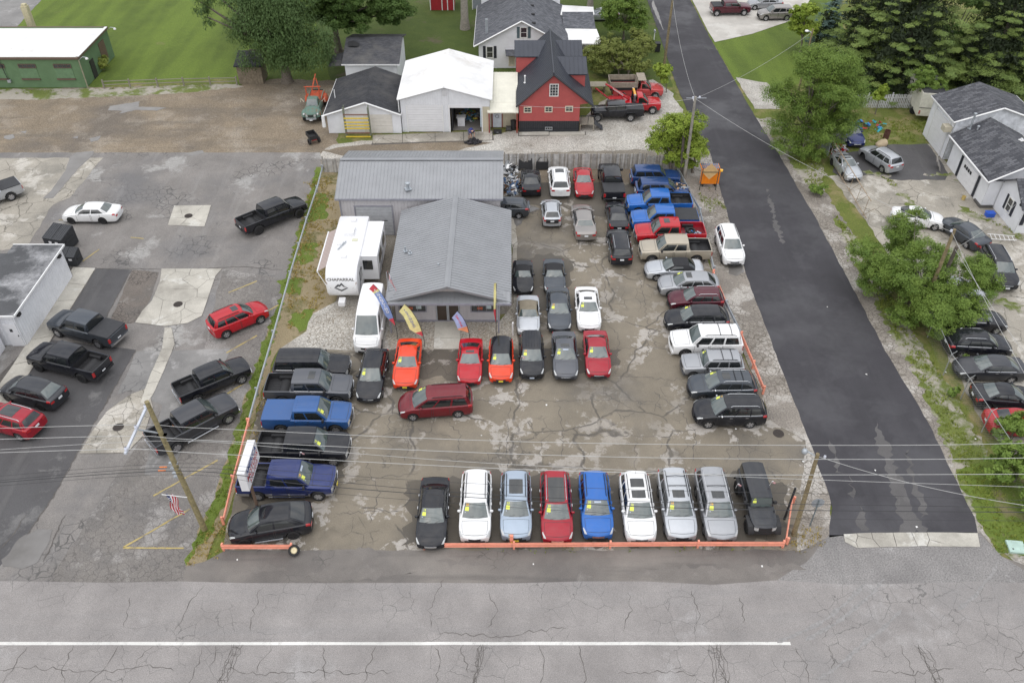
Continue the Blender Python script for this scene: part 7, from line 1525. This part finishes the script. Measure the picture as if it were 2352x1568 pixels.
def feather(label,base,top,wid,bands,text,tcol,flag=1.0,bend=.55,edge=False):
    """tall curved banner on a bent rod"""
    a=Vector((*base,0)); b=Vector(top); t=thing('feather_flag',label,'flag',a); d=b-a; rod=[]
    for i in range(13):
        f=i/12; rod.append(Vector((d.x*f**1.9,d.y*f,d.z*(1-(1-f)**1.25 if f<1 else 1))))
    MB().tube(rod,[.025]*9+[.018]*4,5).build('rod',BLACK,t)
    def fn(u,v):
        f=.22+.78*u; i=min(11,int(f*12)); p=rod[i].lerp(rod[i+1],f*12-i)
        tan=(rod[min(12,i+1)]-rod[i]).normalized(); sd=Vector((-tan.z,0,tan.x)) if not edge else Vector((.05,1,0)); q=1 if u<.97 else 1
        w_=wid*min(1,u*4+.15)
        return p+sd*(v*w_)+Vector((0,.05*math.sin(u*8+v*2),0))
    for u0,u1,m in bands:
        MB().grid(lambda u,v:fn(u0+(u1-u0)*u,v),6,3).build('banner',m,t)
        MB().grid(lambda u,v:fn(u0+(u1-u0)*u,v)+Vector((0,.004,0)),6,3,flip=True).build('banner_back',m,t)
    if text:
        u=.86
        for ch in text:
            if ch==' ': u-=.04; continue
            L_=d.length*.78; st=.62/max(1,len(text)); V,F=text_mesh(ch,min(wid*.75,st*L_*1.25))
            MB().add([fn(u+(y)/L_,.5-x/wid)+Vector((0,-.02,0)) for x,y,_ in V],F).build('lettering',tcol,t); u-=st
    return t
fy=mat('banner_yellow',(.72,.66,.30),.8); fb=mat('banner_blue',(.22,.30,.55),.8); fr=mat('banner_red',(.6,.07,.09),.8); fl=mat('banner_lavender',(.36,.40,.62),.8); fo=mat('banner_orange',(.8,.3,.15),.8); fg=mat('letter_gray',(.26,.26,.4),.8)
feather('blue and red feather banner leaning beside the white van',(-8.55,48.2),(-10.05,49.2,4.35),.55,[(0,.14,fr),(.14,.78,fb),(.78,.84,fy),(.84,1,fr)],'FINANCING',FLAGW)
feather('yellow feather banner with gray letters in front of the office window',(-6.45,47.3),(-7.75,48.2,3.3),.85,[(0,.12,fr),(.12,1,fy)],'PREOWNED',fg)
feather('small blue and orange feather banner at the front walk',(-3.15,48.1),(-4.0,48.6,2.3),.75,[(0,.25,fo),(.25,1,fl)],'DRIVE',fr)
feather('pale yellow feather banner seen edge-on at the right of the office',(-1.18,48.5),(-1.12,49.0,4.6),.18,[(0,.3,fr),(.3,1,fy)],'',fr,edge=False)
def carflag(label,p): 
    t=thing('window_flag',label,'flag',p); MB().tube([(0,0,0),(.08,0,.42)],.008,5).build('stick',WHITE,t); us_flag(t,lambda u,v:(.05+.03*v+.26*u,.02*math.sin(u*6),.28+.12*v-.12*u),'flag')
for x,y,z,l in((1690,1118,1.5,'small flag clipped to the bluish silver SUV'),(1768,1112,1.9,'small flag clipped to the black off-roader'),(688,1045,1.9,'small flag clipped to the royal blue pickup'),(1725,635,1.3,'small flag clipped to the silver convertible'),(1195,825,1.6,'small red flag on the black boxy wagon')): carflag(l,(*gp(x if x!=1725 else 1607,y,z),z-.1))
# stop sign from behind
t=thing('stop_sign','stop sign seen from behind on a gray post at the street corner','sign',(17.71,31.13,0)); MB().box((.05,0,1.2),(.06,.05,2.4)).build('post',mat('green_gray_post',(.2,.24,.26),.6,.4),t)
b=MB(); oc=[(.40*math.cos(PI/8+k*PI/4),.40*math.sin(PI/8+k*PI/4)) for k in range(8)]
b.add([(x+.05,.05,2.1+z) for x,z in oc]+[(x+.05,.04,2.1+z) for x,z in oc],[tuple(range(8)),tuple(range(8,16))[::-1]]+[(k,k+8,(k+1)%8+8,(k+1)%8) for k in range(8)]).build('sign_plate',GALV,t)
b=MB().add([(x*.98+.05,.053,2.1+z*.98) for x,z in oc],[tuple(range(8))]).build('sign_face',FLAGR,t)
V,F=text_mesh('STOP',.26,.006); MB().add([(.05-x,.057,2.1+y) for x,y,_ in V],[f[::-1] for f in F]).build('lettering',FLAGW,t)
# portable board and diamond sign by the street
t=thing('message_board','orange solar message board standing at the lot corner','sign',(18.6,70.4,0)); OB=mat('safety_orange',(.85,.24,.01),.5); SOL=mat('solar_panel',(.12,.17,.24),.2,.3)
MB().box((0,0,.95),(1.75,.25,1.3)).build('board',OB,t); MB().box((0,.6,1.72),(1.75,1.1,.08)).build('frame',OB,t)
for k in range(9): 
    for y in(.33,.87): MB().box((-.74+k*.185,y,1.775),(.15,.46,.03)).build('solar_panel',SOL,t)
for x in(-.6,.6): MB().box((x,.3,.15),(.1,.9,.3)).build('leg',BLACK,t)
t=thing('diamond_sign','tan back of a diamond road sign on two dark posts','sign',(18.35,69.7,0)); DP=mat('tan_sign_back',(.60,.40,.19),.6)
MB().box((0,-.02,1.95),(1.15,.03,1.15),ry=PI/4).build('plate',DP,t)
for x in(-.75,.75): MB().tube([(x,-.06,0),(x+.04,-.06,2.35)],.04,6).build('post',mat('dark_post',(.06,.06,.05),.7),t)
MB().box((0,-.06,1.9),(1.5,.03,.06)).build('crossbar',mat('dark_post',(.06,.06,.05)),t); MB().lathe([(.02,-.1),(.14,-.08),(.14,.08),(.02,.1)],10,(1.02,0,2.05)).build('flasher',mat('amber_lamp',(.9,.5,.06),.4),t)
# ================================================================== working trucks behind the lot
def boomtruck():
    t,c=vehicle('pickup','tow_truck','bright red tow truck with raised boom and amber beacon',(1458,234),1,K['red'],None,cab=2.75,L=5.6,W=2.0,nobed=1,dk=2.85,rr=2.95,win=[(.08,.85)],doors=1,z=.9,cat='tow truck',bump=CHROME)
    return t
t,c=vehicle('pickup','tow_truck','bright red tow truck with raised boom and amber beacon',(1458,236),1,K['red'],None,cab=2.75,L=5.6,W=2.02,gc=.4,r=.42,win=[(.08,.85)],doors=1,z=.9,cat='tow truck')
MB().box((-1.6,0,1.1),(2.4,1.9,.25)).build('deck',K['red'],t); MB().tube([(-.6,0,1.3),(-3.3,.1,3.0)],[.16,.11],6).build('boom',K['red'],t); MB().tube([(-1.2,0,1.2),(-2.0,.05,2.2)],.08,6).build('boom_strut',K['red'],t)
MB().tube([(-3.3,0,2.9),(-3.5,0,1.6)],.02,5).build('hook_cable',BLACK,t); MB().box((-.15,0,2.1),(.2,1.7,.18)).build('beacon_bar',mat('amber_beacon',(.75,.38,.05),.4),t)
for s_ in(-1,1): MB().box((-.2,s_*.85,1.6),(.2,.12,1.2)).build('stack',CHROME,t)
V,F=text_mesh('TOWING',.34,.01); MB().add([(-1.95+x*.84,-.14,2.18-x*.54+y*.84) for x,y,_ in V],F).build('lettering',FLAGW,t)
MB().tube([(-2.8,.4,1.2),(-4.3,.4,2.4)],.09,6).build('wheel_lift',K['red'],t)
t,c=vehicle('pickup','dump_truck','faded red dump truck with gray wooden dump bed',(1464,204),1,paint('faded_red',(.50,.07,.07),0,.55),None,cab=2.7,L=5.7,W=2.0,gc=.42,r=.42,win=[(.08,.85)],doors=1,z=.9,cat='dump truck')
DW=mat('weathered_dump_wood',(.30,.26,.21),.9,0,.25,4)
for s_ in(-1,1):
    for k in range(3): MB().box((-1.7,s_*1.05,1.35+k*.3),(3.0,.06,.28)).build('side_board',DW if k else BLACK,t)
for x in(-3.2,-.18):
    for k in range(3): MB().box((x,0,1.35+k*.3),(.06,2.04,.28)).build('end_board',DW,t)
MB().box((-1.7,0,1.22),(2.9,2.0,.08)).build('bed_floor',DW,t); MB().box((.3,0,2.28),(.9,2.0,.06)).build('cab_shield',DW,t)
# green vintage wrecker
GRN=NT('patinated_green'); GRN.set(GRN.mix((.115,.19,.155),(.22,.115,.06),GRN.ramp(GRN.noise(2.6,6,.7),.55,.64)),.65); GRN=GRN.mat; REDR=NT('rusty_red'); REDR.set(REDR.mix((.5,.08,.03),(.2,.09,.05),REDR.ramp(REDR.noise(2.5,5,.7),.45,.65)),.7); REDR=REDR.mat
t,c=vehicle('pickup','vintage_truck','old green tow truck with rusty orange boom beside the black roofed shed',(722,240),-88,GRN,None,cab=2.8,L=5.7,W=1.55,H=1.95,gc=.45,r=.42,cowl=1.55,rf=1.95,zf=1.15,zh=1.3,zd=1.35,ftap=.34,tr=.8,win=[(.1,.8)],doors=1,z=.9,cat='tow truck',track=.2,bump=GALV,grille=GRN,nomirror=1,step=0,norplate=1,fplate=PLATEW)
for s_ in(-1,1):
    f=MB().lathe([(.01,.42),(.16,.40),(.33,.28),(.42,.08),(.44,-.1)],14); f.v=[(x*1.55+2.0,y*.85+s_*.72,z*1.1+.82) for x,y,z in f.v]; f.build('fender',GRN,t,smooth=60)
    h=MB().lathe([(.01,.12),(.09,.1),(.12,0),(.1,-.12)],12); h.v=[(z+2.62,y+s_*.72,x+1.02) for x,y,z in h.v]; h.build('headlamp',HLAMP,t,smooth=60)
    r_=MB().lathe([(.01,.5),(.3,.44),(.5,.25),(.56,0),(.56,-.2)],14); r_.v=[(x*1.25-1.7,y*.55+s_*.95,z*.9+.85) for x,y,z in r_.v]; r_.build('rear_fender',REDR,t,smooth=60)
    MB().tube([(.6,s_*.95,1.5),(.4,s_*1.25,1.8),(.5,s_*1.3,1.4)],.03,5).build('mirror_bracket',FRAMEC,t)
for a,b_ in(((-.2,-.7,1.3),(-.2,-.7,2.8)),((-.2,.7,1.3),(-.2,.7,2.8)),((-.2,-.9,2.8),(-.2,.9,2.8)),((-.3,0,2.6),(-3.0,0,3.0)),((-1.6,.5,1.2),(-2.4,.1,2.8)),((-1.6,-.5,1.2),(-2.4,-.1,2.8))): MB().tube([a,b_],.06,6).build('boom',REDR,t)
MB().box((-1.6,0,1.15),(2.2,1.6,.2)).build('deck',REDR,t)
# ================================================================== person and small things
SKIN=mat('skin',(.48,.29,.21),.6); 
def person(label,p,rz):
    t=thing('person',label,'person',(*p,0),rz)
    J=[(0,0,.86),(.06,0,1.0),(.24,0,1.12),(.44,0,1.12),(.52,0,1.08),(.62,0,1.02),(.70,0,.98)]; Rr=[.15,.145,.17,.16,.065,.09,.085]
    V=list(J);E_=[(i,i+1) for i in range(6)];RR=list(Rr)
    for s_ in(-1,1):
        k=len(V); V+=[(-.02,s_*.10,.80),(.04,s_*.13,.46),(-.02,s_*.13,.10),(.10,s_*.14,.05)]; RR+=[.11,.075,.055,.045]; E_+=[(0,k),(k,k+1),(k+1,k+2),(k+2,k+3)]
        k=len(V); V+=[(.42,s_*.20,1.06),(.50,s_*.24,.80),(.58,s_*.20,.56),(.60,s_*.18,.47)]; RR+=[.07,.05,.038,.035]; E_+=[(3,k),(k,k+1),(k+1,k+2),(k+2,k+3)]
        for f in range(4): V.append((.60+.018*f,s_*(.15+.022*f),.39-.01*(f%2))); RR.append(.012); E_.append((k+3,len(V)-1))
        V.append((.565,s_*.15,.43)); RR.append(.012); E_.append((k+3,len(V)-1))
    me=bpy.data.meshes.new('body'); me.from_pydata(V,E_,[]); o=obj('body',me,t); sk_=o.modifiers.new('skin','SKIN')
    if not me.skin_vertices:
        pass
    for i,r_ in enumerate(RR): me.skin_vertices[0].data[i].radius=(r_,r_)
    me.skin_vertices[0].data[0].use_root=True; o.modifiers.new('sub','SUBSURF').render_levels=1; me.materials.append(SKIN)
    # clothes: shirt and shorts as loose shells
    MB().tube([(.0,0,.90),(.10,0,1.02),(.26,0,1.13),(.46,0,1.12)],[.19,.185,.215,.19],12).build('shirt',mat('blue_shirt',(.03,.045,.19),.85),t,smooth=60)
    for s_ in(-1,1): MB().tube([(-.02,s_*.10,.92),(.0,s_*.11,.74),(.04,s_*.13,.50)],[.15,.135,.11],10).build('shorts_leg',mat('gray_shorts',(.16,.16,.19),.9),t,smooth=60); MB().tube([(.38,s_*.16,1.10),(.47,s_*.23,.90)],[.10,.075],8).build('sleeve',mat('blue_shirt',(.03,.045,.19)),t,smooth=60); MB().box((.05,s_*.135,.05),(.28,.10,.10)).build('shoe',BLACK,t)
    h=MB().lathe([(.005,.115),(.07,.10),(.10,.03),(.10,-.04)],12); M_=Matrix.Rotation(.9,3,'Y'); h.v=[tuple(M_@Vector(v)+Vector((.68,0,1.02))) for v in h.v]; h.build('hair',mat('brown_hair',(.07,.045,.03),.9),t,smooth=60)
    return t
person('person in blue shirt and gray shorts bending over a bucket',gp(1080,319),R(-60))
def bucket(label,p,col,r=.15,h=.36,tilt=0):
    t=thing('bucket',label,'bucket',(*p,.05)); o=MB().lathe([(.01,0),(r*.85,0),(r,h),(r*.94,h),(r*.8,.03),(.01,.03)],14).build('pail',col,t,smooth=50); o.rotation_euler=(tilt,0,0); MB().tube([(-r,0,h),(-r*.7,0,h+.12),(0,0,h+.17),(r*.7,0,h+.12),(r,0,h)],.008,5).build('handle',GALV,t)
bucket('white bucket tipped beside the bending person',gp(1091,322),WHITE,.16,.36,.9)
def pile(name,label,cat,px,rx,ry,h,n,mats,seed,smin=.06,smax=.25,lng=3):
    """a heap of odd pieces too jumbled to count"""
    rn=random.Random(seed); X,Y_=gp(*px); b=MB()
    for i in range(n):
        a=rn.uniform(0,2*PI); q=rn.random()**.6; z=h*(1-q)*rn.uniform(.2,1.1)+.04; s_=rn.uniform(smin,smax)
        b.box((rx*q*math.cos(a),ry*q*math.sin(a),z),(s_*rn.uniform(1,lng),s_*rn.uniform(.3,1),s_*rn.uniform(.15,.6)),rz=rn.uniform(0,6),m=rn.randrange(len(mats)),rx=rn.uniform(-.7,.7),ry=rn.uniform(-.7,.7))
    return tag(b.build(name,mats,loc=(X,Y_,0)),label,cat,kind='stuff')
pile('refuse_heap','dark heap of rubbish at the feet of the bending person','rubbish',(1087,327),.75,.5,.35,90,[BLACK,mat('dark_cloth',(.05,.045,.05),.9)],1)
SCR=[GALV,BLACK,mat('scrap_rust',(.2,.11,.06),.85),WHITE,mat('scrap_gray',(.25,.26,.27),.6),mat('scrap_blue',(.05,.1,.2),.5)]
pile('loose_clutter','jumbled heap of scrap car parts beside the gray building','scrap heap',(1176,428),1.0,1.6,.9,320,SCR,2,.08,.28,5)
pile('loose_clutter','white and silver scrap panels by the board fence','scrap heap',(1166,392),1.0,.8,.7,110,[WHITE,GALV,SCR[4],BLACK],3,.1,.35,5)
pile('loose_clutter','wreckage and loose parts under the yard elm','scrap heap',(1915,338),1.2,1.6,.5,150,[BLACK,GALV,TLAMP,WHITE],4,.06,.25,4)
pile('loose_clutter','toys and bins scattered by the white slatted fence','scrap heap',(1985,290),2.6,1.4,.5,60,[BLACK,FLAGR,mat('toy_blue',(.05,.2,.5),.5),mat('toy_cyan',(.05,.45,.55),.5)],5,.08,.35,2)
pile('loose_clutter','junk in the bed of the bright blue pickup','junk',(1553,452),.85,.4,.0,40,[mat('cardboard',(.45,.3,.18),.8),GALV,BLACK],6,.1,.35,3).location.z=1.0
pile('loose_clutter','tools and scraps in the bed of the tan pickup','junk',(1590,560),.7,.5,.0,26,[BLACK,GALV,mat('toy_blue',(.05,.2,.5))],7,.08,.28,3).location.z=.95
pile('loose_clutter','clutter of tools inside the open garage bay','clutter',(1075,270),1.4,1.2,1.0,120,[BLACK,mat('tool_green',(.05,.2,.12),.6),mat('tool_yellow',(.5,.4,.05),.6),mat('tool_blue',(.1,.25,.4),.6),GALV,SCR[2]],8,.1,.35,2)
t=thing('workbench','white cabinet workbench just inside the open garage bay','cabinet',(*gp(1060,288),0)); MB().box((0,0,.5),(.75,.6,.95)).build('cabinet',WDOOR,t); MB().box((0,0,1.0),(.95,.75,.06)).build('top',WHITE,t)
tag(MB().box((0,0,1.3),(.06,.25,2.6),ry=.12).build('timber_board',mat('raw_timber',(.5,.4,.22),.8),loc=(*gp(1037,293),0)),'pale timber leaning in the open garage bay','timber')
# car hood and door standing at the fence
t=thing('scrap_car_hood','bare black car hood leaning on the board fence','car part',(*gp(1207,392),0)); b=MB(); b.grid(lambda u,v:((u-.5)*1.4*(1-.12*v),.35*v+.05*math.sin(PI*u),.15+1.15*v-.22*math.sin(PI*u)*v),8,5); b.build('panel',BLACK,t,smooth=40); b=MB().grid(lambda u,v:((u-.5)*1.4*(1-.12*v),.35*v+.05*math.sin(PI*u)+.02,.15+1.15*v-.22*math.sin(PI*u)*v),8,5,flip=True).build('liner',mat('hood_liner',(.06,.06,.065),.8),t)
t=thing('loose_clutter','black car door propped against the board fence','car part',(*gp(1245,390),0)); MB().box((0,0,.45),(1.2,.12,.75),rx=-.15).build('door_skin',BLACK,t); MB().tube([(-.5,.08,.8),(-.2,.14,1.25),(.45,.14,1.28),(.58,.08,.8)],.035,6).build('window_frame',BLACK,t)  # one loose car door, propped up by itself
tag(MB().box((0,0,.9),(1.2,.7,.05),rx=.6).build('scrap_sheet',WHITE,loc=(*gp(1178,385),0)),'white sheet panel on the scrap by the fence','panel')
# yellow rack in front of the shed
t=thing('pipe_rack','tall yellow and rust pallet rack leaning in front of the black roofed shed','rack',(-15.85,80.1,0)); YEL=mat('rack_yellow',(.70,.52,.05),.55,0,.12,3); RB=mat('rack_rust',(.20,.11,.08),.8); GB_=mat('rack_green',(.18,.2,.15),.7)
for x in(-1.25,1.25):
    for y in(0,.55): MB().box((x,y,1.65),(.09,.09,3.3)).build('upright',GB_,t)
    MB().tube([(x,0,.3),(x,.55,1.2),(x,0,2.1),(x,.55,3.0)],.025,5).build('lacing',GB_,t)
for z,m in((.12,YEL),(1.05,YEL),(1.38,YEL),(1.72,YEL),(2.15,YEL),(2.55,RB),(.55,RB)): MB().box((0,-.06,z),(2.55,.06,.13)).build('beam',m,t)
t=thing('yard_cart','black tipping cart on red frame and wheels','cart',(*gp(719,325),0),R(-60)); MB().prism([(-.65,-.4),(.65,-.4),(.65,.4),(-.65,.4)],.5,.55).build('tray_floor',BLACK,t)
for p,d in(((0,-.42,.72),(1.4,.05,.4)),((0,.42,.72),(1.4,.05,.4)),((-.68,0,.72),(.05,.85,.4)),((.68,0,.72),(.05,.85,.4))): MB().box(p,d).build('tray_side',BLACK,t)
MB().box((0,0,.42),(1.2,.5,.08)).build('frame',FLAGR,t)
for s_ in(-1,1): o=obj('wheel',wheel_meshes(.31,False)[0],t,(.45,s_*.5,.31))
MB().tube([(-.6,0,.42),(-1.3,0,.15)],.035,6).build('drawbar',RUST if 'RUST' in globals() else BLACK,t)
# dumpsters
def dumpster(label,p,rz,L_,W_,H_):
    t=thing('dumpster',label,'dumpster',(*p,0),rz); DM=mat('dumpster_black',(.028,.03,.034),.6); b=MB(); b.xprism([(-W_/2,.1),(W_/2,.1),(W_/2,H_),(-W_/2,H_*.78)],-L_/2,L_/2); b.build('bin',DM,t)
    for k in range(2): 
        l=MB().add([(-L_/2+k*L_/2+.02,-W_/2-.08,H_*.78+.02),(-L_/2+(k+1)*L_/2-.02,-W_/2-.08,H_*.78+.02),(-L_/2+(k+1)*L_/2-.02,W_/2,H_+.05),(-L_/2+k*L_/2+.02,W_/2,H_+.05)],[(0,1,2,3)]).build('lid',mat('lid_black',(.035,.037,.042),.45),t)
        for j in range(5): x=-L_/2+k*L_/2+.12+j*(L_/2-.2)/4; MB().tube([(x,-W_/2-.05,H_*.78+.03),(x,W_/2-.02,H_+.055)],.022,4).build('lid_rib',mat('lid_black',(.035,.037,.042)),l)
    for s_ in(-1,1): MB().box((s_*(L_/2+.04),0,H_*.55),(.08,W_*.6,.14)).build('lift_pocket',DM,t)
    for k,x in enumerate((-.3,.3)): MB().box((x,-W_/2-.012,H_*.55),(.28,.01,.18)).build('sticker',FLAGW,t)
dumpster('large black dumpster with ribbed lid behind the white building',gp(146,566),R(-14),1.9,1.7,1.7); dumpster('smaller black dumpster beside the large one',gp(166,604),R(-4),1.5,1.0,1.25)
# bits round the red house
t=thing('wheelie_bin','black wheeled bin under the lean-to porch','bin',(.15,81.9,0)); MB().lathe([(.01,0),(.24,0),(.29,.95),(.01,.95)],10).build('bin',BLACK,t); MB().lathe([(.31,.95),(.31,1.0),(.05,1.07),(.01,1.07)],10).build('lid',BLACK,t)
t=thing('push_mower','dark push mower under the lean-to porch','mower',(-.35,81.7,0)); MB().box((0,0,.25),(.5,.6,.25)).build('deck',mat('mower_gray',(.06,.06,.06),.6),t); MB().tube([(-.2,.3,.3),(-.2,.8,1.0),(.2,.8,1.0),(.2,.3,.3)],.02,5).build('handle',mat('tan_handle',(.3,.25,.18),.7),t)
for x in(-.27,.27):
    for y in(-.22,.22): MB().tube([(x-.03,y,.1),(x+.03,y,.1)],.1,10).build('wheel',RUBBER,t)
t=thing('tool_case','black case lying before the lean-to door','case',(-1.5,81.1,0)); MB().box((0,0,.15),(.85,.45,.3)).build('shell',BLACK,t); MB().box((0,-.24,.2),(.2,.03,.05)).build('latch',GALV,t)
t=thing('picnic_table','gray plank table behind the red house','table',(*gp(1373,208),0)); 
for k in range(6): MB().box((0,-.55+k*.22,.75),(1.9,.2,.05)).build('plank',mat('gray_plank',(.34,.31,.24),.9),t)
for x in(-.7,.7): MB().box((x,0,.37),(.1,1.1,.7)).build('leg',mat('gray_plank',(.34,.31,.24)),t)
def mailbox(label,p,col):
    t=thing('mailbox',label,'mailbox',(*p,0)); MB().box((0,0,.5),(.1,.1,1.0)).build('post',WHITE,t); b=MB().yprism([(-.12,0),(.12,0),(.12,.16),(.07,.25),(-.07,.25),(-.12,.16)],-.28,.28); b.build('box',col,t,loc=(0,0,1.0)); MB().box((.13,.05,1.2),(.02,.04,.2)).build('signal_flag',FLAGR,t)
mailbox('white mailbox at the street edge by the red trucks',gp(1592,252),WHITE); mailbox('gray mailbox further up the side street',gp(1502,92),GALV)
t=thing('trash_bin','black wheeled trash bin at the curb up the street','bin',(*gp(1509,118),0)); MB().prism([(-.3,-.35),(.3,-.35),(.3,.35),(-.3,.35)],.05,1.0).build('bin',BLACK,t); MB().box((0,0,1.04),(.66,.76,.08)).build('lid',BLACK,t)
# small sheds
t=thing('old_shed','weathered brown plank shed under the willow','shed',(*gp(583,185),0)); 
for k in range(9): MB().box((-1.25+k*.31,-1.0,1.1),(.29,.04,2.2)).build('plank',mat('old_plank',(.20,.165,.12),.9,0,.3,4),t)
MB().box((0,.2,1.1),(2.7,2.2,2.1)).build('frame',mat('old_plank',(.20,.165,.12)),t); slab4('roof',SHD,t,[(-1.6,-1.3,2.2),(1.6,-1.3,2.2),(1.6,1.6,2.9),(-1.6,1.6,2.9)],.1)
t=thing('red_shed','red wooden shed with white trim at the top edge','shed',(*gp(1016,24),0)); MB().box((0,1.5,1.3),(3.2,3,2.6)).build('wall',mat('barn_red',(.36,.02,.03),.6),t)
for x in(-1.58,0,.75,1.58): MB().box((x,-.03,1.3),(.12,.05,2.6)).build('trim',WHITE,t)
slab4('roof',SHD,t,[(-1.8,1.5,3.6),(1.8,1.5,3.6),(1.8,-.3,2.6),(-1.8,-.3,2.6)],.1); slab4('roof',SHD,t,[(-1.8,1.5,3.6),(1.8,1.5,3.6),(1.8,3.3,2.6),(-1.8,3.3,2.6)],.1)
t=thing('notice_board','gray board standing on the lawn at the top edge','board',(*gp(1096,22),0)); MB().box((0,0,.9),(1.1,.1,1.6)).build('panel',mat('gray_board',(.26,.28,.32),.6),t); MB().box((-.62,0,.9),(.1,.14,1.8)).build('post',WHITE,t); MB().box((.62,0,.9),(.1,.14,1.8)).build('post',WHITE,t)
# yard odds and ends on the right
t=thing('oil_drum','rusty steel drum in the yard grass','drum',(*gp(2034,318),0)); MB().lathe([(.28,0),(.29,0),(.29,.3),(.305,.31),(.29,.32),(.29,.6),(.305,.61),(.29,.62),(.29,.9),(.27,.9),(.27,.1),(.01,.1)],16).build('drum',mat('drum_rust',(.13,.06,.045),.8,.2,.3,4),t,smooth=40)
t=thing('torn_cushion','torn tan sofa cushion behind the silver SUV','cushion',(*gp(2024,334),.0),R(20)); b=MB().lathe([(.01,.45),(.5,.42),(.62,.25),(.6,.06),(.01,.02)],10); b.v=[(x*1.2+.08*math.sin(7*y),y*.75,z*(1+.25*math.sin(5*x))) for x,y,z in b.v]; b.build('cushion',mat('tan_cushion',(.45,.36,.24),.9),t,smooth=60)
t=thing('wood_pallet','gray wooden pallet leaning on the right house','pallet',(*gp(2160,388),0),R(70)); 
for k in range(7): o=MB().box((-.5+k*.165,0,.6),(.11,.03,1.2)).build('slat',FW[1],t); o.rotation_euler=(-.5,0,0)
for z in(.1,.6,1.1): o=MB().box((0,.06,z),(1.1,.09,.04)).build('stringer',FW[3],t); o.rotation_euler=(-.5,0,0)
t=thing('blue_tote','blue plastic tote beside the right house wall','tote',(*gp(2272,496),0)); b=MB().prism([(-.35,-.25),(.35,-.25),(.35,.25),(-.35,.25)],0,.36); b.build('tub',mat('blue_plastic',(.02,.10,.55),.4),t); MB().box((0,0,.38),(.78,.58,.04)).build('lid',mat('blue_plastic',(.02,.10,.55)),t)
t=thing('white_ladder','tangled white ladder frame lying on the yard concrete','ladder',(*gp(2300,549),.1),R(-10))
for y in(-.4,.4): MB().tube([(-1.1,y,.05),(1.1,y*.8,.12)],.03,5).build('rail',WHITE,t)
for k in range(6): MB().tube([(-.9+k*.36,-.4,.07),(-.9+k*.36,.4,.07)],.025,5).build('rung',WHITE,t)
t=thing('yellow_bucket','yellow bucket near the right garage door','bucket',(*gp(2212,458),0)); MB().lathe([(.01,0),(.15,0),(.18,.34),(.16,.34),(.14,.03),(.01,.03)],12).build('pail',mat('dull_yellow',(.55,.42,.15),.6),t)
t=thing('utility_box','pale green utility box lid in the corner grass','utility box',(*gp(2333,1257),0),R(-6)); MB().box((0,0,.05),(.95,.85,.14)).build('lid',mat('pale_green',(.42,.56,.5),.6),t); MB().box((-.25,-.2,.125),(.08,.08,.02)).build('bolt',BLACK,t)
t=thing('marker_post','white plastic post at the office gravel corner','post',(*gp(1178,770),0)); MB().tube([(0,0,0),(-.03,0,1.2)],.055,8).build('pipe',WHITE,t); MB().lathe([(.07,1.15),(.07,1.25),(.01,1.26)],8).build('cap',WHITE,t)
t=thing('tow_strap','orange strap coiled in the dark gray pickup bed','strap',(*gp(405,972,.95),.86)); MB().tube([(.35*math.cos(k*.7)*(.4+.05*k),.2*math.sin(k*.7)*(1+.03*k),.03+.01*(k%3)) for k in range(14)],.03,5).build('strap',mat('strap_orange',(.85,.28,.04),.7),t)
# stones and litter
g=np.random.default_rng(5); n=7000; poly=[gp(*p) for p in[(902,738),(1150,738),(1184,700),(1188,802),(900,803),(800,803),(700,790),(720,730),(800,700),(890,720)]]; xs=[p[0] for p in poly]; ys=[p[1] for p in poly]; Vs=[]
for _ in range(n):
    q=(g.uniform(min(xs),max(xs)),g.uniform(min(ys),max(ys)))
    if inpoly(q,poly): Vs.append((q[0],q[1],0))
b=MB(); 
for (x,y,z) in Vs:
    s_=g.uniform(.025,.06); a=g.uniform(0,6); c,s2=math.cos(a)*s_,math.sin(a)*s_
    b.add([(x+c,y+s2,z),(x-s2*.7,y+c*.7,z),(x-c,y-s2,z),(x+s2*.7,y-c*.7,z),(x,y,z+s_*.8)],[(0,1,4),(1,2,4),(2,3,4),(3,0,4)],int(g.integers(0,4)))
tag(b.build('bed_stones',[mat('stone_%d'%i,c,.9) for i,c in enumerate(((.42,.38,.32),(.28,.24,.19),(.55,.52,.47),(.33,.28,.22)))],kind='stuff'),'loose pale stones in the office gravel bed','gravel')
lit=MB().add([(-.08,-.05,.01),(.07,-.06,.02),(.09,.05,.015),(-.05,.07,.04)],[(0,1,2,3)]).mesh(mat('white_litter',(.75,.74,.72),.8)); rn=random.Random(6)
LX=[(1255,930,'white paper scrap in the drive aisle right of the dark red minivan'),(1106,1000,'white paper scrap in the middle of the sales lot'),(1690,985,'white paper scrap near the nearest black SUV of the right column'),(1845,1060,'pale paper scrap at the street edge by the corner pole'),(1990,860,'white paper scrap midway down the side street'),(2172,855,'white paper scrap beside a chain link post'),(2240,1008,'white paper scrap on the grass verge'),(2045,770,'white paper scrap at the right side of the side street'),(2010,1080,'white paper scrap on the scuffed street patch'),(1225,1295,'white paper scrap on the apron before the red SUV'),(1750,1300,'white paper scrap on the apron near the street corner'),(545,1285,'white paper scrap below the short orange rail'),(2105,1210,'white paper scrap at the street mouth'),(1585,785,'white paper scrap in front of the big white SUV'),(1900,705,'white paper scrap in the upper part of the side street')]
for i,(x,y,l_) in enumerate(LX): o=obj('paper_scrap',lit,None,(*gp(x,y),.012),rn.uniform(0,6)); s_=rn.uniform(.5,1.0); o.scale=(s_,s_,s_); tag(o,l_,'litter','paper scraps on the ground')
